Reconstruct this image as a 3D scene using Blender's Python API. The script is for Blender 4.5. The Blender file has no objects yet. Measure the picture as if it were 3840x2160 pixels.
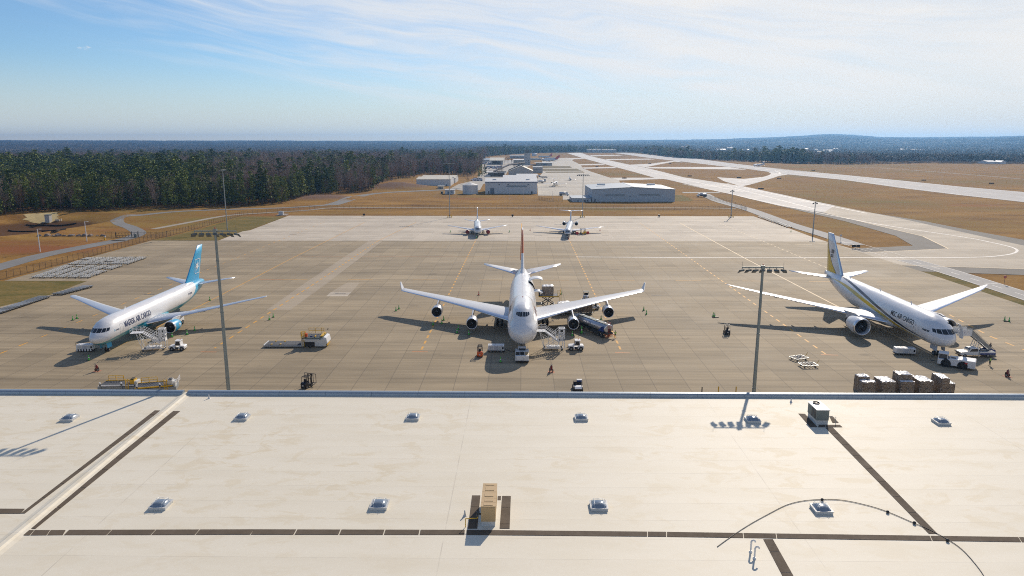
import bpy, bmesh, math, random
import numpy as np
from mathutils import Vector, Matrix, Quaternion
R = math.radians
S = bpy.context.scene
COL = S.collection
random.seed(7); RNG = np.random.default_rng(7)

# ---------------------------------------------------------------- camera
F = 2680.0; CH = 44.0; PITCH = math.atan((1080-524)/F); YAW = R(0.75)   # pixels are those of the 3840 px wide photograph
cam = bpy.data.cameras.new('camera'); camo = bpy.data.objects.new('camera', cam); COL.objects.link(camo)
cam.sensor_width = 36; cam.lens = 36*F/3840; cam.clip_start = 0.5; cam.clip_end = 60000
camo.location = (0, 0, CH); camo.rotation_euler = (R(90)-PITCH, 0, YAW)
S.camera = camo
# ---------------------------------------------------------------- sun, sky, exposure
SUN_EL = R(32.0); SUN_AZ = R(22.0)
sunv = Vector((math.sin(SUN_AZ)*math.cos(SUN_EL), math.cos(SUN_AZ)*math.cos(SUN_EL), math.sin(SUN_EL)))
sl = bpy.data.lights.new('sun', 'SUN'); sl.energy = 4.4; sl.angle = R(0.5); sl.color = (1.0, .88, .73)
so = bpy.data.objects.new('sun', sl); COL.objects.link(so); so.rotation_euler = (-sunv).to_track_quat('-Z', 'Y').to_euler(); so.location = (0, 0, 300)
W = bpy.data.worlds.new('World'); S.world = W; W.use_nodes = True
S.view_settings.view_transform = 'Standard'; S.view_settings.look = 'None'; S.view_settings.exposure = -0.05; S.view_settings.gamma = 1
try: S.view_settings.use_curve_mapping = False
except Exception: pass
S.render.engine = 'CYCLES'
S.cycles.use_denoising = False; S.cycles.pixel_filter_type = 'BLACKMAN_HARRIS'; S.cycles.filter_width = 1.05
S.cycles.max_bounces = 6; S.cycles.diffuse_bounces = 2; S.cycles.glossy_bounces = 2; S.cycles.transmission_bounces = 4; S.cycles.volume_bounces = 0
S.cycles.caustics_reflective = False; S.cycles.caustics_refractive = False
S.cycles.sample_clamp_indirect = 4

class NT:
    """tiny node-tree helper"""
    def __init__(s, t): s.t = t; s.n = t.nodes; s.l = t.links
    def new(s, ty, **k):
        n = s.n.new(ty)
        for a, b in k.items(): setattr(n, a, b)
        return n
    def put(s, sock, v):
        if hasattr(v, 'is_output'): s.l.new(v, sock)
        elif v is not None: sock.default_value = v
    def m(s, op, a, b=None, c=None, clamp=False):
        n = s.n.new('ShaderNodeMath'); n.operation = op; n.use_clamp = clamp
        for i, v in enumerate((a, b, c)): s.put(n.inputs[i], v)
        return n.outputs[0]
    def vm(s, op, a, b=None):
        n = s.n.new('ShaderNodeVectorMath'); n.operation = op
        s.put(n.inputs[0], a)
        if b is not None: s.put(n.inputs[1], b)
        return n.outputs[0]
    def mix(s, f, a, b, blend='MIX'):
        n = s.n.new('ShaderNodeMix'); n.data_type = 'RGBA'; n.blend_type = blend
        s.put(n.inputs[0], f)
        for i, v in ((6, a), (7, b)):
            if isinstance(v, tuple) and len(v) == 3: v = v+(1,)
            s.put(n.inputs[i], v)
        return n.outputs[2]
    def noise(s, vec, scale, detail=3, rough=.55, dim='3D', w=None, dist=0):
        n = s.n.new('ShaderNodeTexNoise'); n.noise_dimensions = dim
        if vec is not None: s.put(n.inputs['Vector'], vec)
        n.inputs['Scale'].default_value = scale; n.inputs['Detail'].default_value = detail; n.inputs['Roughness'].default_value = rough
        n.inputs['Distortion'].default_value = dist
        return n.outputs[0]
    def ramp(s, f, stops, interp='LINEAR'):
        n = s.n.new('ShaderNodeValToRGB'); n.color_ramp.interpolation = interp
        e = n.color_ramp.elements
        while len(e) < len(stops): e.new(.5)
        for i, (p, c) in enumerate(stops):
            e[i].position = p; e[i].color = (c, c, c, 1) if not isinstance(c, tuple) else (c+(1,))[:4]
        s.put(n.inputs[0], f); return n.outputs[0]
    def maprange(s, v, a, b, c=0., d=1., smooth=False):
        n = s.n.new('ShaderNodeMapRange'); n.interpolation_type = 'SMOOTHSTEP' if smooth else 'LINEAR'
        s.put(n.inputs[0], v)
        for i, x in enumerate((a, b, c, d)): s.put(n.inputs[i+1], x)
        return n.outputs[0]
    def sep(s, v):
        n = s.n.new('ShaderNodeSeparateXYZ'); s.put(n.inputs[0], v); return n.outputs
    def comb(s, x, y, z=0.):
        n = s.n.new('ShaderNodeCombineXYZ')
        for i, v in enumerate((x, y, z)): s.put(n.inputs[i], v)
        return n.outputs[0]

def world_sky():
    k = NT(W.node_tree); k.n.clear()
    out = k.new('ShaderNodeOutputWorld'); bg = k.new('ShaderNodeBackground'); k.l.new(bg.outputs[0], out.inputs[0])
    sky = k.new('ShaderNodeTexSky', sky_type='NISHITA', sun_disc=False)
    sky.sun_elevation = SUN_EL; sky.sun_rotation = SUN_AZ; sky.air_density = 1.0; sky.dust_density = 0.2; sky.ozone_density = 4.0; sky.altitude = 300
    geo = k.new('ShaderNodeTexCoord').outputs['Generated']
    d = k.sep(geo); x, y, z = d[0], d[1], d[2]
    az = k.m('ARCTAN2', x, y); el = k.m('ARCSINE', z)
    # cirrus: streaks that sink slowly towards the right; u along, v across
    u = k.m('ADD', az, k.m('MULTIPLY', el, 1.2)); v = k.m('ADD', el, k.m('MULTIPLY', az, .13))
    wob = k.noise(k.comb(k.m('MULTIPLY', u, 2.0), k.m('MULTIPLY', v, 6.0), 1.7), 1.6, 3, .5)
    vv = k.m('ADD', v, k.m('MULTIPLY', k.m('SUBTRACT', wob, .5), .09))
    n1 = k.noise(k.comb(k.m('MULTIPLY', u, 2.2), k.m('MULTIPLY', vv, 26.0), .3), 1.0, 6, .62)
    n2 = k.noise(k.comb(k.m('MULTIPLY', u, 5.0), k.m('MULTIPLY', vv, 60.0), 4.3), 1.0, 5, .6)
    n3 = k.noise(k.comb(k.m('MULTIPLY', az, 3.0), k.m('MULTIPLY', el, 9.0), 9.1), 1.0, 3, .5)
    st = k.m('ADD', k.m('MULTIPLY', n1, .62), k.m('MULTIPLY', n2, .38))
    # cover grows to the right and upward
    edge = k.m('SUBTRACT', k.m('ADD', k.m('MULTIPLY', el, 3.3), k.m('MULTIPLY', az, .95)), .05)
    cov = k.maprange(edge, -.35, .62, 0, 1, True)
    # one long veil from the upper left down to the right
    ve = k.m('ABSOLUTE', k.m('SUBTRACT', k.m('ADD', el, k.m('MULTIPLY', az, .105)), .104))
    veil = k.m('MULTIPLY', k.maprange(ve, .0, .03, 1, 0, True), k.maprange(az, -.58, -.05, .42, .8, True))
    c = k.m('MAXIMUM', cov, veil)
    cl = k.m('MULTIPLY', k.maprange(k.m('ADD', st, k.m('MULTIPLY', c, .29)), .48, .84, 0, 1, True), k.maprange(c, 0, .25, 0, 1, True))
    cl = k.m('MULTIPLY', cl, k.maprange(n3, .2, .6, .65, 1.0, True))
    fade = k.maprange(el, .004, .075, 0., 1., True)
    cl = k.m('MULTIPLY', k.m('MULTIPLY', cl, fade), k.maprange(el, .24, .42, 1, .12, True))
    # old vapour trail, blown ragged, at the right
    tn = k.noise(k.comb(0., k.m('MULTIPLY', el, 26.), 0.), 1.0, 4, .6)
    ta = k.m('SUBTRACT', k.m('ADD', k.m('SUBTRACT', az, .487), k.m('MULTIPLY', k.m('SUBTRACT', el, .178), .14)), k.m('MULTIPLY', k.m('SUBTRACT', tn, .5), .035))
    tw = k.maprange(k.m('ABSOLUTE', ta), .0, .009, 1, 0, True)
    tr = k.m('MULTIPLY', k.m('MULTIPLY', tw, k.maprange(el, .07, .15, 0, .55, True)), k.maprange(n2, .3, .6, .3, 1))
    # a scrap of cloud low on the left
    sx = k.m('DIVIDE', k.m('ADD', az, .532), .0085); sy = k.m('DIVIDE', k.m('SUBTRACT', el, .104), .0028)
    scrap = k.m('MULTIPLY', k.maprange(k.m('ADD', k.m('MULTIPLY', sx, sx), k.m('MULTIPLY', sy, sy)), 0., 1.2, .9, 0., True), k.maprange(n2, .3, .5, .5, 1))
    cl = k.m('MAXIMUM', k.m('MAXIMUM', k.m('MULTIPLY', cl, k.maprange(n2, .25, .65, .72, 1.02, True)), k.m('MULTIPLY', scrap, k.maprange(k.noise(k.comb(k.m('MULTIPLY', az, 160.), k.m('MULTIPLY', el, 420.), 0.), 1., 4, .65), .42, .62, 0, .75, True))), k.m('MULTIPLY', tr, 1.6))
    sc = k.vm('MULTIPLY', sky.outputs[0], (.085, .099, .110))
    sc = k.mix(k.maprange(el, -.01, .11, .9, 0, True), sc, k.mix(k.maprange(az, -.6, .6, 0, 1, True), (.66, .70, .71), (.76, .745, .71)))
    glow = k.maprange(k.m('ADD', az, k.m('MULTIPLY', el, 1.5)), -.3, .8, 0, 1, True)
    ccol = k.mix(glow, (.80, .83, .87), (.94, .91, .875))
    sc = k.mix(k.m('MULTIPLY', k.m('MULTIPLY', glow, .75), k.maprange(el, .2, .36, 1, 0, True)), sc, (.74, .76, .77)); sc = k.mix(k.maprange(el, .0, .013, .8, 0, True), sc, (.86, .77, .58))
    k.l.new(k.mix(k.m('MULTIPLY', cl, .93), sc, ccol), bg.inputs[0]); bg.inputs[1].default_value = 1.0
world_sky()

# ---------------------------------------------------------------- photogrammetry helpers: pixel of the photograph -> point of the place
_cy, _sy, _cp, _sp = math.cos(YAW), math.sin(YAW), math.cos(PITCH), math.sin(PITCH)
_fw = Vector((-_sy*_cp, _cy*_cp, -_sp)); _rt = Vector((_cy, _sy, 0)); _up = _rt.cross(_fw)
def ray(px, py): return _fw + _rt*((px-1920)/F) - _up*((py-1080)/F)
def g(px, py, z=0.0):
    d = ray(px, py); t = (z-CH)/d.z
    return Vector((d.x*t, d.y*t, z))
def gy(px, py, Y):
    d = ray(px, py); t = Y/d.y
    return Vector((d.x*t, Y, CH+d.z*t))
def crop(ox, oy, sc):
    return lambda pts: [(ox+x/sc, oy+y/sc) for x, y in pts]
C1 = crop(0, 500, 2.576); C2 = crop(900, 500, 2.576); C3 = crop(1800, 500, 2.576); C4 = crop(2740, 500, 2.3418)

# ---------------------------------------------------------------- materials
MATS = {}
def bsdf(name):
    m = bpy.data.materials.new(name); m.use_nodes = True
    k = NT(m.node_tree); b = k.n['Principled BSDF']
    return m, k, b
def M(name, col=None, rough=.55, metal=0., var=.12, scale=1.2, bump=0., spec=None, coat=0., alpha=None, stretch=(1, 1, 1)):
    """plain procedural paint/metal/rubber with a little grime"""
    if name in MATS: return MATS[name]
    m, k, b = bsdf(name)
    tc = k.new('ShaderNodeTexCoord').outputs['Object']
    v = k.vm('MULTIPLY', tc, stretch)
    n = k.noise(v, scale, 5, .6)
    n2 = k.noise(v, scale*7.3, 3, .6)
    t = k.m('ADD', k.m('MULTIPLY', n, .65), k.m('MULTIPLY', n2, .35))
    f = k.maprange(t, .3, .7, 1-var, 1+var*.6)
    c = k.vm('MULTIPLY', k.comb(f, f, f), tuple(col))
    k.l.new(c, b.inputs['Base Color'])
    k.put(b.inputs['Roughness'], k.maprange(t, .3, .7, min(1, rough+.12), max(.03, rough-.06)))
    b.inputs['Metallic'].default_value = metal
    if spec is not None: b.inputs['Specular IOR Level'].default_value = spec
    if coat: b.inputs['Coat Weight'].default_value = coat; b.inputs['Coat Roughness'].default_value = .08
    if bump:
        bp = k.new('ShaderNodeBump'); bp.inputs['Strength'].default_value = bump; bp.inputs['Distance'].default_value = .05
        k.l.new(n2, bp.inputs['Height']); k.l.new(bp.outputs[0], b.inputs['Normal'])
    if alpha is not None: b.inputs['Alpha'].default_value = alpha
    MATS[name] = m; return m
def paints():
    M('white_paint', (.80, .80, .79), .35, var=.10); M('dirty_white', (.66, .66, .63), .5, var=.22)
    M('dark_rubber', (.018, .018, .019), .75, var=.3); M('black_paint', (.02, .02, .022), .45)
    M('grey_steel', (.35, .36, .37), .42, .7, var=.2); M('galvanised', (.34, .36, .37), .5, .6, var=.22); M('dark_steel', (.07, .075, .08), .5, .5)
    M('yellow_paint', (.72, .42, .02), .45, var=.2); M('orange_paint', (.75, .13, .02), .4, var=.15); M('red_paint', (.5, .03, .03), .4)
    M('blue_paint', (.02, .05, .22), .4); M('green_plastic', (.08, .52, .05), .5); M('cone_orange', (.8, .12, .04), .5)
    M('black_glass', (.012, .015, .02), .08, spec=.8); M('window_glass', (.05, .07, .09), .06, spec=.8)
    M('hi_vis', (.42, .75, .03), .7); M('navy_cloth', (.015, .02, .035), .85); M('skin', (.45, .26, .18), .6); M('dark_cloth', (.03, .03, .035), .9)
    M('bare_metal', (.62, .63, .65), .26, .95, var=.08); M('lamp_lens', (.55, .56, .58), .2); M('cardboard', (.33, .2, .1), .8, var=.25)
    M('roller_deck', (.055, .065, .085), .6, .0, var=.4, scale=3); M('silver_tank', (.55, .57, .6), .3, .75, var=.12)
    M('tan_metal', (.52, .36, .18), .55, var=.12); M('hvac_grey', (.16, .19, .18), .55, var=.15); M('galv_bright', (.62, .66, .7), .4, .6)
    M('amber_lamp', (.75, .2, .02), .3); M('wood', (.3, .19, .09), .8)
paints()

# ---------------------------------------------------------------- mesh builder
class MB:
    def __init__(s): s.v = []; s.f = []; s.m = []; s.sm = []; s.T = Matrix()
    def add(s, vs, fs, m=0, sm=False):
        o = len(s.v); T = s.T
        s.v += [tuple(T @ Vector(p)) for p in vs]
        for f in fs: s.f.append([i+o for i in f]); s.m.append(m); s.sm.append(sm)
    def box(s, c, d, m=0, rz=0., ry=0., rx=0.):
        x, y, z = d[0]/2, d[1]/2, d[2]/2
        vs = [Vector(p) for p in ((-x,-y,-z),(x,-y,-z),(x,y,-z),(-x,y,-z),(-x,-y,z),(x,-y,z),(x,y,z),(-x,y,z))]
        if rz or ry or rx:
            q = Matrix.Rotation(rz, 3, 'Z') @ Matrix.Rotation(ry, 3, 'Y') @ Matrix.Rotation(rx, 3, 'X'); vs = [q @ p for p in vs]
        s.add([p+Vector(c) for p in vs], [(0,3,2,1),(4,5,6,7),(0,1,5,4),(1,2,6,5),(2,3,7,6),(3,0,4,7)], m)
    def bar(s, a, b, w=.05, h=None, m=0):
        """rectangular bar from a to b"""
        a = Vector(a); b = Vector(b); d = b-a; L = d.length
        if L < 1e-6: return
        q = d.to_track_quat('Y', 'Z').to_matrix(); h = h or w
        x, z = w/2, h/2
        vs = [a+q @ Vector(p) for p in ((-x,0,-z),(x,0,-z),(x,L,-z),(-x,L,-z),(-x,0,z),(x,0,z),(x,L,z),(-x,L,z))]
        s.add(vs, [(0,3,2,1),(4,5,6,7),(0,1,5,4),(1,2,6,5),(2,3,7,6),(3,0,4,7)], m)
    def cyl(s, a, b, r0, r1=None, n=12, m=0, caps=True, sm=True):
        a = Vector(a); b = Vector(b); d = (b-a); r1 = r0 if r1 is None else r1
        q = d.to_track_quat('Z', 'Y').to_matrix()
        vs = []
        for p, r in ((a, r0), (b, r1)):
            for i in range(n):
                t = 2*math.pi*i/n; vs.append(p+q @ Vector((r*math.cos(t), r*math.sin(t), 0)))
        s.add(vs, [(i, (i+1) % n, n+(i+1) % n, n+i) for i in range(n)], m, sm)
        if caps: s.add(vs, [tuple(range(n-1, -1, -1)), tuple(range(n, 2*n))], m)
    def tube(s, pts, r, n=8, m=0):
        for i in range(len(pts)-1): s.cyl(pts[i], pts[i+1], r, n=n, m=m)
    def lathe(s, prof, o=(0,0,0), axis='Z', n=24, m=0, ms=None):
        """prof: (radius, position along axis)"""
        o = Vector(o); vs = []
        for r, t in prof:
            for i in range(n):
                a = 2*math.pi*i/n; c, q = r*math.cos(a), r*math.sin(a)
                vs.append(o+Vector({'Z': (c, q, t), 'Y': (c, t, q), 'X': (t, c, q)}[axis]))
        for j in range(len(prof)-1):
            fs = [(j*n+i, j*n+(i+1) % n, (j+1)*n+(i+1) % n, (j+1)*n+i) for i in range(n)]
            if axis == 'Y': fs = [f[::-1] for f in fs]
            s.add([], [], 0); 
            o0 = len(s.v) if j == 0 else o0
            if j == 0: s.v += [tuple(s.T @ p) for p in vs]
            for f in fs: s.f.append([i+o0 for i in f]); s.m.append(ms[j] if ms else m); s.sm.append(True)
    def prism(s, poly, x0, x1, plane='YZ', m=0):
        """polygon (a,b) in a plane, pulled along the third axis from x0 to x1"""
        n = len(poly)
        def P(a, b, c): return {'YZ': (c, a, b), 'XZ': (a, c, b), 'XY': (a, b, c)}[plane]
        vs = [P(a, b, x0) for a, b in poly]+[P(a, b, x1) for a, b in poly]
        s.add(vs, [tuple(range(n)), tuple(range(2*n-1, n-1, -1))]+[(i, n+i, n+(i+1) % n, (i+1) % n) for i in range(n)], m)
    def quad(s, a, b, c, d, m=0): s.add([a, b, c, d], [(0,1,2,3)], m)
    def wheel(s, c, r=.35, w=.22, ax='X', n=16, m=0, mr=1):
        c = Vector(c); u = {'X': Vector((1,0,0)), 'Y': Vector((0,1,0))}[ax]
        s.lathe([(r*.55,-w/2),(r*.86,-w/2),(r,-w*.3),(r,w*.3),(r*.86,w/2),(r*.55,w/2)], c, ax, n, m)
        for sg in (-1, 1): s.cyl(c+u*(sg*w*.36), c+u*(sg*w*.42), r*.56, n=n, m=mr)
    def build(s, name, mats, parent=None, loc=None, bevel=0., rz=None, smooth_angle=None, recalc=True):
        me = bpy.data.meshes.new(name)
        me.from_pydata(s.v, [], s.f)
        if not isinstance(mats, (list, tuple)): mats = [mats]
        for q in mats: me.materials.append(MATS[q] if isinstance(q, str) else q)
        me.polygons.foreach_set('material_index', [min(i, len(mats)-1) for i in s.m]); me.polygons.foreach_set('use_smooth', s.sm)
        if bevel or recalc:
            bm = bmesh.new(); bm.from_mesh(me)
            if recalc: bmesh.ops.recalc_face_normals(bm, faces=bm.faces)
            if bevel:
                es = [e for e in bm.edges if len(e.link_faces) == 2 and e.calc_face_angle(0) > .5]
                bmesh.ops.bevel(bm, geom=es, offset=bevel, segments=2, affect='EDGES', profile=.6, clamp_overlap=True)
            bm.to_mesh(me); bm.free()
        o = bpy.data.objects.new(name, me); COL.objects.link(o)
        if parent: o.parent = parent
        if loc is not None: o.location = loc
        if rz is not None: o.rotation_euler.z = rz
        return o
def mesh_np(name, v, f, mat, parent=None, smooth=False):
    me = bpy.data.meshes.new(name); v = np.asarray(v, np.float32); f = np.asarray(f, np.int32)
    n = f.shape[1]
    me.vertices.add(len(v)); me.vertices.foreach_set('co', v.ravel())
    me.loops.add(f.size); me.loops.foreach_set('vertex_index', f.ravel())
    me.polygons.add(len(f)); me.polygons.foreach_set('loop_start', np.arange(0, f.size, n, dtype=np.int32))
    try: me.polygons.foreach_set('loop_total', np.full(len(f), n, np.int32))
    except Exception: pass
    me.update(calc_edges=True); me.validate()
    if mat: me.materials.append(mat)
    me.polygons.foreach_set('use_smooth', [smooth]*len(me.polygons))
    o = bpy.data.objects.new(name, me); COL.objects.link(o)
    if parent: o.parent = parent
    return o
def thing(name, label, cat, loc=(0,0,0), rz=0., group=None):
    o = bpy.data.objects.new(name, None); COL.objects.link(o); o.empty_display_size = .5
    o.location = loc; o.rotation_euler = (0, 0, rz); return tag(o, label, cat, group)
def tag(o, label, cat, group=None):
    o['label'] = label; o['category'] = cat
    if group: o['group'] = group
    return o
def struct(o, kind='structure'): o['kind'] = kind; return o
def kids(root):
    return KIDS.setdefault(root.name, [(c, [d for d in COL.objects if d.parent == c]) for c in COL.objects if c.parent == root])
KIDS = {}
def dup(root, loc, rz=0., label=None, group=None, cat=None, scale=None):
    r = root.copy(); COL.objects.link(r); r.location = loc; r.rotation_euler = (0, 0, rz)
    if label: r['label'] = label
    if group: r['group'] = group
    if scale: r.scale = (scale,)*3
    for c, gs in kids(root):
        k = c.copy(); COL.objects.link(k); k.parent = r
        for d in gs:
            e = d.copy(); COL.objects.link(e); e.parent = k
    return r
def text_mesh(txt, size=1., bold=0.02, shear=0.):
    cu = bpy.data.curves.new('lettering', 'FONT'); cu.body = txt; cu.size = size; cu.offset = bold; cu.shear = shear; cu.align_x = 'LEFT'; cu.resolution_u = 3
    o = bpy.data.objects.new('lettering', cu); COL.objects.link(o); bpy.context.view_layer.update()
    me = bpy.data.meshes.new_from_object(o.evaluated_get(bpy.context.evaluated_depsgraph_get()))
    COL.objects.unlink(o); bpy.data.objects.remove(o); bpy.data.curves.remove(cu)
    return me
# ================================================================ setting: terrain, pavements, markings
def smooth(a, b, x): t = np.clip((x-a)/(b-a), 0, 1); return t*t*(3-2*t)
_ph = RNG.uniform(0, 6.28, 40)
def wave(x, y, s, k0=0):
    r = 0
    for i in range(5):
        a = .7+i*1.3+k0; r = r+np.sin((x*math.cos(a)+y*math.sin(a))/s*(1+.37*i)+_ph[(i+k0) % 40])/(1+.5*i)
    return r/2.6
BAS = Vector((-265, 372, 0)); BAS2 = g(1490, 705); BAS3 = g(1212, 745)
HZ = [(-45, 27), (-35.6, 24), (-17, 16), (0, 12), (8, 19), (16, 38), (19.5, 56), (21.5, 78), (22.6, 93), (24, 84), (26, 60), (30, 50), (33, 58), (35.6, 78), (45, 70)]
def height(x, y):
    x = np.asarray(x, float); y = np.asarray(y, float)
    h = np.full(np.broadcast(x, y).shape, -.12)
    u = (x-BAS.x)/40; v = (y-BAS.y)/55
    r = (np.abs(u)**2.6+np.abs(v)**2.6)**(1/2.6)+.05*wave(x, y, 14)
    h = h-5.2*(1-smooth(.48, 1.0, r))+.9*np.exp(-((r-1.06)/.09)**2)
    for c, rx, ry, hh in ((BAS2, 26, 30, 6.), (BAS3, 20, 26, 3.2)):
        d = ((x-c.x)/rx)**2+((y-c.y)/ry)**2
        h = h+hh*np.exp(-d*1.2)*(1+.12*wave(x, y, 5, 3))
    rr = np.hypot(x, y); az = np.degrees(np.arctan2(x, np.maximum(y, 1e-3)))
    prof = np.interp(az, [a for a, _ in HZ], [b for _, b in HZ])
    hill = prof*smooth(3800, 9300, rr)*(1-.25*smooth(9800, 12500, rr))
    side = 1-smooth(-7, -2.5, az)*(1-smooth(11, 16, az)); h = h-11*side*smooth(1450, 2500, rr)*(1-smooth(4200, 6500, rr))
    h = h+hill+smooth(2600, 5000, rr)*(11.*wave(x, y, 420, 7)*(.5+.5*smooth(5, 25, az))+3.5*wave(x, y, 130, 11))-smooth(2300, 3600, rr)*3
    return h
def gt(px, py, off=0.):
    a, c = g(px, py, 9.), g(px, py, -9.); t = np.linspace(0, 1, 700)
    X, Y, Z = a.x+(c.x-a.x)*t, a.y+(c.y-a.y)*t, 9-18*t; d = Z-height(X, Y); i = int(np.argmax(d <= 0)); i = max(i, 1)
    u = d[i-1]/(d[i-1]-d[i]+1e-9); q = t[i-1]+(t[i]-t[i-1])*u; p = a.lerp(c, float(q)); p.z = float(height(p.x, p.y))+off; return p

def ground():
    def ax(segs):
        o = []
        for a, b, s in segs: o += list(np.arange(a, b, s))
        return np.array(o+[segs[-1][1]], float)
    xs = ax([(-9500, -3000, 180), (-3000, -400, 40), (-400, -330, 12), (-330, -170, 2.6), (-170, -110, 12), (-110, 10, 5), (10, 600, 30), (600, 3000, 60), (3000, 9500, 180)])
    ys = ax([(-500, 250, 40), (250, 450, 2.6), (450, 560, 10), (560, 700, 5), (700, 1200, 40), (1200, 4000, 70), (4000, 10500, 130)])
    X, Y = np.meshgrid(xs, ys); Z = height(X, Y)
    nx, ny = len(xs), len(ys)
    i = np.arange(nx*ny).reshape(ny, nx)
    f = np.stack([i[:-1, :-1], i[:-1, 1:], i[1:, 1:], i[1:, :-1]], -1).reshape(-1, 4)
    m, k, b = bsdf('winter_grass')
    p = k.new('ShaderNodeNewGeometry').outputs['Position']; s = k.sep(p)
    big = k.noise(p, .006, 4, .55); mid = k.noise(k.vm('MULTIPLY', p, (.5, 1.2, 1)), .05, 5, .62); fine = k.noise(k.vm('MULTIPLY', p, (1, 1.6, 1)), .55, 4, .65)
    clay = k.noise(k.vm('MULTIPLY', p, (.35, 1.3, 1)), .022, 4, .6)
    t = k.m('ADD', k.m('MULTIPLY', mid, .6), k.m('MULTIPLY', fine, .4))
    c = k.mix(k.maprange(t, .34, .66), (.15, .072, .017), (.41, .225, .055))
    c = k.mix(k.m('MULTIPLY', k.maprange(big, .5, .66, 0, 1), k.maprange(mid, .4, .62, .1, .8)), c, (.135, .125, .03))
    c = k.mix(k.maprange(clay, .60, .70, 0, .75), c, (.26, .095, .035))
    wood = k.maprange(k.noise(p, .0016, 3, .5), .42, .58)
    dn = k.noise(p, .022, 5, .75); dn2 = k.noise(p, .0045, 4, .65)
    fcol = k.mix(wood, (.05, .06, .032), (.17, .125, .095))
    fcol = k.mix(k.maprange(dn, .35, .65, .0, .8), fcol, (.022, .026, .02))
    fcol = k.mix(k.maprange(dn2, .62, .68, 0, .5), fcol, (.19, .15, .085))
    far = k.maprange(k.vm('LENGTH', p) if False else k.m('SQRT', k.m('ADD', k.m('MULTIPLY', s[0], s[0]), k.m('MULTIPLY', s[1], s[1]))), 2350, 2700, 0, 1, True)
    cd = g(130, 922); ex_ = k.m('DIVIDE', k.m('SUBTRACT', s[0], cd.x), 42.); ey_ = k.m('DIVIDE', k.m('SUBTRACT', s[1], cd.y), 26.)
    cm = k.maprange(k.m('ADD', k.m('MULTIPLY', ex_, ex_), k.m('MULTIPLY', ey_, ey_)), .2, 1.1, 1, 0, True)
    c = k.mix(k.m('MULTIPLY', cm, k.maprange(clay, .40, .56, 0, .85)), c, (.24, .085, .03))
    c = k.mix(far, c, fcol)
    for q, rr in ((BAS2, 34), (BAS3, 26)):
        dx, dy = k.m('SUBTRACT', s[0], q.x), k.m('SUBTRACT', s[1], q.y); dd = k.m('SQRT', k.m('ADD', k.m('MULTIPLY', dx, dx), k.m('MULTIPLY', dy, dy)))
        c = k.mix(k.maprange(dd, rr*.5, rr*1.1, .9, 0, True), c, k.mix(t, (.10, .055, .04), (.24, .15, .11)))
    # bare brown soil on the basin floor
    bas = k.m('MULTIPLY', k.maprange(s[2], -3.4, -1.6, 1, 0, True), 1.0)
    c = k.mix(bas, c, k.mix(t, (.075, .036, .015), (.15, .075, .03)))
    k.l.new(c, b.inputs['Base Color']); b.inputs['Roughness'].default_value = .95; b.inputs['Specular IOR Level'].default_value = .1
    bp = k.new('ShaderNodeBump'); bp.inputs['Strength'].default_value = .5; bp.inputs['Distance'].default_value = .25
    k.l.new(fine, bp.inputs['Height']); k.l.new(bp.outputs[0], b.inputs['Normal'])
    struct(mesh_np('ground', np.stack([X, Y, Z], -1).reshape(-1, 3), f, m, smooth=True))
ground()

def concrete(name, a, b_, joint=6.1, tone=.10, streak=.14, stain=.25, jw=.012, crack=.5):
    m, k, b = bsdf(name); b.inputs['Specular IOR Level'].default_value = .5
    p = k.new('ShaderNodeNewGeometry').outputs['Position']; s = k.sep(p)
    cx = k.m('DIVIDE', s[0], joint); cy = k.m('DIVIDE', s[1], joint)
    cell = k.comb(k.m('FLOOR', cx), k.m('FLOOR', cy), 0.)
    wn = k.new('ShaderNodeTexWhiteNoise', noise_dimensions='3D'); k.put(wn.inputs[0], cell)
    row = k.new('ShaderNodeTexWhiteNoise', noise_dimensions='1D'); k.put(row.inputs['W'], k.m('FLOOR', cy))
    st = k.noise(k.vm('MULTIPLY', p, (.05, 1.1, 1)), .55, 6, .68)          # broom and tyre streaks along the rows
    st2 = k.noise(k.vm('MULTIPLY', p, (.2, 1.6, 1)), .16, 5, .6)
    cl = k.noise(p, .035, 5, .6); fine = k.noise(p, 2.5, 3, .6)
    f = k.m('ADD', k.m('ADD', 1.0, k.m('MULTIPLY', k.m('SUBTRACT', wn.outputs[0], .5), tone)), k.m('MULTIPLY', k.m('SUBTRACT', row.outputs[0], .5), tone*1.6))
    f = k.m('ADD', f, k.m('MULTIPLY', k.m('SUBTRACT', st, .5), streak*4.2))
    f = k.m('ADD', f, k.m('MULTIPLY', k.m('SUBTRACT', st2, .5), streak*2.6))
    f = k.m('ADD', f, k.m('MULTIPLY', k.m('SUBTRACT', fine, .5), .12))
    c = k.vm('MULTIPLY', k.mix(k.maprange(cl, .35, .65), a, b_), k.comb(f, f, f))
    # oil stains, mainly where aircraft stand
    oil = k.noise(k.vm('MULTIPLY', p, (.6, 1.0, 1)), .13, 4, .7)
    c = k.mix(k.maprange(oil, .645, .72, 0, stain), c, (.075, .06, .045))
    fx = k.m('ABSOLUTE', k.m('SUBTRACT', k.m('FRACT', cx), .5)); fy = k.m('ABSOLUTE', k.m('SUBTRACT', k.m('FRACT', cy), .5))
    j = k.m('MAXIMUM', k.m('GREATER_THAN', fx, .5-jw), k.m('GREATER_THAN', fy, .5-jw*.8))
    c = k.mix(k.m('MULTIPLY', j, crack), c, (.07, .06, .05))
    k.l.new(c, b.inputs['Base Color']); k.put(b.inputs['Roughness'], k.maprange(cl, .3, .7, .72, .86)); b.inputs['Specular IOR Level'].default_value = .25
    return m
CON_T = concrete('apron_concrete', (.305, .240, .152), (.385, .305, .197), streak=.26, stain=.5, crack=.42, tone=.15)
CON_P = concrete('newer_concrete', (.40, .325, .23), (.45, .37, .265), streak=.12, stain=.1, crack=.2)
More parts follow.
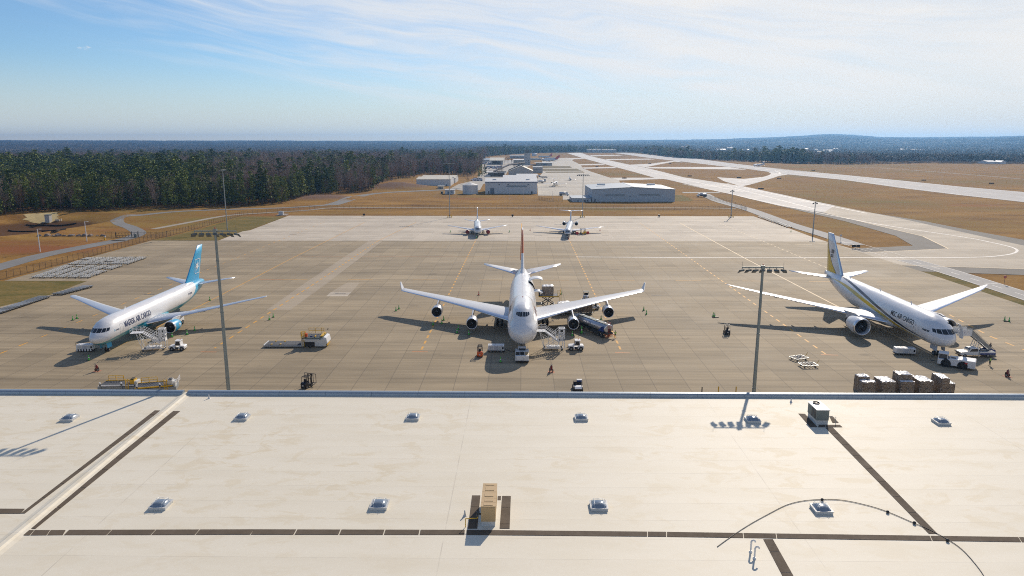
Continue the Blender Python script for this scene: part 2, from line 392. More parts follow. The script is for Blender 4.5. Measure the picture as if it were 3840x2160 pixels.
CON_L = concrete('light_apron_concrete', (.52, .445, .345), (.58, .505, .40), streak=.22, tone=.12, stain=.2, crack=.15)
CON_X = concrete('taxiway_concrete', (.57, .53, .475), (.67, .63, .57), streak=.08, stain=.1, crack=.25, tone=.12)
CON_Y = concrete('throat_concrete', (.44, .375, .285), (.50, .43, .33), streak=.10, stain=.2, crack=.35)
def asphalt(name, a, b_):
    m, k, b = bsdf(name)
    p = k.new('ShaderNodeNewGeometry').outputs['Position']
    n = k.noise(k.vm('MULTIPLY', p, (1, .6, 1)), .12, 5, .65); n2 = k.noise(p, 2.2, 3, .6)
    k.l.new(k.mix(k.m('ADD', k.m('MULTIPLY', k.maprange(n, .3, .7), .75), k.m('MULTIPLY', n2, .25)), a, b_), b.inputs['Base Color']); b.inputs['Roughness'].default_value = .85; b.inputs['Specular IOR Level'].default_value = .3
    return m
ASP = asphalt('old_asphalt', (.17, .165, .155), (.26, .25, .235)); ASP_D = asphalt('shoulder_asphalt', (.15, .135, .115), (.23, .21, .18)); GRAV = asphalt('gravel', (.30, .26, .2), (.42, .37, .3))
ASP_R = asphalt('runway_asphalt', (.42, .40, .37), (.58, .55, .51)); ROADC = asphalt('road_paving', (.36, .34, .31), (.44, .42, .385))
def sheet(name, pts, mat, z=0., px=True):
    """flat paved polygon; points are photograph pixels, or world (x, y) when given as ('w', x, y)"""
    vs = []
    for p in pts:
        if p[0] == 'w': vs.append((p[1], p[2], z))
        else: q = g(p[0], p[1], 0.); vs.append((q.x, q.y, z))
    b = MB(); b.add(vs, [tuple(range(len(vs)))])
    o = b.build(name, mat)
    if o.data.polygons[0].normal.z < 0: o.data.flip_normals()
    return struct(o)
def strip_pts(pts, hw):
    n = len(pts); L = []; Rr = []
    for i in range(n):
        d = (pts[min(i+1, n-1)]-pts[max(i-1, 0)]); d.z = 0; d.normalize(); nn = Vector((-d.y, d.x, 0))
        w = hw[i] if isinstance(hw, (list, tuple)) else hw
        L.append(pts[i]+nn*w); Rr.append(pts[i]-nn*w)
    return L, Rr
def catmull(P, n=6):
    out = []
    for i in range(len(P)-1):
        a, b, c, d = P[max(i-1, 0)], P[i], P[i+1], P[min(i+2, len(P)-1)]
        for j in range(n):
            t = j/n; out.append(.5*((2*b)+(c-a)*t+(2*a-5*b+4*c-d)*t*t+(3*b-a-3*c+d)*t*t*t))
    return out+[P[-1]]
def strip(name, pts, hw, mat, z=0., drape=False, curve=4, off=.03):
    P = [g(*p) for p in pts]
    if curve: P = catmull(P, curve)
    L, Rr = strip_pts(P, hw)
    b = MB(); vs = []
    for a, c in zip(L, Rr):
        for q in ((a, a*.5+c*.5, c) if drape else (a, c)):
            q = q.copy(); q.z = float(height(q.x, q.y))+off if drape else z; vs.append(q)
    w = 3 if drape else 2
    b.add(vs, [(i*w+j, (i+1)*w+j, (i+1)*w+j+1, i*w+j+1) for i in range(len(L)-1) for j in range(w-1)])
    o = b.build(name, mat)
    if o.data.polygons[0].normal.z < 0: o.data.flip_normals()
    return struct(o)

w_ = lambda x, y: ('w', x, y)
sheet('apron', [w_(-215, 70), w_(-215, 168), (0, 1150), (190, 1105), (328, 1053.5), (14, 1053.5), (567, 902), (819, 902), (2740, 905), (3100, 906), (3205, 935.6), (3381, 995), (3450, 1016), (3840, 1146), w_(235, 120), w_(235, 70)], CON_T, .0)
sheet('far_apron', [(819, 902), (908, 868), (939, 863), (1082.5, 808.6), (2825, 811), (2953, 854), (3039, 886), (3100, 906), (2740, 905)], CON_L, .0)
sheet('concrete_patch', [(1240.6, 1095.8), (1317.8, 1096), (1302, 1111), (1223, 1111)], CON_L, .008); sheet('concrete_patch', [(1385, 902), (1436, 902), (1230, 1060), (1090, 1162), (1000, 1162), (1146, 1060)], CON_P, .004)
sheet('concrete_patch', [(1300, 1060), (1350, 1060), (1318, 1096), (1240.6, 1095.8)], CON_P, .005)
sheet('taxiway', [(3100, 906), (3205, 935.6), (3240, 947), (3556, 932), (3462, 886), (3300, 848), (3090, 797), (2928, 773), (2800, 743), (2732, 726), (2687, 717), (2503, 673.5), (2456, 667), (2374, 644), (2299, 624), (2188, 594), (2126, 574), (2178, 573),
    (2217, 586), (2273, 599), (2363, 618), (2417, 628), (2475, 642), (2565, 665), (2640, 676), (2795, 700), (3039, 752), (3252, 795), (3380, 820), (3594, 867), (3840, 921), (4300, 1010), (4300, 1030), (3840, 1010), (3543, 1000), (3381, 995)], CON_Y, .006)
sheet('far_taxiway', [(3090, 797), (2928, 773), (2800, 743), (2732, 726), (2687, 717), (2503, 673.5), (2456, 667), (2374, 644), (2299, 624), (2188, 594), (2126, 574), (2178, 573), (2217, 586), (2273, 599), (2363, 618), (2417, 628), (2475, 642), (2565, 665), (2640, 676), (2795, 700), (3039, 752), (3130, 770)], CON_X, .012)
sheet('taxiway_shoulder', [(3190, 931), (3299, 927), (3423, 921), (3359, 884), (3167, 829), (3039, 799), (2928, 773), (3090, 790), (3462, 880), (3570, 935), (3240, 952)], ASP_D, -.03)
sheet('taxiway_shoulder', [(3252, 795), (3466, 829), (3637, 863), (3840, 899), (4300, 985), (4300, 1015), (3840, 925), (3594, 870), (3380, 823)], ASP_D, -.03)
sheet('taxiway_shoulder', [(3375, 992), (3543, 997), (3840, 1007), (4300, 1025), (4300, 1060), (3840, 1031), (3616, 1023), (3449, 1017)], ASP_D, -.03)
sheet('runway', [(2351, 573), (2499, 585), (2615, 595), (2740, 612), (2953, 637), (3167, 656), (3380, 677), (3594, 699), (3840, 720), (4300, 759), (4300, 808), (3840, 758), (3594, 731), (3380, 705), (3167, 675), (2953, 654), (2800, 633), (2732, 626), (2537, 603.6), (2440, 593), (2301, 573)], ASP_R, .0)
LINKS = [C3([(815,237),(905,250),(1010,246),(990,240)]), C3([(945,298),(965,310),(1210,303),(1180,293)]), C3([(990,330),(1010,342),(1325,335),(1290,324)]), C3([(1260,428),(1340,455),(1790,440),(1690,428)]),
    C3([(1060,212),(1080,222),(1380,214),(1340,208)]), C3([(1210,248),(1230,258),(1690,252),(1640,244)]), C3([(1440,303),(1600,328),(1640,318),(1880,272),(1960,280),(1890,262),(1660,292)]), C3([(1590,325),(1640,338),(2576,350),(2400,325)]),
    C4([(-120,385),(-60,420),(60,455),(90,466),(170,450),(260,425),(360,395),(430,372),(500,362),(640,355),(560,345),(430,338),(330,342),(355,352),(340,365),(290,382),(110,400)])]
for i, p in enumerate(LINKS): sheet('taxiway_link', p, CON_X, -.012-.004*i)
sheet('general_apron', C3([(560,240),(815,237),(905,250),(890,262),(965,300),(1000,340),(1080,372),(1270,432),(1340,455),(1372,497),(1040,508),(1040,600),(890,612),(890,640),(800,640),(800,602),(560,600),(550,440),(600,385),(600,240)]), concrete('old_ramp_concrete', (.46, .41, .33), (.54, .49, .41), tone=.16, stain=.3), -.05)
for p in ([(600,316),(868,316),(890,334),(600,337)], [(600,342),(935,342),(985,362),(600,364)], [(620,370),(995,368),(1010,379),(640,381)]):
    sheet('grass_strip', C3(p), 'winter_verge', -.04) if 'winter_verge' in MATS else sheet('grass_strip', C3(p), M('winter_verge', (.15, .105, .03), .95, var=.35, scale=.1), -.04)
strip('service_road', [(2640, 727), (2690, 752), (2760, 772), (2825, 791), (2953, 838), (3103, 884), (3206, 918)], 4.3, ROADC, .018, curve=3); strip('service_road', [(3400, 974), (3551, 1016), (3722, 1070), (3840, 1108), (4000, 1160)], 4.3, ROADC, .018, curve=3)
strip('perimeter_road', [(2560, 722), (2640, 722), (2700, 722)], 6, ROADC, -.02, curve=0)
# left: access road with its S bend, gravel tracks
strip('access_road', [(-260, 1075), (0, 1000), (145, 960), (300, 928), (450, 900)], 4.3, ASP, -.02, drape=True, off=.05)
strip('access_road', [(440, 902), (495, 888), (520, 872), (490, 852), (440, 834), (455, 818), (530, 806), (660, 793), (820, 786), (990, 781), (1100, 777), (1240, 767)], 3.3, ASP, drape=True, off=.05, curve=6)
strip('paved_road', [(1240, 768), (1290, 755), (1340, 739), (1380, 729), (1450, 722), (1560, 717), (1670, 711), (1720, 705)], [5.5,5.3,5.1,5,4.9,4.8,4.7,4.6,4.5,4.4,4.3,4.2,4.1,4,4,4,4,4,4,4,4,4,4,4,4,4,4,4,4], ASP, drape=True, off=.05, curve=4)
strip('gravel_track', [(575, 858), (700, 835), (850, 808), (1000, 797), (1150, 788), (1240, 779), (1400, 778), (1800, 779), (2200, 779), (2560, 779), (2760, 781)], 2.0, GRAV, drape=True, off=.04, curve=4)
sheet('car_park', [(1690, 706), (1720, 690), (1780, 676), (1806, 650), (1808, 604), (1840, 600), (1960, 600), (1990, 622), (1905, 640), (1890, 668), (1812, 690), (1800, 712), (1740, 716)], asphalt('car_park_paving', (.36, .33, .28), (.47, .43, .37)), -.06)
strip('gravel_track', [(3040, 621), (3300, 630), (3600, 652), (3840, 672), (4000, 686)], 2.2, GRAV, .0, curve=3)

# painted lines
def paint(name, col, a=.75):
    m, k, b = bsdf(name)
    p = k.new('ShaderNodeNewGeometry').outputs['Position']; n = k.noise(p, 1.1, 4, .7); n2 = k.noise(k.vm('MULTIPLY', p, (.1, 1, 1)), .5, 4, .6)
    k.l.new(k.mix(k.maprange(k.m('ADD', n, n2), .8, 1.4, 1, .45), (.33, .26, .18), col), b.inputs['Base Color']); b.inputs['Roughness'].default_value = .7
    return m
YEL = paint('yellow_line', (.80, .38, .02)); ORA = paint('orange_line', (.68, .22, .04)); WHT = paint('white_line', (.86, .82, .75)); CRM = paint('cream_line', (.74, .55, .30)); SKID = paint('tyre_marks', (.12, .11, .10))
def line(name, pts, w, mat, dash=None, z=.014, curve=0):
    P = [g(*p) for p in pts]
    if curve: P = catmull(P, curve)
    b = MB(); acc = 0.
    for a, c in zip(P, P[1:]):
        d = c-a; L = d.length; d = d/L; n = Vector((-d.y, d.x, 0))*(w/2)
        segs = [(0, L)]
        if dash:
            segs = []; per = dash[0]+dash[1]; t = -(acc % per)
            while t < L:
                s0, s1 = max(t, 0), min(t+dash[0], L)
                if s1 > s0+.02: segs.append((s0, s1))
                t += per
        acc += L
        for s0, s1 in segs:
            q = [a+d*s0+n, a+d*s0-n, a+d*s1-n, a+d*s1+n]
            for v in q: v.z = z
            b.add(q, [(0, 1, 2, 3)])
    o = b.build(name, mat)
    if len(o.data.polygons) and o.data.polygons[0].normal.z < 0: o.data.flip_normals()
    return struct(o)
D = (2.4, 2.2)
for p, bar in (([(1788, 893), (1577, 1318)], [(1545, 1319), (1604, 1319.5)]), ([(2134, 898), (2332, 1321)], [(2306, 1322), (2362, 1323.5)]), ([(1416, 904), (1185, 1060), (1098, 1116), (804, 1306)], [(752, 1319.5), (812, 1320)]), ([(2400, 836), (2640, 1006), (3096, 1328)], [(3078, 1330), (3143, 1332)])):
    line('apron_marking', p, .42, YEL, D); line('apron_marking', bar, .35, ORA)
line('apron_marking', [(1366, 834), (1094, 969), (746, 1149), (396, 1322)], .3, YEL); line('apron_marking', [(1218, 832), (907, 959), (100, 1286)], .3, YEL, (2.4, 4.2)); line('apron_marking', [(100, 1286), (0, 1326)], .45, YEL, (2.5, 3.5))
line('apron_marking', [(2549, 836), (2800, 972), (3106, 1131), (3510, 1337)], .5, CRM); line('apron_marking', [(2700, 838), (3099, 1004)], .4, CRM, D); line('apron_marking', [(3560, 1180), (3710, 1260), (3840, 1312), (3900, 1330)], .5, YEL, (2.6, 2.6))
line('apron_marking', [(1416, 904), (1560, 834)], .3, YEL)
line('apron_marking', [(1060, 1048), (560, 1047)], .35, ORA, (8, 15)); line('apron_marking', [(1060, 1048), (2600, 1052), (3460, 1059)], .35, YEL, (8, 13)); line('apron_marking', [(2560, 915), (3200, 918)], .4, CRM, (7, 9))
line('apron_marking', [(800, 960), (1700, 962.5)], .22, ORA); line('apron_marking', [(1700, 962.5), (2160, 963.5)], .25, YEL); line('apron_marking', [(1956, 838), (1957, 900)], .5, YEL, z=.016)
line('taxi_line', [(2160, 963.5), (2800, 967), (3300, 966), (3640, 965), (3765, 957), (3812, 944), (3799, 929), (3722, 910), (3600, 887), (3250, 833), (2910, 765), (2740, 727), (2560, 690)], 1.0, WHT, z=.024, curve=6)
line('taxi_line', [(3240, 947.5), (3556, 932.5), (3462, 886.5), (3300, 848), (3090, 797)], .6, CRM, z=.02); line('taxi_line', [(3378, 994.5), (3543, 999.5), (3840, 1008)], .5, CRM, z=.02)
line('taxi_line', [(2790, 703), (2900, 727), (3039, 758), (3252, 800)], 1.2, WHT, z=.024); line('taxi_line', [(2700, 692), (2880, 738), (3060, 785)], 1.0, WHT, z=.024)
line('taxi_line', [(2774, 697.5), (2762, 697), (2764, 702), (2790, 707), (2900, 732)], .6, WHT, z=.024, curve=4)
line('taxi_line', [(2180, 582), (2380, 632), (2560, 672), (2700, 703), (2790, 719)], 1.2, WHT, z=.024)
line('taxi_line', [(2720, 690), (2790, 678), (2880, 660), (2926, 650), (2905, 640)], 1.2, WHT, z=.024, curve=4)
for o in (-3.9, 3.9):
    pts = [(3205, 917.5), (3338, 956), (3551, 1016), (3722, 1070), (3900, 1127)]
    P = strip_pts([g(*q) for q in pts], abs(o))[0 if o < 0 else 1]
    b = MB()
    for a, c in zip(P, P[1:]):
        d = (c-a).normalized(); n = Vector((-d.y, d.x, 0))*.12; vs = [a+n, a-n, c-n, c+n]
        for v in vs: v.z = .032
        b.add(vs, [(0, 1, 2, 3)])
    struct(b.build('road_marking', WHT))
line('road_marking', [(3150, 903), (3338, 956), (3551, 1016), (3722, 1070), (3900, 1127)], .3, WHT, (5, 6), z=.034); line('road_marking', [(3130, 909), (3195, 910)], .5, WHT, z=.034); line('road_marking', [(3690, 1062), (3742, 1064)], .5, WHT, z=.034)
line('runway_marking', [(2330, 575), (2620, 605), (2900, 638), (3200, 668), (3500, 702), (3840, 741), (4300, 785)], .9, WHT, (30, 24), z=.02)
for e in (0, 1):
    line('runway_marking', [(2351-e*46, 574), (2740-e*8, 613.5+e*12), (3167, 657.5+e*16), (3594, 700.5+e*28.5), (3840, 721.5+e*34.5)], .9, WHT, z=.02)
line('tyre_mark', [(2560, 599), (2900, 638.5), (3200, 666), (3500, 697), (3840, 733)], 2.2, SKID, z=.014); line('tyre_mark', [(2900, 641), (3200, 670.5), (3500, 703.5)], 1.4, SKID, z=.014)

# pale erosion matting at the outlet of the basin
def drape_poly(name, pts, mat, step=2.2, off=.12):
    W2 = [gt(*p) for p in pts]
    xs = np.arange(min(p.x for p in W2), max(p.x for p in W2)+step, step); ys = np.arange(min(p.y for p in W2), max(p.y for p in W2)+step, step)
    def ins(x, y):
        c = False; n = len(W2)
        for i in range(n):
            a, b = W2[i], W2[(i+1) % n]
            if (a.y > y) != (b.y > y) and x < (b.x-a.x)*(y-a.y)/(b.y-a.y)+a.x: c = not c
        return c
    b = MB()
    for x in xs:
        for y in ys:
            if ins(x+step/2, y+step/2):
                q = [(x, y), (x+step, y), (x+step, y+step), (x, y+step)]
                b.add([(u, v, float(height(u, v))+off) for u, v in q], [(0, 1, 2, 3)])
    return struct(b.build(name, mat))
drape_poly('erosion_matting', [(84, 806), (155, 799), (215, 796), (220, 824), (188, 836), (140, 838), (112, 832), (85, 822), (105, 817)], M('erosion_mat', (.50, .38, .17), .95, var=.4, scale=.5, stretch=(2, .5, 1)), 1.6)

for px, py in ((1276, 1101.5), (2463, 1107), (1724.5, 813.5), (2023.5, 814), (2148, 814), (2020, 882), (2269.5, 883), (1099, 880), (1271.5, 881), (1536.6, 881), (559, 1104), (2560, 884)):
    q = g(px, py); b = MB(); b.add([(q.x-1.6, q.y-.35, .02), (q.x+1.6, q.y-.35, .02), (q.x+1.6, q.y+.35, .02), (q.x-1.6, q.y+.35, .02)], [(0, 1, 2, 3)]); struct(b.build('drain', SKID))

def patch_mat():
    m, k, b = bsdf('greening_grass'); p = k.new('ShaderNodeNewGeometry').outputs['Position']; n = k.noise(k.vm('MULTIPLY', p, (.6, 1.4, 1)), .12, 5, .65); n2 = k.noise(p, .9, 4, .65)
    c = k.mix(k.maprange(k.m('ADD', k.m('MULTIPLY', n, .6), k.m('MULTIPLY', n2, .4)), .34, .64), (.075, .085, .018), (.27, .18, .06)); k.l.new(c, b.inputs['Base Color']); b.inputs['Roughness'].default_value = .95; b.inputs['Specular IOR Level'].default_value = .1; return m
GRN = patch_mat()
sheet('grass_patch', [(-200, 1215), (0, 1150), (190, 1105), (328, 1053.5), (14, 1053.5), (-200, 1053)], GRN, -.05); sheet('grass_patch', C3([(1885, 592), (1960, 598), (2060, 640), (2040, 655), (1960, 655), (1885, 655)]), GRN, -.05); sheet('grass_patch', [(567, 901), (640, 886), (760, 856), (908, 812), (1070, 812), (935, 862), (905, 868), (815, 901)], GRN, -.06)
sheet('grass_patch', [(3345, 978), (3450, 1016), (3840, 1146), (3840, 1118), (3551, 1024)], GRN, -.05)
# ================================================================ the warehouse roof in the foreground
RZ = 11.0
def roof_mat():
    m, k, b = bsdf('roof_membrane')
    p = k.new('ShaderNodeNewGeometry').outputs['Position']; s = k.sep(p)
    big = k.noise(p, .05, 4, .6); pat = k.noise(k.vm('MULTIPLY', p, (1, 1.7, 1)), .28, 6, .68, dist=.6); fine = k.noise(p, 3., 3, .6); streak = k.noise(k.vm('MULTIPLY', p, (.25, 1.2, 1)), .35, 5, .6)
    zone = k.m('MULTIPLY', k.maprange(s[1], 45, 70, .25, 1, True), k.maprange(big, .36, .62, .1, 1, True))
    d = k.m('MULTIPLY', k.maprange(pat, .50, .60, 0, 1, True), zone)
    c = k.mix(k.m('MULTIPLY', d, .8), (.80, .74, .605), (.70, .60, .42))
    c = k.mix(k.maprange(streak, .42, .72, 0, .55), c, (.72, .65, .50))
    c = k.mix(k.maprange(fine, .3, .7, 0, .12), c, (.6, .52, .4))
    j1 = k.m('GREATER_THAN', k.m('ABSOLUTE', k.m('SUBTRACT', k.m('FRACT', k.m('DIVIDE', s[1], 3.05)), .5)), .4935)
    xo = k.m('ADD', s[0], 6.5)
    j2 = k.m('GREATER_THAN', k.m('ABSOLUTE', k.m('SUBTRACT', k.m('FRACT', k.m('DIVIDE', xo, 30.5)), .5)), .4985)
    jn = k.maprange(k.noise(p, .4, 3, .6), .35, .6)
    c = k.mix(k.m('MULTIPLY', k.m('MAXIMUM', j1, j2), k.m('MULTIPLY', jn, .6)), c, (.50, .45, .37))
    dirt = k.maprange(k.m('FRACT', k.m('DIVIDE', s[1], 3.05)), 0, 1, .0, .07)
    c = k.mix(dirt, c, (.55, .5, .42))
    k.l.new(c, b.inputs['Base Color']); b.inputs['Roughness'].default_value = .62; b.inputs['Specular IOR Level'].default_value = .3
    bp = k.new('ShaderNodeBump'); bp.inputs['Strength'].default_value = .25; bp.inputs['Distance'].default_value = .03
    k.l.new(k.m('ADD', k.m('MULTIPLY', streak, .7), k.m('MULTIPLY', j1, .5)), bp.inputs['Height']); k.l.new(bp.outputs[0], b.inputs['Normal'])
    return m
ROOF = roof_mat()
M('walk_pad', (.118, .088, .06), .9, var=.22, scale=.7); M('coping', (.30, .36, .42), .38, .35, var=.08, scale=.3); M('wall_panel', (.55, .53, .48), .6, var=.08)
M('plastic_dome', (.22, .27, .33), .14, spec=.7, coat=.5); M('curb_grey', (.62, .62, .60), .5)
wh = thing('warehouse', 'large cream flat roofed warehouse in the foreground with rows of skylights', 'warehouse', (0, 0, 0))
PY0, PY1 = 89.0, 89.55                                                     # parapet
b = MB(); b.add([(-170, -80, RZ), (170, -80, RZ), (170, PY0, RZ), (-170, PY0, RZ)], [(0, 1, 2, 3)]); b.build('roof', ROOF, wh)
b = MB(); b.box((0, 89.35, 5.4), (340, .2, 10.8)); b.box((-169.9, 4, 5.4), (.2, 170, 10.8)); b.box((169.9, 4, 5.4), (.2, 170, 10.8)); b.box((0, -80.2, 5.4), (340, .2, 10.8)); b.build('wall', 'wall_panel', wh)
XD0 = g(720, 1460, RZ); XD1 = g(-60, 2105, RZ)
def xdiv(y): return XD0.x+(XD1.x-XD0.x)*(y-XD0.y)/(XD1.y-XD0.y)
b = MB()
prof = [(PY0-.16, RZ-.4), (PY0-.16, RZ+.03), (PY0-.10, RZ+.32), (PY0+.02, RZ+.47), (PY0+.2, RZ+.52), (PY1, RZ+.5), (PY1+.03, RZ+.3), (PY1-.2, RZ-.4)]
for x0, x1 in ((-170, xdiv(PY0)-.3), (xdiv(PY0)+.3, 170)):
    L = np.arange(x0, x1, 6.1)
    for a in L: b.prism(prof, a+.012, min(a+6.09, x1), 'YZ')
b.build('parapet', 'coping', wh)
# expansion curb between the two roof halves
b = MB(); n = 24
ys = np.linspace(PY1-.05, -40, n); cs = [(-.85, 0), (-.5, .08), (-.22, .2), (.18, .21), (.4, .09), (.8, 0)]
vs = [(xdiv(y)+c[0], y, RZ+c[1]) for y in ys for c in cs]
b.add(vs, [(i*6+j, i*6+j+1, (i+1)*6+j+1, (i+1)*6+j) for i in range(n-1) for j in range(5)]+[tuple(range(6))]); b.build('expansion_curb', ROOF, wh)
# brown walkway pads, one part per run (px of their corners on the roof)
CR = crop(0, 1400, 1.907); CM = crop(1200, 1400, 1.907); CQ = crop(2540, 1400, 1.907)
def padrun(p00, p01, p10, p11, cuts, gap=.07, z=.03):
    """p00->p10 one long edge, p01->p11 the other; cuts = fractions where the pads butt"""
    A, B, Cc, Dd = [g(*p, RZ) for p in (p00, p01, p10, p11)]
    L = (Cc-A).length; b = MB(); e = [0]+list(cuts)+[1]
    for s, t in zip(e, e[1:]):
        s2, t2 = s+gap/L/2, t-gap/L/2
        q = [A.lerp(Cc, s2), A.lerp(Cc, t2), B.lerp(Dd, t2), B.lerp(Dd, s2)]
        b.add([(v.x, v.y, RZ+z) for v in q]+[(v.x, v.y, RZ+.001) for v in q], [(0, 1, 2, 3), (0, 4, 5, 1), (1, 5, 6, 2), (2, 6, 7, 3), (3, 7, 4, 0)])
    return b.build('walkway_pad', 'walk_pad', wh)
def cutf(p0, p1, pts, z=RZ):
    A, B = g(*p0, z), g(*p1, z); return [((g(*p, z)-A).dot(B-A))/(B-A).length_squared for p in pts]
def run(cropf, c4, cutpts, **k):
    c = cropf(c4); padrun(*c, cutf(c[0], c[2], cropf(cutpts)), **k)
run(CR, [(1240, 270), (1290, 270), (190, 1114), (252, 1114)], [(1138, 355), (1018, 451), (888, 555), (825, 607), (708, 691), (553, 820), (383, 960)])
run(CR, [(1108, 265), (1152, 266), (148, 1004), (176, 1004)], [(1068, 296), (975, 364), (875, 437), (780, 516), (672, 601), (553, 691), (430, 789), (297, 891)])
run(CR, [(-300, 968), (-340, 1003), (180, 970), (150, 1004)], [(-100, 968)])
run(CR, [(165, 1123), (132, 1160), (472, 1122), (452, 1157)], [(245, 1123), (360, 1123)])
A1 = [(492, 1121), (455, 1157), (1820, 1117), (1790, 1154)]
run(CR, A1, [(800, 1120), (1115, 1119), (1428, 1118)])
run(CM, [(-475, 1117), (-500, 1154), (1040, 1121), (1037, 1156)], [(-165, 1117), (150, 1119), (465, 1119), (716, 1120)], gap=.11)
run(CM, [(1046, 1121), (1044, 1156), (2479, 1135), (2479, 1169)], [(2342, 1133)])
run(CQ, [(-76, 1135.5), (-76, 1169.5), (2479, 1173), (2500, 1208)], [(470, 1143), (705, 1146), (1810, 1166), (2440, 1172)])
run(CQ, [(1058, 388), (1112, 388), (1800, 1150), (1862, 1150)], [(1086, 430), (1172, 509), (1253, 591), (1343, 680), (1435, 777), (1540, 884), (1650, 996), (1770, 1122)])
run(CQ, [(614, 1186), (682, 1186), (830, 1600), (915, 1600)], [(666, 1274), (748, 1425)])
run(CQ, [(865, 288), (912, 290), (950, 386), (1004, 386)], [(.0, 0)][:0] or [(920, 356)]); run(CQ, [(1010, 369), (1004, 386), (1164, 369), (1183, 386)], [(1058, 369)])
run(CQ, [(1085, 305), (1108, 306), (1110, 356), (1155, 356)], [])
run(CM, [(1088, 873), (1147, 873), (1058, 1113), (1124, 1113)], [(1077, 957), (1064, 1077)]); run(CM, [(1303, 877), (1365, 877), (1285, 1113), (1356, 1113)], [(1297, 960), (1288, 1079)]); run(CM, [(1272, 878), (1294, 878), (1270, 908), (1293, 908)], [])
# skylights: part = curb, sub-part = dome
def skylight(p, s=1.0):
    c = g(p[0]*1.4907, p[1]*1.4907, RZ); w = 1.42*s; d = 1.38*s
    b = MB(); 
    for k, (dx, dy, sx, sy) in enumerate(((0, -d/2, w+.12, .1), (0, d/2, w+.12, .1), (-w/2, 0, .1, d-.1), (w/2, 0, .1, d-.1))): b.box((dx, dy, .13), (sx, sy, .28))
    b.box((0, 0, .27), (w+.2, d+.2, .06))
    o = b.build('skylight', 'curb_grey', wh, (c.x, c.y, RZ))
    b = MB(); n = 12; vs = []
    def hz(u, v): return .28+.34*((1-abs(u)**2.6)*(1-abs(v)**2.6))**.7*(.86+.14*min(1, (abs(abs(u)-abs(v)))*3))+(.05 if abs(abs(u)-abs(v)) < .04 else 0)
    for i in range(n+1):
        for j in range(n+1):
            u = -1+2*i/n; v = -1+2*j/n; vs.append((u*w/2*.97, v*d/2*.97, hz(u, v)))
    b.add(vs, [(i*(n+1)+j, (i+1)*(n+1)+j, (i+1)*(n+1)+j+1, i*(n+1)+j+1) for i in range(n) for j in range(n)], 0, True); b.build('dome', 'plastic_dome', o)
    b = MB()
    for sg in (-1, 1):
        for t in (-.3, .3): b.tube([(t*w, sg*d*.55, .25), (t*w, sg*d*.42, .6), (t*w, 0, .7)], .012, 6)
        b.tube([(sg*w*.52, -d*.3, .25), (sg*w*.4, -d*.3, .58), (0, -d*.3, .66)], .012, 6); b.tube([(sg*w*.52, d*.3, .25), (sg*w*.4, d*.3, .58), (0, d*.3, .66)], .012, 6)
    b.build('fall_guard', 'galv_bright', o)
for p in ((405, 1274), (955, 1274), (1506, 1276), (2066, 1284), (610, 1053), (1039, 1053), (1462, 1054), (1893, 1059), (2367, 1064), (176, 1055)): skylight(p)
# goose-neck vents and small stub vents
def goose(px, py, h=.9):
    c = g(px, py, RZ); b = MB(); pts = [(0, 0, 0), (0, 0, h)]
    for i in range(1, 9): a = math.pi*i/8; pts.append((.16*(1-math.cos(a)), 0, h+.16*math.sin(a)))
    b.tube(pts, .075, 10); b.cyl((0, 0, 0), (0, 0, .14), .15, .1, 12); b.build('vent_pipe', 'white_paint', wh, (c.x, c.y, RZ))
goose(*CQ([(524, 1278)])[0]); goose(*CQ([(551, 1325)])[0])
for p in (CR([(1495, 180)])[0], CQ([(813, 207)])[0], (1743, 1935)):
    c = g(*p, RZ); b = MB(); b.lathe([(.2, 0), (.13, .06), (.07, .3), (.05, .55), (0, .56)], (0, 0, 0), 'Z', 12); b.build('vent_stub', 'curb_grey', wh, (c.x, c.y, RZ))
# roof-top air handling units stand on curbs: things of their own
c = g(1822, 1976, RZ); c2 = g(1858.5, 1975, RZ); wq = (c2-g(1804, 1975, RZ)).length
u = thing('air_handling_unit', 'tall tan rooftop air handling unit with four lid panels between brown walkway pads', 'air handler', ((g(1804, 1975, RZ).x+c2.x)/2, c2.y, RZ))
b = MB(); b.box((0, 2.0, .27), (wq*.94, 3.9, .54)); b.build('curb', 'curb_grey', u)
b = MB(); b.box((0, 2.02, 1.22), (wq, 4.3, 1.36)); b.build('cabinet', 'tan_metal', u, bevel=.02)
for i, (y0, y1) in enumerate(((-.1, .62), (.66, 1.36), (1.4, 2.5), (2.54, 3.62), (3.66, 4.15))): b = MB(); b.box((0, (y0+y1)/2-.0, 1.935), (wq+.04, y1-y0, .07)); b.box((0, (y0+y1)/2, 1.985), (wq*.62, (y1-y0)*.55, .03)); b.build('lid_panel', 'tan_metal', u)
b = MB(); b.tube([(-wq/2, .1, 1.15), (-wq/2-.28, .05, 1.15), (-wq/2-.3, .05, .95)], .09, 8); b.cyl((-wq/2-.12, .05, 1.3), (-wq/2-.38, .05, 1.3), .12, n=10); b.build('regulator', 'dark_steel', u)
b = MB(); b.tube([(-wq/2-.3, .05, 1.0), (-wq/2-.3, -.0, .8), (-wq/2-1.35, -.1, .8), (-wq/2-1.35, -.1, 0)], .035, 8); b.build('gas_pipe', 'yellow_paint', u)
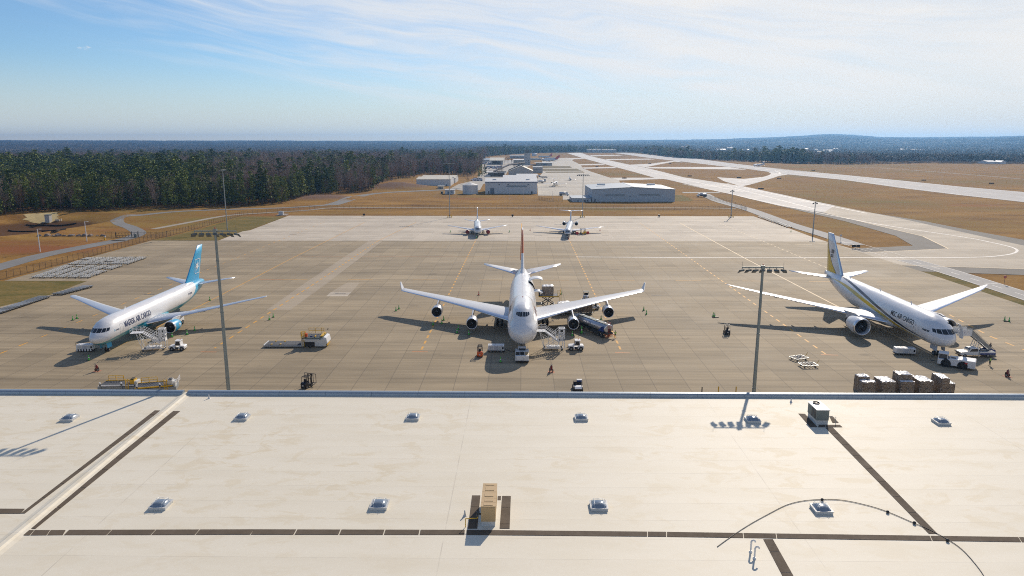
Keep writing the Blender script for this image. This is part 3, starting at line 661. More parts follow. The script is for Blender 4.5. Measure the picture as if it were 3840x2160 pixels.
# grey condenser at the right
q0 = g(2940+965/8.05, 1480+905/8.05, RZ); q1 = g(2940+1335/8.05, 1480+905/8.05, RZ); wv = (q1-q0).length
u = thing('condenser_unit', 'dark grey rooftop condenser unit with one round fan on its white top', 'condenser', ((q0.x+q1.x)/2, q0.y, RZ))
b = MB(); b.box((0, 1.35, .25), (wv*.96, 2.5, .5)); b.build('curb', 'curb_grey', u)
b = MB(); b.box((0, 1.35, 1.15), (wv, 2.7, 1.26)); b.build('cabinet', 'hvac_grey', u, bevel=.02)
b = MB(); b.box((0, 1.35, 1.82), (wv+.1, 2.8, .08))
for i in range(6): b.box((0, .2+i*.24, 1.875), (wv, .03, .02))
b.build('top_panel', 'white_paint', u)
b = MB(); b.lathe([(.42, 0), (.42, .1), (.36, .12), (.36, .03), (0, .03)], (0, 2.15, 1.87), 'Z', 20); b.cyl((0, 2.15, 1.9), (0, 2.15, 1.97), .12, n=12); b.build('fan', 'black_paint', u)
for k in (.3, 1.0): b = MB(); b.box((-wv/2-.012, k+.25, 1.15), (.024, .52, 1.0)); b.build('access_panel', 'dark_steel', u)
b = MB(); b.tube([(wv/2, .5, .8), (wv/2+1.0, .4, .8), (wv/2+1.0, .4, 0)], .03, 8); b.build('gas_pipe', 'galvanised', u)
# black flexible line lying on the roof
P = catmull([g(*p, RZ) for p in CQ([(285, 1243), (400, 1160), (510, 1088), (650, 1010), (780, 945), (900, 915), (1035, 905), (1180, 910), (1350, 945), (1500, 992), (1695, 1075), (1800, 1120), (1930, 1190), (2020, 1250), (2100, 1330), (2190, 1449), (2230, 1560)])], 5)
b = MB(); b.tube([(p.x, p.y, RZ+.05) for p in P], .03, 6)
cab = b.build('hose', 'black_paint'); tag(cab, 'thin black hose curving across the cream roof around a skylight', 'hose')
for p in CQ([(1035, 912), (1503, 1000), (1694, 1078), (1931, 1204)]):
    c = g(*p, RZ); b = MB(); b.lathe([(0, 0), (.1, .02), (.15, .1), (.13, .2), (.05, .26), (0, .27)], (c.x, c.y, RZ), 'Z', 12); b.build('weight', 'black_paint', cab)
# ================================================================ aircraft.  local axes: y runs aft from the nose, x to the right of the picture, z up
def hermite(tab):
    """smooth interpolation of rows (y, a, b, ...)"""
    T = np.array(tab, float); x = T[:, 0]; Y = T[:, 1:]
    d = np.gradient(Y, x, axis=0)
    dl = np.diff(Y, axis=0)/np.diff(x)[:, None]
    for i in range(1, len(x)-1):                                          # keep it monotone
        for j in range(Y.shape[1]):
            if dl[i-1, j]*dl[i, j] <= 0: d[i, j] = 0
            else: d[i, j] = 2*dl[i-1, j]*dl[i, j]/(dl[i-1, j]+dl[i, j])
    def fn(t):
        i = int(np.clip(np.searchsorted(x, t)-1, 0, len(x)-2)); h = x[i+1]-x[i]; u = np.clip((t-x[i])/h, 0, 1)
        return (2*u**3-3*u*u+1)*Y[i]+(u**3-2*u*u+u)*h*d[i]+(-2*u**3+3*u*u)*Y[i+1]+(u**3-u*u)*h*d[i+1]
    return fn
class Fus:
    def __init__(s, L, main, hump=None, nose=0., upto=22.):
        s.n0 = nose; s.up = upto
        s.L = L; s.f = hermite(main); s.h = hermite(hump) if hump else None; s.hy = (hump[0][0], hump[-1][0]) if hump else None
    def pt(s, y, th):
        zb, zt, w = s.f(min(max(y, 0), s.L)); zc = (zb+zt)/2; hh = max((zt-zb)/2, 1e-4); w = max(w, 1e-4)
        c, q = math.cos(th), math.sin(th)
        r = 1/math.sqrt((c/w)**2+(q/hh)**2)
        if s.h and s.hy[0] < y < s.hy[1]:
            t2, w2, z2 = s.h(y); h2 = t2-z2; o = zc-z2                        # upper lobe centre z2
            A = (c/w2)**2+(q/h2)**2; B = 2*q*o/h2**2; Cc = (o/h2)**2-1; D = B*B-4*A*Cc
            if D > 0:
                r2 = (-B+math.sqrt(D))/(2*A)
                if r2 > 0: k = .35; m = max(r, r2); r = m+k*math.exp(-abs(r-r2)/k)*.35 if abs(r-r2) < 2 and q > 0 else m
        return Vector((r*c, s.wp(y), zc+r*q))
    def wp(s, y): return y if y > s.up else s.n0+y*(s.up-s.n0)/s.up
    def side(s, y, z, sg):
        lo, hi = -math.pi/2, math.pi/2
        for _ in range(34):
            m = (lo+hi)/2
            if s.pt(y, m).z < z: lo = m
            else: hi = m
        p = s.pt(y, lo); p.x = abs(p.x)*sg; return p
    def front(s, x, z):
        """where the line of sight along +y at (x, z) meets the nose"""
        def inside(y):
            zb, zt, w = s.f(y); zc = (zb+zt)/2
            th = math.atan2(z-zc, abs(x)+1e-6); p = s.pt(y, th); return math.hypot(p.x, p.z-zc) >= math.hypot(x, z-zc)
        lo, hi = 0., 14.
        for _ in range(34):
            m = (lo+hi)/2
            if inside(m): hi = m
            else: lo = m
        return Vector((x, s.wp(hi), z))
    def nrm(s, y, th):
        a = s.pt(y+.03, th)-s.pt(y-.03, th); b = s.pt(y, th+.01)-s.pt(y, th-.01); n = b.cross(a); n.normalize(); return -n if n.dot(Vector((math.cos(th), 0, math.sin(th)))) < 0 else n
    def mesh(s, mats, root, name='fuselage', nt=56, hole=None):
        ys = sorted(set(list(np.concatenate([np.array([0.0001, .03, .08, .16, .28, .45, .65, .9]), np.arange(1.2, 9, .3), np.arange(9, s.L-.01, .6), [s.L]]))))
        b = MB(); vs = []
        for y in ys:
            for i in range(nt): vs.append(s.pt(y, 2*math.pi*i/nt-math.pi/2))
        fs = []
        for j in range(len(ys)-1):
            for i in range(nt):
                q = (j*nt+i, j*nt+(i+1) % nt, (j+1)*nt+(i+1) % nt, (j+1)*nt+i)
                if hole:
                    c = (vs[q[0]]+vs[q[2]])/2
                    if any(h[0] < c.y < h[1] and h[2] < c.z < h[3] and c.x*h[4] > 0 for h in hole): continue
                fs.append(q)
        b.add(vs, fs, 0, True); n = len(ys)
        b.add([vs[i] for i in range(nt)], [tuple(range(nt))], 0, True); b.add([vs[(n-1)*nt+i] for i in range(nt)], [tuple(range(nt))], 0)
        return b.build(name, mats, root)
    def panes(s, quads, mat, root, name, off=.018, n=4, mirror=True, th=None):
        """window panes: corners (x, z) seen from the front"""
        b = MB()
        for Q in quads:
            for sg in ((1, -1) if mirror else (1,)):
                vs = []
                for i in range(n+1):
                    for j in range(n+1):
                        u, v = i/n, j/n
                        x = (Q[0][0]*(1-u)+Q[1][0]*u)*(1-v)+(Q[3][0]*(1-u)+Q[2][0]*u)*v; z = (Q[0][1]*(1-u)+Q[1][1]*u)*(1-v)+(Q[3][1]*(1-u)+Q[2][1]*u)*v
                        p = s.front(x, z); p = p+Vector((x*.25, -1, .3)).normalized()*off; p.x *= sg; vs.append(p)
                b.add(vs, [(i*(n+1)+j, (i+1)*(n+1)+j, (i+1)*(n+1)+j+1, i*(n+1)+j+1) for i in range(n) for j in range(n)], 0, True)
        return b.build(name, mat, root)
    def ribbon(s, path, w, sg, mat, root, name, off=.015, closed=False):
        """thin line drawn on the skin along (y, z) points"""
        b = MB(); P = path+[path[0]] if closed else path; D = []
        for a, c in zip(P, P[1:]):
            n = max(1, int(math.hypot(c[0]-a[0], c[1]-a[1])/.25))
            D += [(a[0]+(c[0]-a[0])*i/n, a[1]+(c[1]-a[1])*i/n) for i in range(n)]
        D.append(P[-1]); Q = [s.side(y, z, sg)+Vector((sg*off, 0, 0)) for y, z in D]
        for a, c in zip(Q, Q[1:]):
            d = (c-a).normalized(); zc = (s.f(a.y)[0]+s.f(a.y)[1])/2; nn = Vector((a.x, 0, a.z-zc)).normalized(); t = d.cross(nn)*(w/2)
            b.add([a+t, a-t, c-t, c+t], [(0, 1, 2, 3)])
        return b.build(name, mat, root)
    def letter(s, txt, y0, z0, size, sg, mat, parent, bold=.02, name='lettering', wide=1., off=.03):
        """text wrapped round the skin, from y0 on the left of the reader"""
        me = text_mesh(txt, size, bold); bm = bmesh.new(); bm.from_mesh(me); bpy.data.meshes.remove(me)
        for i in range(1, 9): bmesh.ops.bisect_plane(bm, geom=bm.verts[:]+bm.edges[:]+bm.faces[:], plane_co=(0, size*(i/8-.15), 0), plane_no=(0, 1, 0))
        for v in bm.verts:
            y = y0+sg*v.co.x*wide; z = z0+v.co.y
            p = s.side(y, z, sg); zc = (s.f(y)[0]+s.f(y)[1])/2
            v.co = p+Vector((p.x, 0, p.z-zc)).normalized()*off
        bmesh.ops.recalc_face_normals(bm, faces=bm.faces)
        me = bpy.data.meshes.new(name); bm.to_mesh(me); bm.free(); me.materials.append(MATS[mat])
        o = bpy.data.objects.new(name, me); COL.objects.link(o); o.parent = parent; return o

AF = [(1.0, 0.), (.86, .030), (.70, .052), (.52, .064), (.34, .066), (.2, .058), (.1, .044), (.04, .029), (.012, .015), (0, 0), (.012, -.011), (.04, -.02), (.1, -.03), (.25, -.042), (.45, -.042), (.7, -.026), (.86, -.012)]
def foil(secs, root, name, mats, sym=False, vertical=False, mirror=0, tk=1.0, bands=True):
    """secs: (span, LE y, chord, height, relative thickness).  material 0 skin, 1 leading edge, 2 control surface"""
    af = [(u, (w if not sym else (abs(w) if i < 9 else -abs(w))*.95)) for i, (u, w) in enumerate(AF)]
    if sym: af = [(u, .0) if u in (0, 1.) else (u, (.5*(.2969*u**.5-.126*u-.3516*u*u+.2843*u**3-.1015*u**4)/.1*.12)*(1 if i < 9 else -1)) for i, (u, _) in enumerate(AF)]
    n = len(af); b = MB(); vs = []
    S2 = []
    for a, c in zip(secs, secs[1:]):
        for i in range(4): S2.append(tuple(np.array(a)*(1-i/4)+np.array(c)*i/4))
    S2.append(secs[-1])
    for sp, le, ch, z, tr in S2:
        for u, w in af:
            t = w*ch*tr*tk
            vs.append(Vector((t, le+u*ch, sp)) if vertical else Vector((sp*(mirror or 1), le+u*ch, z+t)))
    for j in range(len(S2)-1):
        for i in range(n):
            i2 = (i+1) % n; um = (af[i][0]+af[i2][0])/2
            b.add([], [], 0)
            m = 0
            if bands: m = 1 if um < .075 else (2 if um > .72 else 0)
            b.f.append([j*n+i, j*n+i2, (j+1)*n+i2, (j+1)*n+i]); b.m.append(m); b.sm.append(True)
    b.v = [tuple(v) for v in vs]
    b.f.append(list(range(n))); b.m.append(0); b.sm.append(False); b.f.append(list(range((len(S2)-1)*n, len(S2)*n))); b.m.append(0); b.sm.append(False)
    return b.build(name, mats, root)
def wing_z(secs, x, up=True):
    for a, c in zip(secs, secs[1:]):
        if a[0] <= x <= c[0]:
            t = (x-a[0])/(c[0]-a[0]); return tuple(np.array(a)*(1-t)+np.array(c)*t)
    return secs[-1]
def engine(root, x, y, z, r, L, mats, core=True, lip=.1, name='engine', fan_r=None, spin=True, cover=None):
    """y = lip plane; mats: nacelle, lip, duct"""
    b = MB()
    prof = [(r*.80, .75*r), (r*.79, .45*r), (r*.80, .2*r), (r*.835, .07*r), (r*.875, .015*r), (r*.915, .0), (r*.95, .04*r), (r*.975, .12*r), (r*.995, .3*r), (r*1.0, .6*r), (r*.99, L*.5), (r*.93, L*.75), (r*.80, L)]
    b.lathe([(p, q) for p, q in prof], (0, 0, 0), 'Y', 40, ms=[2, 2, 2, 1, 1, 1, 1, 1, 0, 0, 0, 0])
    b.lathe([(r*.8, L), (r*.72, L-.02), (r*.70, L*.7)], (0, 0, 0), 'Y', 40, 2)
    o = b.build(name, mats, root, (x, y, z))
    fr = r*.80; b = MB()
    b.lathe([(fr, .0), (fr*.3, .06)], (0, .62*r, 0), 'Y', 40, 0)
    for i in range(22):
        a = 2*math.pi*i/22; c, q = math.cos(a), math.sin(a); a2 = a+.16
        b.add([(fr*.28*c, .56*r, fr*.28*q), (fr*.98*math.cos(a2), .60*r, fr*.98*math.sin(a2)), (fr*.98*math.cos(a2+.14), .52*r, fr*.98*math.sin(a2+.14)), (fr*.28*math.cos(a+.2), .5*r, fr*.28*math.sin(a+.2))], [(0, 1, 2, 3)], 1)
    b.build('fan', ['black_paint', 'fan_blade'], o)
    b = MB(); b.lathe([(0, .12*r), (.09*r, .2*r), (.17*r, .34*r), (.23*r, .55*r)], (0, 0, 0), 'Y', 20, 0)
    if spin:
        for i in range(10):
            a = i*.42; a2 = a+.42; r0 = (.07+.0125*i)*r; r1 = r0+.035*r; yy = (.155+.030*i)*r
            b.add([(r0*math.cos(a), yy-.0, r0*math.sin(a)), (r1*math.cos(a), yy+.0, r1*math.sin(a)), (r1*math.cos(a2), yy+.028*r, r1*math.sin(a2)), (r0*math.cos(a2), yy+.02*r, r0*math.sin(a2))], [(0, 1, 2, 3)], 1)
    b.build('spinner', ['dark_steel', 'white_paint'], o)
    if core:
        b = MB(); b.lathe([(r*.62, L*.75), (r*.60, L), (r*.42, L+.75*r), (r*.40, L+.78*r), (r*.3, L+.6*r)], (0, 0, 0), 'Y', 28); b.lathe([(r*.32, L*.9), (r*.26, L+.8*r), (.02, L+1.25*r)], (0, 0, 0), 'Y', 20); b.build('exhaust', 'dark_metal', o)
    if cover:
        b = MB(); b.lathe([(r*.97, .16*r), (r*.97, .05*r), (r*.86, -.05*r), (0, -.09*r)], (0, 0, 0), 'Y', 32); b.build('intake_cover', cover, o)
    return o
def pylon(root, x, y0, z0, y1, z1, y2, z2, y3, z3, w, mat, sweep=0.):
    """side outline: (y0,z0) front low, (y1,z1) front high, (y2,z2) rear high, (y3,z3) rear low"""
    b = MB(); P = [(y0, z0), (y0+(y1-y0)*.3, z0+(z1-z0)*.62), (y1, z1), (y2, z2), (y3, z3)]; n = len(P)
    ws = [.25, .5, .8, 1, .6]
    vs = [(x-w*k/2, y, z) for k, (y, z) in zip(ws, P)]+[(x+w*k/2, y, z) for k, (y, z) in zip(ws, P)]
    b.add(vs, [tuple(range(n)), tuple(range(2*n-1, n-1, -1))]+[(i, n+i, n+(i+1) % n, (i+1) % n) for i in range(n)], 0)
    return b.build('pylon', mat, root, bevel=.03)
def canoe(root, x, y0, y1, z, r, mat):
    b = MB(); n = 10; L = y1-y0; prof = [(.02, 0), (r*.6, .1*L), (r, .35*L), (r, .6*L), (r*.5, .88*L), (.02, L)]
    b.lathe(prof, (0, 0, 0), 'Y', 10); b.v = [(v[0]*.7, v[1], v[2]-.12*abs(v[1]/L-.5)) for v in b.v]
    return b.build('flap_fairing', mat, root, (x, y0, z))
def gear(root, x, y, ztop, rw, ww, track, rows, pitch, name, doors=None, col='dirty_white', dcol='white_paint', dz=None):
    b = MB(); b.cyl((x, y, rw+.05), (x, y, ztop), .16, .2, 12); b.cyl((x, y+.1, rw+.5), (x, y+1.3, ztop), .08, n=8); b.bar((x, y-.3, rw+.9), (x, y-.1, rw+.2), .07)
    ys = [(i-(rows-1)/2)*pitch for i in range(rows)]
    if rows > 1: b.bar((x, y+ys[0]-.2, rw), (x, y+ys[-1]+.2, rw), .26)
    for yy in ys: b.cyl((x-track/2, y+yy, rw), (x+track/2, y+yy, rw), .09, n=10)
    o = b.build(name, col, root)
    for yy in ys:
        for sg in (-1, 1): w = MB(); w.wheel((x+sg*track/2, y+yy, rw), rw, ww, 'X', 18); w.build('wheel', ['dark_rubber', 'grey_steel'], o)
    for (dx, dy0, dy1, z0, z1, lean) in doors or []:
        d = MB(); d.add([(x+dx, y+dy0, z1), (x+dx, y+dy1, z1), (x+dx+lean, y+dy1, z0), (x+dx+lean, y+dy0, z0), (x+dx+.05, y+dy0, z1), (x+dx+.05, y+dy1, z1), (x+dx+lean+.05, y+dy1, z0), (x+dx+lean+.05, y+dy0, z0)], [(0,1,2,3),(4,7,6,5),(0,4,5,1),(1,5,6,2),(2,6,7,3),(3,7,4,0)]); d.build('gear_door', dcol, o)
    return o
M('fan_blade', (.10, .10, .11), .35, .6); M('dark_metal', (.12, .105, .09), .4, .8, var=.2); M('wing_grey', (.50, .52, .54), .38, var=.06, scale=.5); M('wing_light', (.58, .595, .62), .42, var=.05, scale=.4); M('flap_grey', (.50, .52, .545), .4, var=.06, scale=.5)
M('polished_edge', (.78, .79, .81), .22, .85, var=.06); M('nacelle_white', (.78, .78, .78), .26, coat=.4, var=.05); M('nacelle_silver', (.55, .555, .57), .3, .55, var=.08); M('sky_cyan', (.015, .36, .64), .33, coat=.3, var=.06)
M('airline_navy', (.015, .035, .12), .4); M('line_grey', (.38, .4, .43), .5); M('msc_black', (.018, .02, .03), .4); M('msc_yellow', (.62, .44, .02), .35, coat=.3, var=.06); M('tail_orange', (.72, .15, .03), .38, coat=.2); M('wing_blue', (.16, .30, .50), .35, var=.08)
M('tail_grey', (.55, .56, .58), .35, coat=.2); M('dark_blue', (.02, .03, .07), .35); M('teal_paint', (.02, .22, .20), .4); M('cover_red', (.28, .05, .045), .75, var=.25)
def livery(name, build, base=(.80, .80, .80), rough=.27):
    """fuselage paint: build(k, x, y, z, white) -> colour from the position on the aircraft"""
    m, k, b = bsdf(name)
    tc = k.new('ShaderNodeTexCoord').outputs['Object']; s = k.sep(tc)
    n = k.noise(tc, .35, 4, .6); n2 = k.noise(k.vm('MULTIPLY', tc, (1, .25, 2)), .9, 4, .6)
    f = k.maprange(k.m('ADD', k.m('MULTIPLY', n, .5), k.m('MULTIPLY', n2, .5)), .3, .7, .87, 1.03)
    c = build(k, s[0], s[1], s[2], base)
    c = k.vm('MULTIPLY', c, k.comb(f, f, f))
    pj = k.m('GREATER_THAN', k.m('ABSOLUTE', k.m('SUBTRACT', k.m('FRACT', k.m('DIVIDE', s[1], 5.4)), .5)), .4965)
    c = k.mix(k.m('MULTIPLY', pj, .3), c, (.3, .3, .32))
    k.l.new(c, b.inputs['Base Color']); k.put(b.inputs['Roughness'], k.maprange(n2, .3, .7, rough-.04, rough+.1)); b.inputs['Coat Weight'].default_value = .35; b.inputs['Coat Roughness'].default_value = .1
    MATS[name] = m
def curve_of(k, t, pts, lo, hi):
    """piecewise curve as a float-curve node: t in y metres"""
    n = k.new('ShaderNodeFloatCurve'); c = n.mapping.curves[0]
    y0, y1 = pts[0][0], pts[-1][0]
    P = [((y-y0)/(y1-y0), (z-lo)/(hi-lo)) for y, z in pts]
    c.points[0].location = P[0]; c.points[-1].location = P[-1]
    for p in P[1:-1]: c.points.new(*p)
    n.mapping.update(); k.put(n.inputs['Value'], k.maprange(t, y0, y1)); n.inputs['Factor'].default_value = 1
    return k.m('ADD', k.m('MULTIPLY', n.outputs[0], hi-lo), lo)

# ---------------------------------------------------------------- white and cyan twin-jet (left)
def lv767(k, x, y, z, base):
    edge = curve_of(k, y, [(0, 2.2), (2, 2.75), (5, 3.2), (10, 3.45), (20, 3.5), (33, 3.45), (38, 3.6), (41, 4.0), (43.6, 5.2), (45.3, 6.5), (46.6, 8.0), (47, 8.4)], 1.5, 9)
    low = k.maprange(k.m('SUBTRACT', z, edge), -.03, .03, 1, 0)
    aft = k.maprange(y, 47., 47.05, 0, 1)
    c = k.mix(low, base, (.02, .32, .44)); c = k.mix(aft, c, (.015, .37, .62))
    tail = k.maprange(y, 40.5, 42, 0, 1); return k.mix(k.m('MULTIPLY', low, tail), c, (.015, .37, .62))
livery('cyan_white_livery', lv767)
def jet_767():
    t = thing('cargo_jet', 'white and cyan twin engined cargo jet with a star on its cyan tail', 'airplane', (-87.75, 138.6, 0), 0)
    fu = Fus(53.7, [(0, 3.72, 3.72, 0), (.06, 3.45, 4.0, .30), (.2, 3.2, 4.22, .58), (.5, 2.9, 4.5, .95), (1.1, 2.55, 4.88, 1.42), (1.9, 2.27, 5.32, 1.84), (2.7, 2.1, 5.85, 2.1), (3.5, 1.99, 6.34, 2.27), (4.5, 1.93, 6.8, 2.4), (6, 1.9, 7.14, 2.49), (8, 1.9, 7.29, 2.515), (11, 1.9, 7.3, 2.515), (36, 1.9, 7.3, 2.515), (40, 2.25, 7.3, 2.46), (44, 3.0, 7.28, 2.22), (48, 3.95, 7.2, 1.75), (51, 4.7, 7.0, 1.2), (53, 5.25, 6.7, .7), (53.7, 5.55, 6.4, .4)], nose=1.5)
    body = fu.mesh('cyan_white_livery', t)
    fu.panes([[(.05, 4.98), (.86, 4.93), (.82, 5.62), (.05, 5.66)], [(.96, 4.93), (1.52, 4.95), (1.42, 5.60), (.91, 5.62)], [(1.60, 4.97), (1.93, 5.08), (1.82, 5.60), (1.50, 5.60)]], 'black_glass', t, 'cockpit_window')
    fu.letter('MAERSK AIR CARGO', 8.2, 4.5, 1.7, 1, 'airline_navy', body, bold=.03, wide=.76)
    fu.letter('MAERSK', 4.75, 4.62, .34, 1, 'airline_navy', body, bold=.01, wide=1.0); fu.ribbon([(4.25, 4.62), (4.55, 4.62), (4.55, 4.92), (4.25, 4.92)], .07, 1, 'sky_cyan', body, 'emblem', closed=True)
    fu.letter('N1ND53A', 39.6, 5.0, .55, 1, 'airline_navy', body, bold=.01) if False else fu.letter('OY-SRN', 39.4, 5.0, .6, 1, 'airline_navy', body, bold=.01)
    fu.ribbon([(6.5, 3.55), (7.55, 3.55), (7.62, 5.4), (7.35, 5.62), (6.7, 5.62), (6.45, 5.4)], .05, 1, 'line_grey', body, 'door_outline', closed=True)
    fu.ribbon([(10.9, 3.2), (14.4, 3.2), (14.4, 4.25)], .03, 1, 'line_grey', body, 'cargo_door_outline'); fu.ribbon([(39.6, 3.9), (40.5, 3.9), (40.5, 5.7), (39.6, 5.7)], .04, 1, 'line_grey', body, 'door_outline', closed=True)
    ws = [(1.4, 17.6, 10.2, 2.75, 1.6), (2.6, 18.6, 9.2, 2.85, 1.5), (7.9, 22.6, 5.9, 3.5, 1.1), (14.2, 26.7, 4.2, 4.4, .95), (20.4, 30.8, 2.9, 5.3, .9), (24., 33.0, 2.2, 5.8, .85), (24.5, 33.7, 1.4, 5.9, .8)]
    for sg in (1, -1): foil(ws, t, 'wing', ['wing_blue_top', 'polished_edge', 'flap_grey'], mirror=sg)
    b = MB(); b.lathe([(.3, 0), (1.35, 2.2), (1.75, 5), (1.8, 10), (1.5, 13), (.3, 16.5)], (0, 0, 0), 'Y', 24); b.v = [(v[0]*1.62, v[1], v[2]*.72) for v in b.v]; b.build('belly_fairing', 'cyan_white_livery', t, (0, 15.6, 2.75))
    hs = [(.9, 46.0, 5.6, 6.1, 1.0), (9.31, 52.0, 1.7, 7.05, .9)]
    for sg in (1, -1): foil(hs, t, 'stabilizer', ['wing_blue_top', 'polished_edge', 'flap_grey'], mirror=sg)
    fin = foil([(6.6, 41.6, 9.9, 0, 1), (7.4, 43.5, 8.0, 0, .95), (15.95, 52.0, 3.3, 0, .85)], t, 'fin', ['sky_cyan', 'sky_cyan', 'sky_cyan'], sym=True, vertical=True)
    # the emblem on the fin: rounded frame and seven-pointed star, both sides
    def fx(y, z): u = (z-7.4)/(15.85-7.4); ch = 8.0+(3.3-8.0)*u; return .062*ch+.02
    cy, cz, sl = 50.2, 10.7, .62
    for sg in (1, -1):
        b = MB(); pts = []
        for i in range(14):
            a = math.pi/2+2*math.pi*i/14; r = 1.22 if i % 2 == 0 else .46; pts.append((cy+r*math.cos(a)+.3*(r*math.sin(a)), cz+r*math.sin(a)*1.12))
        b.add([(sg*fx(*p), p[0], p[1]) for p in [(cy, cz)]+pts], [(0, i+1, (i+1) % 14+1) for i in range(14)])
        fr = []
        for sx, sz, a0 in ((1, 1, 0), (-1, 1, 90), (-1, -1, 180), (1, -1, 270)):
            for q in range(5):
                a = R(a0+q*22.5); fr.append((sx*1.15+.3*math.cos(a), sz*1.55+.3*math.sin(a)))
        n = len(fr)
        vo = [(cy+p[0]+.3*p[1], cz+p[1]) for p in fr]; vi = [(cy+p[0]*.91+.3*p[1]*.93, cz+p[1]*.93) for p in fr]
        b.add([(sg*fx(*p), p[0], p[1]) for p in vo+vi], [(i, (i+1) % n, n+(i+1) % n, n+i) for i in range(n)])
        b.build('star_emblem', 'white_paint', fin)
    for sg in (1, -1):
        e = engine(t, sg*7.92, 17.4, 2.25, 1.42, 3.6, ['sky_cyan', 'polished_edge', 'dark_metal'])
        pylon(t, sg*7.92, 18.3, 3.5, 20.2, 4.0, 25.6, 3.6, 22.6, 2.9, .42, 'white_paint')
        b = MB(); pts = []
        for i in range(14): a = 2*math.pi*i/14; r = .62 if i % 2 == 0 else .24; pts.append((r*math.cos(a), r*math.sin(a)))
        for s2 in (1, -1):
            b = MB(); f = lambda p: (s2*(math.sqrt(max(0, 1.44**2-(p[1]+.25)**2))+.01), 2.25+p[0], p[1]+.25)
            b.add([f(p) for p in [(0, 0)]+pts], [(0, i+1, (i+1) % 14+1) for i in range(14)]); b.build('star_emblem', 'white_paint', e)
        for x in (5., 10.6, 14.2): s_ = wing_z(ws, x); canoe(t, sg*x, s_[1]+s_[2]*.55, s_[1]+s_[2]*1.12, s_[3]-.3, .34, 'flap_grey')
        gear(t, sg*4.65, 28.4, 3.0, .56, .42, 1.15, 2, 1.42, 'main_gear', [(sg*.55, -1.6, 1.6, .9, 2.6, sg*.1)])
    gear(t, 0, 6.2, 2.2, .46, .34, .62, 1, 0, 'nose_gear', [(.62, -1.2, .5, 1.0, 2.05, .12), (-.66, -1.2, .5, 1.0, 2.05, -.12)], dcol='sky_cyan')
    for y in (14., 44.5): b = MB(); b.add([(0, y, 7.25), (0, y+.5, 7.25), (0, y+.55, 7.85), (0, y+.3, 7.85), (.05, y, 7.25), (.05, y+.5, 7.25), (.05, y+.55, 7.85), (.05, y+.3, 7.85)], [(0,1,2,3),(4,7,6,5),(0,4,5,1),(1,5,6,2),(2,6,7,3),(3,7,4,0)]); b.build('antenna', 'white_paint', t)
    return t
M('wing_blue_top', (.40, .46, .55), .33, var=.06, scale=.4)
jet_767()

# ---------------------------------------------------------------- large twin-jet with yellow and black swoosh (right)
def lv777(k, x, y, z, base):
    tt = k.m('DIVIDE', k.m('SUBTRACT', y, 6.), 54.)
    lo = curve_of(k, y, [(6, 2.95), (10, 2.75), (14, 2.85), (18, 3.25), (22, 3.85), (27, 4.6), (33, 5.45), (40, 6.35), (46, 6.95), (51, 7.15), (56, 7.0), (60, 6.6)], 2, 9)
    hi = curve_of(k, y, [(6, 3.0), (10, 3.05), (14, 3.4), (18, 4.0), (22, 4.7), (27, 5.5), (33, 6.3), (40, 7.05), (46, 7.4), (51, 7.35), (56, 7.05), (60, 6.65)], 2, 9)
    b0 = curve_of(k, y, [(4, 3.55), (8, 3.5), (12, 3.6), (16, 4.0), (20, 4.6), (25, 5.4), (31, 6.35), (37, 7.15), (43, 7.8), (49, 8.2), (54, 8.42), (57, 8.5)], 2, 9)
    b1 = curve_of(k, y, [(4, 3.57), (8, 3.68), (12, 4.0), (16, 4.55), (20, 5.2), (25, 6.0), (31, 6.9), (37, 7.62), (43, 8.1), (49, 8.4), (54, 8.52), (57, 8.55)], 2, 9)
    def band(a, b, y0, y1): return k.m('MULTIPLY', k.m('MULTIPLY', k.maprange(k.m('SUBTRACT', z, a), -.015, .015, 0, 1), k.maprange(k.m('SUBTRACT', b, z), -.015, .015, 0, 1)), k.m('MULTIPLY', k.m('GREATER_THAN', y, y0), k.m('LESS_THAN', y, y1)))
    c = k.mix(band(lo, hi, 6.2, 59), base, (.66, .45, .015)); c = k.mix(band(b0, b1, 4.2, 56.5), c, (.02, .025, .04))
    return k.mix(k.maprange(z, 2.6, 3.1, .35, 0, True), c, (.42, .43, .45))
livery('swoosh_livery', lv777)
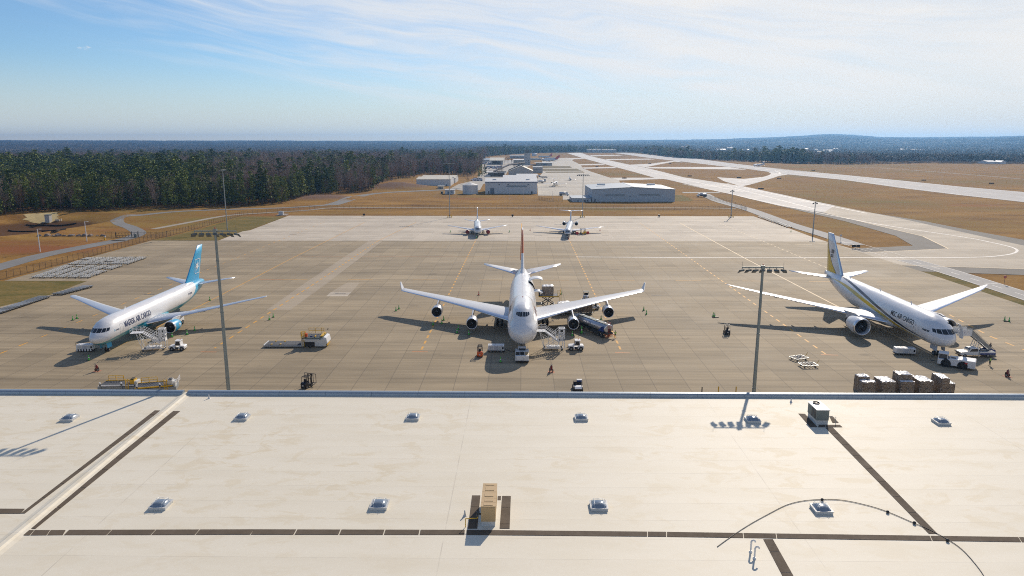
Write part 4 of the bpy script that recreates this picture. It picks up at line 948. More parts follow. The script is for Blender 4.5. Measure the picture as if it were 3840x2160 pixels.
def jet_777():
    t = thing('cargo_jet', 'white twin engined cargo jet with yellow and black swoosh along its side', 'airplane', (86.35, 138.2, 0), 0)
    fu = Fus(62.6, [(0, 4.3, 4.3, 0), (.06, 4.0, 4.6, .33), (.2, 3.7, 4.86, .65), (.5, 3.35, 5.2, 1.06), (1.1, 2.95, 5.65, 1.62), (1.9, 2.65, 6.15, 2.1), (2.8, 2.45, 6.72, 2.5), (3.8, 2.32, 7.3, 2.76), (5, 2.25, 7.85, 2.95), (7, 2.2, 8.3, 3.07), (9.5, 2.2, 8.4, 3.1), (13, 2.2, 8.4, 3.1), (40, 2.2, 8.4, 3.1), (45, 2.75, 8.4, 2.95), (50, 3.75, 8.38, 2.5), (55, 4.9, 8.3, 1.8), (59, 5.8, 8.1, .9), (61.5, 6.3, 7.9, .42), (62.6, 6.5, 7.75, .25)], nose=1.3)
    body = fu.mesh('swoosh_livery', t, hole=[(5.0, 7.1, 4.55, 7.2, 1)])
    fu.panes([[(.05, 5.5), (.98, 5.45), (.94, 6.25), (.05, 6.32)], [(1.08, 5.45), (1.78, 5.48), (1.68, 6.2), (1.03, 6.25)], [(1.87, 5.5), (2.28, 5.62), (2.16, 6.18), (1.77, 6.2)]], 'black_glass', t, 'cockpit_window')
    fu.letter('MSC AIR CARGO', 19.3, 5.45, 1.5, -1, 'msc_black', body, bold=.03, wide=.90)
    fu.letter('Antares', 5.7, 5.35, .72, -1, 'msc_black', body, bold=.02, wide=.92)
    fu.letter('N703GT', 54.2, 5.9, .55, -1, 'msc_black', body, bold=.0, wide=.9); fu.letter('MSC AIR CARGO', 54.6, 5.15, .32, -1, 'msc_black', body, bold=.0, wide=.9)
    fu.ribbon([(8.3, 3.95), (9.6, 3.95), (9.65, 6.0), (9.35, 6.25), (8.55, 6.25), (8.25, 6.0)], .05, -1, 'line_grey', body, 'door_outline', closed=True); fu.ribbon([(8.9, 4.9), (9.1, 4.9), (9.1, 5.3), (8.9, 5.3)], .05, -1, 'msc_black', body, 'door_handle', closed=True)
    # open crew door on the far side and its dark doorway
    b = MB(); P = [fu.side(5.0+i*.52, z, 1)-Vector((.55, 0, 0)) for i in range(5) for z in (4.4, 5.0, 5.6, 6.2, 6.8, 7.3)]
    b.add(P, [(i*6+j, (i+1)*6+j, (i+1)*6+j+1, i*6+j+1) for i in range(4) for j in range(5)]); b.build('doorway', 'black_paint', body)
    b = MB(); P = [(3.3+.30*math.sin(i/9*math.pi)+.02, 3.2+1.15*j, 4.35+i*.34) for j in range(2) for i in range(10)]
    P = [Vector((fu.side(6.2, min(p[2], 7.6), 1).x+.42, 5.6-j_ if False else p[1], p[2])) for j_, p in enumerate(P)]
    b.add(P+[p+Vector((.14, 0, 0)) for p in P], [(i, i+1, 10+i+1, 10+i) for i in range(9)]+[(20+i, 30+i, 30+i+1, 20+i+1) for i in range(9)]+[(i, 20+i, 20+i+1, i+1) for i in range(9)]+[(10+i, 10+i+1, 30+i+1, 30+i) for i in range(9)]+[(9, 29, 39, 19), (0, 10, 30, 20)], 0, False); b.build('crew_door', 'white_paint', t)
    ws = [(1.5, 20.2, 13.2, 3.0, 1.5), (3.2, 21.6, 11.8, 3.1, 1.45), (9.8, 26.3, 7.6, 3.95, 1.05), (18., 31.7, 5.2, 5.2, .9), (26.6, 37.2, 3.4, 6.5, .85), (30.2, 39.7, 2.5, 7.05, .8), (33.6, 43.2, .7, 7.5, .7)]
    for sg in (1, -1): foil(ws, t, 'wing', ['wing_light', 'polished_edge', 'flap_grey'], mirror=sg)
    b = MB(); b.lathe([(.3, 0), (1.5, 2.5), (1.95, 6), (2.0, 13), (1.6, 17), (.3, 21)], (0, 0, 0), 'Y', 24); b.v = [(v[0]*1.75, v[1], v[2]*.75) for v in b.v]; b.build('belly_fairing', 'tail_grey', t, (0, 18.0, 3.05))
    hs = [(1.0, 53.3, 7.0, 6.9, .9), (10.75, 59.6, 2.3, 7.9, .8)]
    for sg in (1, -1): foil(hs, t, 'stabilizer', ['wing_light', 'polished_edge', 'flap_grey'], mirror=sg)
    def finliv(k, x, y, z, base):
        e = curve_of(k, z, [(8, 53.8), (9.2, 55.6), (10.5, 57.6), (12, 59.2), (14, 60.8), (16, 61.8), (18.6, 62.6)], 50, 66)
        dl = k.m('SUBTRACT', y, e)
        c = k.mix(k.maprange(dl, -.03, .03, 0, 1), base, (.02, .025, .04)); return k.mix(k.maprange(k.m('SUBTRACT', dl, .42), -.03, .03, 0, 1), c, (.70, .47, .01))
    livery('swoosh_fin', finliv)
    fin = foil([(7.7, 50.4, 11.2, 0, .9), (8.4, 51.2, 10.3, 0, .9), (18.6, 59.3, 4.0, 0, .8)], t, 'fin', ['swoosh_fin', 'polished_edge', 'swoosh_fin'], sym=True, vertical=True)
    for sg in (1, -1):
        for txt, y0, z0, sz in (('m', 57.0, 13.35, 2.1), ('sc', 57.0, 12.25, 1.6)):
            me = text_mesh(txt, sz, .05); 
            for v in me.vertices:
                u = v.co.x*.92; y = (y0+1.75-u) if sg < 0 else (y0+u); v.co = (sg*(.06*(10.3-6.3*(z0-8.4)/10.2)+.05), y, z0+v.co.y)
            me.materials.append(MATS['msc_black']); o = bpy.data.objects.new('emblem', me); COL.objects.link(o); o.parent = fin
    for sg in (1, -1):
        engine(t, sg*9.6, 18.2, 2.72, 1.98, 5.0, ['nacelle_white', 'polished_edge', 'tail_grey'])
        pylon(t, sg*9.6, 19.6, 4.55, 21.8, 5.05, 29.6, 4.3, 25.5, 3.4, .5, 'tail_grey')
        for x in (6.5, 13.2, 18., 22.5): s_ = wing_z(ws, x); canoe(t, sg*x, s_[1]+s_[2]*.55, s_[1]+s_[2]*1.14, s_[3]-.34, .4, 'flap_grey')
        gear(t, sg*5.5, 31.8, 3.3, .66, .5, 1.4, 3, 1.45, 'main_gear', [(sg*.7, -2.2, 2.2, 1.0, 2.8, sg*.1)])
    gear(t, 0, 5.9, 2.6, .54, .42, .78, 1, 0, 'nose_gear', [(.75, -1.6, -.2, 1.35, 2.35, .1), (-.8, -1.6, -.2, 1.35, 2.35, -.1), (-.62, .2, 1.2, 1.35, 2.35, -.05)], dcol='tail_grey')
    for y in (17., 31., 47.): b = MB(); b.bar((0, y, 8.35), (0, y+.35, 9.0), .06, .3); b.build('antenna', 'white_paint', t)
    b = MB(); b.box((0, 61.9, 7.1), (.5, 1.2, 1.5)); b.build('tail_cone', 'tail_grey', t, bevel=.1)
    return t
jet_777()

# ---------------------------------------------------------------- four-engined jet with a hump (centre)
def lv747(k, x, y, z, base):
    a = k.m('ADD', k.m('SUBTRACT', y, 17.), k.m('MULTIPLY', k.m('SUBTRACT', z, 7.8), -2.1)); b = k.m('ADD', k.m('SUBTRACT', y, 20.5), k.m('MULTIPLY', k.m('SUBTRACT', z, 7.8), -2.1))
    m = k.m('MULTIPLY', k.m('MULTIPLY', k.m('GREATER_THAN', a, 0), k.m('LESS_THAN', b, 0)), k.m('MULTIPLY', k.m('GREATER_THAN', z, 5.3), k.m('LESS_THAN', z, 9.3)))
    s1 = k.m('LESS_THAN', k.m('FRACT', k.m('MULTIPLY', k.m('ADD', y, k.m('MULTIPLY', z, .4)), .9)), .55)
    c = k.mix(m, base, (.66, .16, .05)); h = k.m('MULTIPLY', k.m('MULTIPLY', k.m('GREATER_THAN', y, 12.6), k.m('LESS_THAN', y, 18.5)), k.m('MULTIPLY', k.m('GREATER_THAN', z, 5.55), k.m('LESS_THAN', z, 7.25)))
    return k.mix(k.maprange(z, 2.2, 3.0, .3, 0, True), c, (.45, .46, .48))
livery('orange_mark_livery', lv747)
def jet_747():
    t = thing('cargo_jet', 'white four engined cargo jet with upper deck hump and tall orange marked fin', 'airplane', (0.35, 137.2, 0), 0)
    fu = Fus(68.6, [(0, 4.9, 4.9, 0), (.08, 4.5, 5.35, .42), (.25, 4.15, 5.72, .78), (.6, 3.72, 6.15, 1.26), (1.2, 3.25, 6.65, 1.82), (2.2, 2.78, 7.2, 2.4), (3.5, 2.42, 7.65, 2.82), (5, 2.2, 8.0, 3.06), (7, 2.05, 8.28, 3.2), (9.5, 2.0, 8.45, 3.25), (14, 2.0, 8.5, 3.25), (46, 2.0, 8.5, 3.25), (50, 2.35, 8.5, 3.1), (55, 3.3, 8.48, 2.6), (60, 4.6, 8.4, 1.85), (65, 6.0, 8.2, .95), (68, 6.9, 7.9, .4), (68.6, 7.1, 7.8, .28)],
        [(1.3, 6.4, .9, 5.2), (2.0, 7.15, 1.35, 5.6), (3.0, 7.95, 1.72, 6.2), (4.0, 8.62, 1.98, 6.7), (5.0, 9.2, 2.18, 7.1), (6.2, 9.72, 2.34, 7.45), (8, 10.12, 2.46, 7.65), (10, 10.22, 2.5, 7.7), (15, 10.22, 2.5, 7.7), (18, 10.05, 2.48, 7.55), (20, 9.7, 2.42, 7.2), (22, 9.2, 2.35, 6.7), (24.5, 8.6, 2.2, 6.2), (27, 8.2, 2.0, 5.8)], nose=2.8, upto=30.)
    body = fu.mesh('orange_mark_livery', t, nt=72, hole=[(42.9, 46.3, 5.1, 8.0, 1)])
    fu.panes([[(.05, 8.28), (.58, 8.26), (.53, 9.0), (.05, 9.04)], [(.64, 8.26), (1.02, 8.32), (.93, 8.96), (.59, 9.0)], [(1.09, 8.35), (1.42, 8.52), (1.3, 8.93), (1.0, 8.95)]], 'black_glass', t, 'cockpit_window')
    fu.letter('AIR ATLANTA', 7.6, 4.75, .95, 1, 'airline_navy', body, bold=.01, wide=.8); fu.letter('AIR ATLANTA', 13.6, 4.75, .95, -1, 'airline_navy', body, bold=.01, wide=.8)
    for sg in (1, -1): fu.letter('magma', 11.6 if sg > 0 else 20.2, 6.2, 2.4, sg, 'dark_blue', body, bold=.02, wide=1.0)
    fu.ribbon([(.9, 3.55), (1.35, 4.4), (1.65, 5.4), (1.6, 6.3), (1.45, 6.85)], .035, 1, 'line_grey', body, 'radome_seam'); fu.ribbon([(.9, 3.55), (1.35, 4.4), (1.65, 5.4), (1.6, 6.3), (1.45, 6.85)], .035, -1, 'line_grey', body, 'radome_seam')
    fu.ribbon([(9.4, 4.4), (10.5, 4.4), (10.5, 6.3), (9.4, 6.3)], .05, 1, 'line_grey', body, 'door_outline', closed=True)
    # open side cargo door aft of the wing (left flank), doorway behind it
    b = MB(); P = [fu.side(42.7+i*.76, z, 1)-Vector((.7, 0, 0)) for i in range(6) for z in (4.9, 5.5, 6.1, 6.7, 7.3, 8.05)]
    b.add(P, [(i*6+j, (i+1)*6+j, (i+1)*6+j+1, i*6+j+1) for i in range(5) for j in range(5)]); b.build('doorway', 'black_paint', body)
    def bent(name, x0, z0, y0, y1, rad, a0, a1, sg, th=.22):
        b = MB(); n = 10; vs = []
        for i in range(n+1):
            a = a0+(a1-a0)*i/n
            for rr in (rad, rad-th):
                for y in (y0, y1): vs.append((x0+sg*rr*math.cos(a), y, z0+rr*math.sin(a)))
        fs = []
        for i in range(n):
            o = i*4; q = o+4; fs += [(o, o+1, q+1, q), (o+2, q+2, q+3, o+3), (o, q, q+2, o+2), (o+1, o+3, q+3, q+1)]
        fs += [(0, 2, 3, 1), (n*4, n*4+1, n*4+3, n*4+2)]
        b.add(vs, fs, 0, False); return b.build(name, ['white_paint'], t)
    bent('cargo_door', 3.6, 5.95, 43.0, 46.3, 3.25, R(128), R(62), 1); bent('cargo_door', 3.75, 4.05, 39.0, 41.7, 2.6, R(122), R(66), -1)
    ws = [(1.6, 19.6, 14.8, 3.35, 1.25), (3.3, 21.0, 13.4, 3.5, 1.2), (11.7, 28.3, 9.0, 4.35, .85), (20.8, 35.7, 5.9, 5.0, .8), (27.7, 41.0, 4.6, 5.35, .8), (31.4, 43.9, 3.9, 5.55, .75)]
    for sg in (1, -1):
        w = foil(ws, t, 'wing', ['wing_light', 'polished_edge', 'flap_grey'], mirror=sg)
        b = MB(); P = [(sg*31.35, 44.2, 5.55), (sg*31.35, 47.7, 5.6), (sg*32.3, 49.1, 7.05), (sg*32.3, 47.9, 7.05)]; b.add(P+[(p[0]+sg*.12, p[1], p[2]-.04) for p in P], [(0,1,2,3),(4,7,6,5),(0,4,5,1),(1,5,6,2),(2,6,7,3),(3,7,4,0)]); b.build('winglet', 'wing_light', w)
    b = MB(); b.lathe([(.3, 0), (1.5, 2.5), (1.95, 6), (2.0, 15), (1.6, 20), (.3, 25)], (0, 0, 0), 'Y', 24); b.v = [(v[0]*1.78, v[1], v[2]*.78) for v in b.v]; b.build('belly_fairing', 'tail_grey', t, (0, 17.5, 3.0))
    hs = [(1.2, 57.5, 9.6, 7.2, .8), (11.08, 65.9, 2.8, 8.7, .75)]
    for sg in (1, -1): foil(hs, t, 'stabilizer', ['wing_light', 'polished_edge', 'flap_grey'], mirror=sg)
    def finliv(k, x, y, z, base):
        f = k.maprange(k.m('ADD', k.m('SUBTRACT', z, 12.8), k.m('MULTIPLY', k.m('SUBTRACT', y, 62), .12)), -.05, .05, 0, 1); r_ = k.maprange(k.m('SUBTRACT', k.m('SUBTRACT', y, 65.6), k.m('MULTIPLY', k.m('SUBTRACT', z, 12), .35)), -.04, .04, 0, 1)
        top = k.m('GREATER_THAN', z, 19.0)
        c = k.mix(k.m('MULTIPLY', k.m('MAXIMUM', r_, f), k.m('SUBTRACT', 1, k.m('LESS_THAN', z, 10.2))), base, (.62, .15, .035)); return k.mix(top, c, base)
    livery('orange_fin', finliv)
    fin = foil([(8.1, 52.6, 13.4, 0, .85), (9.4, 55.2, 10.8, 0, .85), (19.3, 64.9, 4.0, 0, .8)], t, 'fin', ['orange_fin', 'orange_fin', 'orange_fin'], sym=True, vertical=True)
    b = MB(); a = R(13)
    for z0, z1 in ((10.2, 14.2), (14.3, 18.9)):
        P = []
        for z in (z0, z1):
            u = (z-9.4)/9.9; ch = 10.8-6.8*u; yh = 55.2+9.7*u+ch*.70; w = .03*ch
            P += [(-w, yh, z), (w, yh, z), (-math.sin(a)*ch*.32, yh+math.cos(a)*ch*.32, z)]
        b.add(P, [(0, 1, 2), (3, 5, 4), (0, 3, 4, 1), (1, 4, 5, 2), (2, 5, 3, 0)])
    b.build('rudder', 'tail_orange', fin)
    for x, y, z in ((11.75, 22.6, 2.35), (20.85, 31.2, 3.05)):
        for sg in (1, -1):
            engine(t, sg*x, y, z, 1.36, 4.2, ['nacelle_silver', 'polished_edge', 'black_paint'], lip=.08); s_ = wing_z(ws, x)
            pylon(t, sg*x, y+.7, z+1.15, s_[1]+.25, s_[3]+.05, s_[1]+5.6, s_[3]-.3, y+5.5, z+.6, .42, 'nacelle_silver')
    for sg in (1, -1):
        for x in (6.6, 15.6, 18.4): s_ = wing_z(ws, x); canoe(t, sg*x, s_[1]+s_[2]*.6, s_[1]+s_[2]*1.1, s_[3]-.4, .4, 'flap_grey')
        gear(t, sg*5.5, 31.2, 3.5, .62, .48, 1.12, 2, 1.47, 'main_gear', [(sg*.95, -1.5, -.9, 1.0, 2.6, sg*1.0)], dcol='tail_grey'); gear(t, sg*1.9, 34.3, 2.6, .62, .48, 1.12, 2, 1.47, 'main_gear')
    gear(t, 0, 7.9, 2.5, .62, .45, .9, 1, 0, 'nose_gear', [(.85, -1.6, 1.2, 1.1, 2.3, .1), (-.9, -1.6, 1.2, 1.1, 2.3, -.1)], dcol='tail_grey')
    b = MB(); b.cyl((0, 16., 10.1), (0, 16., 10.35), .1, n=8); b.build('beacon', 'red_paint', t)
    return t
jet_747()

# ---------------------------------------------------------------- the two parked airliners at the far edge
def lvfar(k, x, y, z, base): return k.mix(k.maprange(z, 2.35, 2.5, 1, 0), base, (.02, .05, .09))
livery('dark_belly_livery', lvfar, base=(.66, .67, .68))
def lvmd(k, x, y, z, base):
    return k.mix(k.maprange(z, 2.35, 2.5, 1, 0), k.mix(k.m('MULTIPLY', k.m('GREATER_THAN', z, 2.9), k.m('LESS_THAN', z, 3.1)), base, (.03, .06, .11)), (.02, .04, .08))
livery('striped_belly_livery', lvmd, base=(.68, .69, .70))
def jet_737():
    p = g(1788, 889); t = thing('airliner', 'white twin jet with red covers over its engine intakes', 'airplane', (p.x+.8, p.y-3.5, 0), R(4))
    fu = Fus(35.2, [(0, 2.9, 2.9, 0), (.05, 2.65, 3.1, .2), (.3, 2.2, 3.5, .62), (1, 1.75, 4.0, 1.15), (2, 1.5, 4.6, 1.55), (3.2, 1.35, 5.05, 1.78), (5, 1.3, 5.25, 1.88), (23, 1.3, 5.25, 1.88), (27, 1.7, 5.25, 1.7), (31, 2.9, 5.2, 1.1), (34.5, 4.0, 4.9, .4), (35.2, 4.2, 4.8, .3)])
    fu.mesh('dark_belly_livery', t, nt=36); fu.panes([[(.04, 3.85), (.62, 3.8), (.58, 4.3), (.04, 4.35)], [(.7, 3.82), (1.15, 3.9), (1.05, 4.3), (.66, 4.3)]], 'black_glass', t, 'cockpit_window')
    ws = [(1.2, 11.2, 7.2, 1.9, 1.3), (4.8, 14.2, 4.7, 2.35, 1.), (14.4, 20.2, 1.6, 3.5, .8)]; hs = [(.6, 29.3, 4.2, 4.2, .9), (6.35, 32.8, 1.5, 4.9, .8)]
    for sg in (1, -1):
        foil(ws, t, 'wing', ['wing_light', 'polished_edge', 'flap_grey'], mirror=sg); foil(hs, t, 'stabilizer', ['wing_light', 'polished_edge', 'flap_grey'], mirror=sg)
        engine(t, sg*4.85, 10.6, 1.5, 1.0, 3.2, ['nacelle_white', 'polished_edge', 'dark_metal'], cover='cover_red'); pylon(t, sg*4.85, 11.4, 2.3, 13.2, 2.6, 17, 2.5, 15, 2.0, .3, 'white_paint'); gear(t, sg*2.6, 16.6, 2.2, .5, .35, .85, 1, 0, 'main_gear')
    foil([(4.9, 25.4, 8.4, 0, .9), (5.6, 27.6, 6.4, 0, .9), (11.1, 33.0, 2.3, 0, .8)], t, 'fin', ['teal_tip_fin', 'polished_edge', 'teal_tip_fin'], sym=True, vertical=True); gear(t, 0, 4., 1.5, .34, .2, .4, 1, 0, 'nose_gear', [(.3, -.6, .6, .6, 1.3, .05), (-.35, -.6, .6, .6, 1.3, -.05)])
def jet_md():
    p = g(2134, 895); t = thing('airliner', 'white rear engined T tail jet with dark striped belly', 'airplane', (p.x-.9, p.y-2.6, 0), R(-6))
    fu = Fus(42., [(0, 2.6, 2.6, 0), (.05, 2.4, 2.85, .2), (.3, 2.0, 3.15, .55), (1, 1.6, 3.6, 1.05), (2, 1.3, 4.2, 1.4), (3.2, 1.15, 4.6, 1.6), (5, 1.1, 4.75, 1.67), (30, 1.1, 4.75, 1.67), (35, 1.7, 4.75, 1.45), (39, 2.9, 4.5, .7), (42, 3.6, 4.1, .15)])
    fu.mesh('striped_belly_livery', t, nt=36); fu.panes([[(.04, 3.4), (.6, 3.3), (.56, 3.85), (.04, 3.92)], [(.68, 3.3), (1.12, 3.4), (1.02, 3.82), (.64, 3.85)]], 'black_glass', t, 'cockpit_window')
    ws = [(1.0, 18.2, 7.6, 1.5, 1.2), (5., 20.6, 5.0, 1.75, 1.), (16.4, 26.9, 1.5, 2.75, .8)]; hs = [(.2, 39.3, 3.6, 9.0, .8), (6.1, 42.0, 1.5, 9.15, .8)]
    for sg in (1, -1):
        foil(ws, t, 'wing', ['wing_light', 'polished_edge', 'flap_grey'], mirror=sg); foil(hs, t, 'stabilizer', ['wing_light', 'polished_edge', 'flap_grey'], mirror=sg)
        engine(t, sg*3.0, 30.5, 3.6, .92, 5.2, ['nacelle_white', 'polished_edge', 'black_paint'], core=True); b = MB(); b.box((sg*1.9, 33, 3.6), (1.2, 3, .3)); b.build('pylon', 'white_paint', t); gear(t, sg*2.5, 23.6, 1.8, .5, .35, .8, 1, 0, 'main_gear')
    foil([(4.3, 33., 7.6, 0, .9), (9.1, 38.4, 4.6, 0, .8)], t, 'fin', ['dark_fin', 'polished_edge', 'dark_fin'], sym=True, vertical=True); gear(t, 0, 3.6, 1.4, .32, .2, .4, 1, 0, 'nose_gear')
    # upper cowl of one engine stands open
    b = MB(); b.add([(2.7, 31.2, 4.55), (2.7, 34.0, 4.5), (4.1, 34.0, 4.95), (4.1, 31.2, 5.0), (2.7, 31.2, 4.62), (2.7, 34.0, 4.57), (4.1, 34.0, 5.02), (4.1, 31.2, 5.07)], [(0,1,2,3),(4,7,6,5),(0,4,5,1),(1,5,6,2),(2,6,7,3),(3,7,4,0)]); b.build('open_cowl', 'white_paint', t)
M('teal_tip_fin', (.35, .42, .45), .4); M('dark_fin', (.30, .33, .37), .4)
jet_737(); jet_md()
# ================================================================ ground equipment on the apron
def xf(rz=0., loc=(0, 0, 0)): return Matrix.Translation(Vector(loc)) @ Matrix.Rotation(rz, 4, 'Z')
def at(px, py, z=0., dx=0., dy=0.): p = g(px, py, z); return (p.x+dx, p.y+dy, 0)
def wheels(root, xs, ys, r, w, ax='Y', n=16):
    for x in xs:
        for y in ys: b = MB(); b.wheel((x, y, r), r, w, ax, n); b.build('wheel', ['dark_rubber', 'grey_steel'], root)
# ---- traffic cones
def cone(mat='green_plastic', name='traffic_cone'):
    t = thing(name, 'x', 'cone'); b = MB(); b.lathe([(.19, .04), (.16, .12), (.045, .88), (.03, .92), (0, .92)], (0, 0, 0), 'Z', 14, ms=[0, 0, 0, 0]); b.build('body', mat, t)
    b = MB(); b.lathe([(.095+.0, .56), (.124, .4), (.126, .4), (.097, .56)], (0, 0, 0), 'Z', 14); b.build('collar', 'white_paint', t)
    b = MB(); b.box((0, 0, .03), (.5, .5, .06)); b.build('base', 'black_paint', t, bevel=.015); return t
CONES = {}
def put_cones(lst, kind, lab, group=None):
    for i, p in enumerate(lst):
        l = lab[i] if isinstance(lab, list) else lab
        if kind not in CONES: o = CONES[kind] = cone(*kind); o.location = at(*p)
        else: o = dup(CONES[kind], at(*p), random.uniform(0, 3))
        o['label'] = l; o['group'] = group or 'traffic cones set around the aircraft'
        o.scale = (1.25,)*3
GK = ('green_plastic', 'traffic_cone'); RK = ('cone_orange', 'traffic_cone')
put_cones([(273, 1201), (289, 1195)], GK, 'green cone beyond the nose of the cyan tailed jet, one of a pair')
put_cones([(787, 1127)], GK, 'lone green cone on the orange line behind the wing of the cyan tailed jet')
put_cones([(1010, 1200), (1025, 1190)], GK, 'green cone of the pair beside the yellow dashed line right of the left mast')
put_cones([(646, 1264), (702, 1255), (730, 1240)], GK, ['green cone nearest the white stairs under the cyan engine', 'middle green cone of three under the cyan engine', 'green cone farthest from the stairs, under the cyan engine'])
put_cones([(334, 1351)], GK, 'green cone at the nose shadow edge of the cyan tailed jet')
put_cones([(1485, 1166), (1496, 1159)], GK, 'green cone of the pair left of the outer left engine of the four engined jet')
put_cones([(1664, 1201), (1657, 1214), (1624, 1219), (1719, 1236), (1714, 1249), (1758, 1256)], GK, 'green cone in the row under the left wing of the four engined jet')
put_cones([(1877, 1358)], GK, 'green cone in the nose shadow left of the white pushback tug'); put_cones([(2104, 1104)], GK, 'green cone right of the raised scissor loader'); put_cones([(2414, 1164), (2424, 1179)], GK, 'green cone of the pair right of the outer right engine')
put_cones([(2146, 1259)], GK, 'green cone in front of the inner right engine'); put_cones([(2181, 1251)], GK, 'tall green cone beside the fuel tanker'); CONES_T = [o for o in COL.objects if o.get('label', '').startswith('tall green')]; CONES_T[0].scale = (1.5, 1.5, 2.0)
put_cones([(2254, 1199)], GK, 'green cone on the far side of the fuel tanker'); put_cones([(1689, 871), (1910, 871)], GK, ['green cone off the left wingtip of the jet with red intake covers', 'green cone off the right wingtip of the jet with red intake covers']); put_cones([(1787, 892)], GK, 'yellow green cone at the nose wheel of the jet with red intake covers')
put_cones([(2674, 1187), (2680, 1188)], GK, 'green cone of the pair with a black bar left of the right mast'); put_cones([(3767, 1202), (3784, 1206)], GK, 'green cone of the pair far right beyond the boarding stairs'); put_cones([(2966, 870)], GK, 'lone green cone near the far right corner of the apron')
put_cones([(1988, 865), (2250, 866), (2133, 897), (1795, 1107)], RK, ['orange cone off the left wingtip of the T tail jet', 'orange cone off the right wingtip of the T tail jet', 'orange cone at the nose wheel of the T tail jet', 'orange cone behind the left wing of the four engined jet'])
for i, p in enumerate(((2684, 1191), (3775, 1206))):
    c = at(*p); b = MB(); b.box((0, 0, .09), (1.5, .16, .18), rz=.1); tag(b.build('wheel_chock', 'black_paint', loc=c), ['black chock bar beside the green cones left of the right mast', 'black chock bar between the two green cones at far right'][i], 'wheel chock', 'black chock bars')
# ---- ground power units
def gpu(px, py, rz, label, stripes=False, dual=False, L=3.4):
    t = thing('ground_power_unit', label, 'power unit', at(px, py), rz, 'ground power units by the nose wheels')
    b = MB(); b.box((0, 0, .98), (L, 1.5, 1.1)); 
    b.build('cabinet', 'white_paint', t, bevel=.05)
    b = MB(); b.box((0, 0, .36), (L+.3, 1.45, .16)); b.bar((L/2+.1, 0, .4), (L/2+1.1, 0, .3), .08); b.build('chassis', 'dark_steel', t)
    for k, x in enumerate((-L*.3, 0, L*.28)): b = MB(); b.box((x, -.76, .95), (L*.26, .03, .8)); b.build('panel', ['dirty_white', 'tail_grey', 'dirty_white'][k], t)
    b = MB(); b.box((L*.42, -.765, 1.0), (.32, .03, .45)); b.build('control_panel', 'black_glass', t)
    b = MB(); [b.box((-L*.35+i*L*.23, 0, 1.56), (.5, 1.0, .05)) for i in range(4)]; b.build('roof_hatch', 'tail_grey', t)
    wheels(t, (-L*.33, L*.33), (-.62, .62), .27, .2)
    if stripes:
        b = MB()
        for i in range(12): b.box((-L/2+.15+i*L/12, -.79, .42), (L/12, .04, .42), i % 2)
        b.build('striped_skirt', ['white_paint', 'black_paint'], t); b = MB(); b.cyl((-L/2, -.7, 1.5), (-L/2, -.7, 2.1), .03, n=6); b.build('marker', 'dark_steel', t)
    if dual: b = MB(); b.box((L*.2, -.77, .95), (.05, .03, 1.05)); b.box((L*.2, 0, 1.54), (.05, 1.5, .03)); b.build('seam', 'dark_steel', t)
    return t
gpu(325, 1316, R(4), 'white ground power unit with black and white striped skirt, at the cyan tailed jet', True)
gpu(1861, 1318, 0, 'white ground power unit with a cable to the four engined jet'); gpu(3390, 1329, R(-6), 'long white ground power unit beside the nose of the swoosh striped jet', dual=True, L=3.9)
def cable(pts, label, r=.045):
    b = MB(); b.tube(catmull([Vector(p) for p in pts], 5), r, 6); tag(b.build('power_cable', 'black_paint'), label, 'cable', 'black power cables to the aircraft')
q = at(1861, 1318); cable([(q[0]+1.8, q[1], .7), (q[0]+2.6, q[1]+.1, .15), (q[0]+3.9, q[1]+.1, .06), (q[0]+4.9, q[1]+.4, .1), (.1, 145.0, 1.5), (.25, 145.4, 2.6)], 'black power cable from the unit to the nose of the four engined jet')
q = at(325, 1316); cable([(q[0]+1.9, q[1]+.2, .7), (q[0]+2.6, q[1]+.5, .2), (q[0]+3.2, q[1]+.2, .3), (-88.1, 144.6, 1.9)], 'black power cable from the striped unit to the cyan tailed jet')
# ---- baggage tow tractors (hood to the left)
def tractor(px, py, rz, label, group='white tow tractors'):
    t = thing('tow_tractor', label, 'tractor', at(px, py), rz, group)
    b = MB(); b.prism([(-1.65, .42), (-1.68, 1.0), (-1.5, 1.08), (-.42, 1.2), (-.42, .62), (.5, .62), (.55, 1.15), (1.45, 1.12), (1.62, .95), (1.62, .42)], -.78, .78, 'XZ'); b.build('body', 'white_paint', t, bevel=.05)
    b = MB(); b.prism([(-.42, 1.1), (-.2, 2.1), (.72, 2.12), (.82, 1.1)], -.72, .72, 'XZ'); b.box((.27, 0, 2.17), (1.2, 1.56, .1)); b.build('cab', 'white_paint', t, bevel=.03)
    for sg in (-1, 1): b = MB(); b.prism([(-.28, 1.22), (-.1, 2.0), (.62, 2.0), (.7, 1.22)], sg*.73-.01, sg*.73+.01, 'XZ'); b.build('side_window', 'black_glass', t)
    b = MB(); b.add([(-.42, -.6, 1.2), (-.24, -.6, 2.03), (-.24, .6, 2.03), (-.42, .6, 1.2)], [(0, 1, 2, 3)]); b.v = [(v[0]-.012, v[1], v[2]) for v in b.v]; b.build('windscreen', 'black_glass', t)
    b = MB(); b.box((-.0, -.8, .55), (.62, .03, .5)); b.build('step', 'black_paint', t); b = MB(); b.cyl((.5, .3, 2.22), (.5, .3, 2.38), .08, n=10); b.build('beacon', 'amber_lamp', t)
    b = MB(); b.box((-1.72, 0, .62), (.1, 1.4, .2)); b.bar((-1.7, 0, .45), (-2.05, 0, .42), .1); b.build('bumper', 'black_paint', t)
    for x in (-1.05, 1.02): b = MB(); b.cyl((x, -.8, .42), (x, .8, .42), .47, n=18); b.build('wheel_arch', 'black_paint', t)
    wheels(t, (-1.05, 1.02), (-.72, .72), .38, .26); return t
tractor(2160, 1311, 0, 'white cab tow tractor to the right of the stairs at the four engined jet'); tractor(669, 1312, R(4), 'white cab tow tractor to the right of the stairs at the cyan tailed jet')
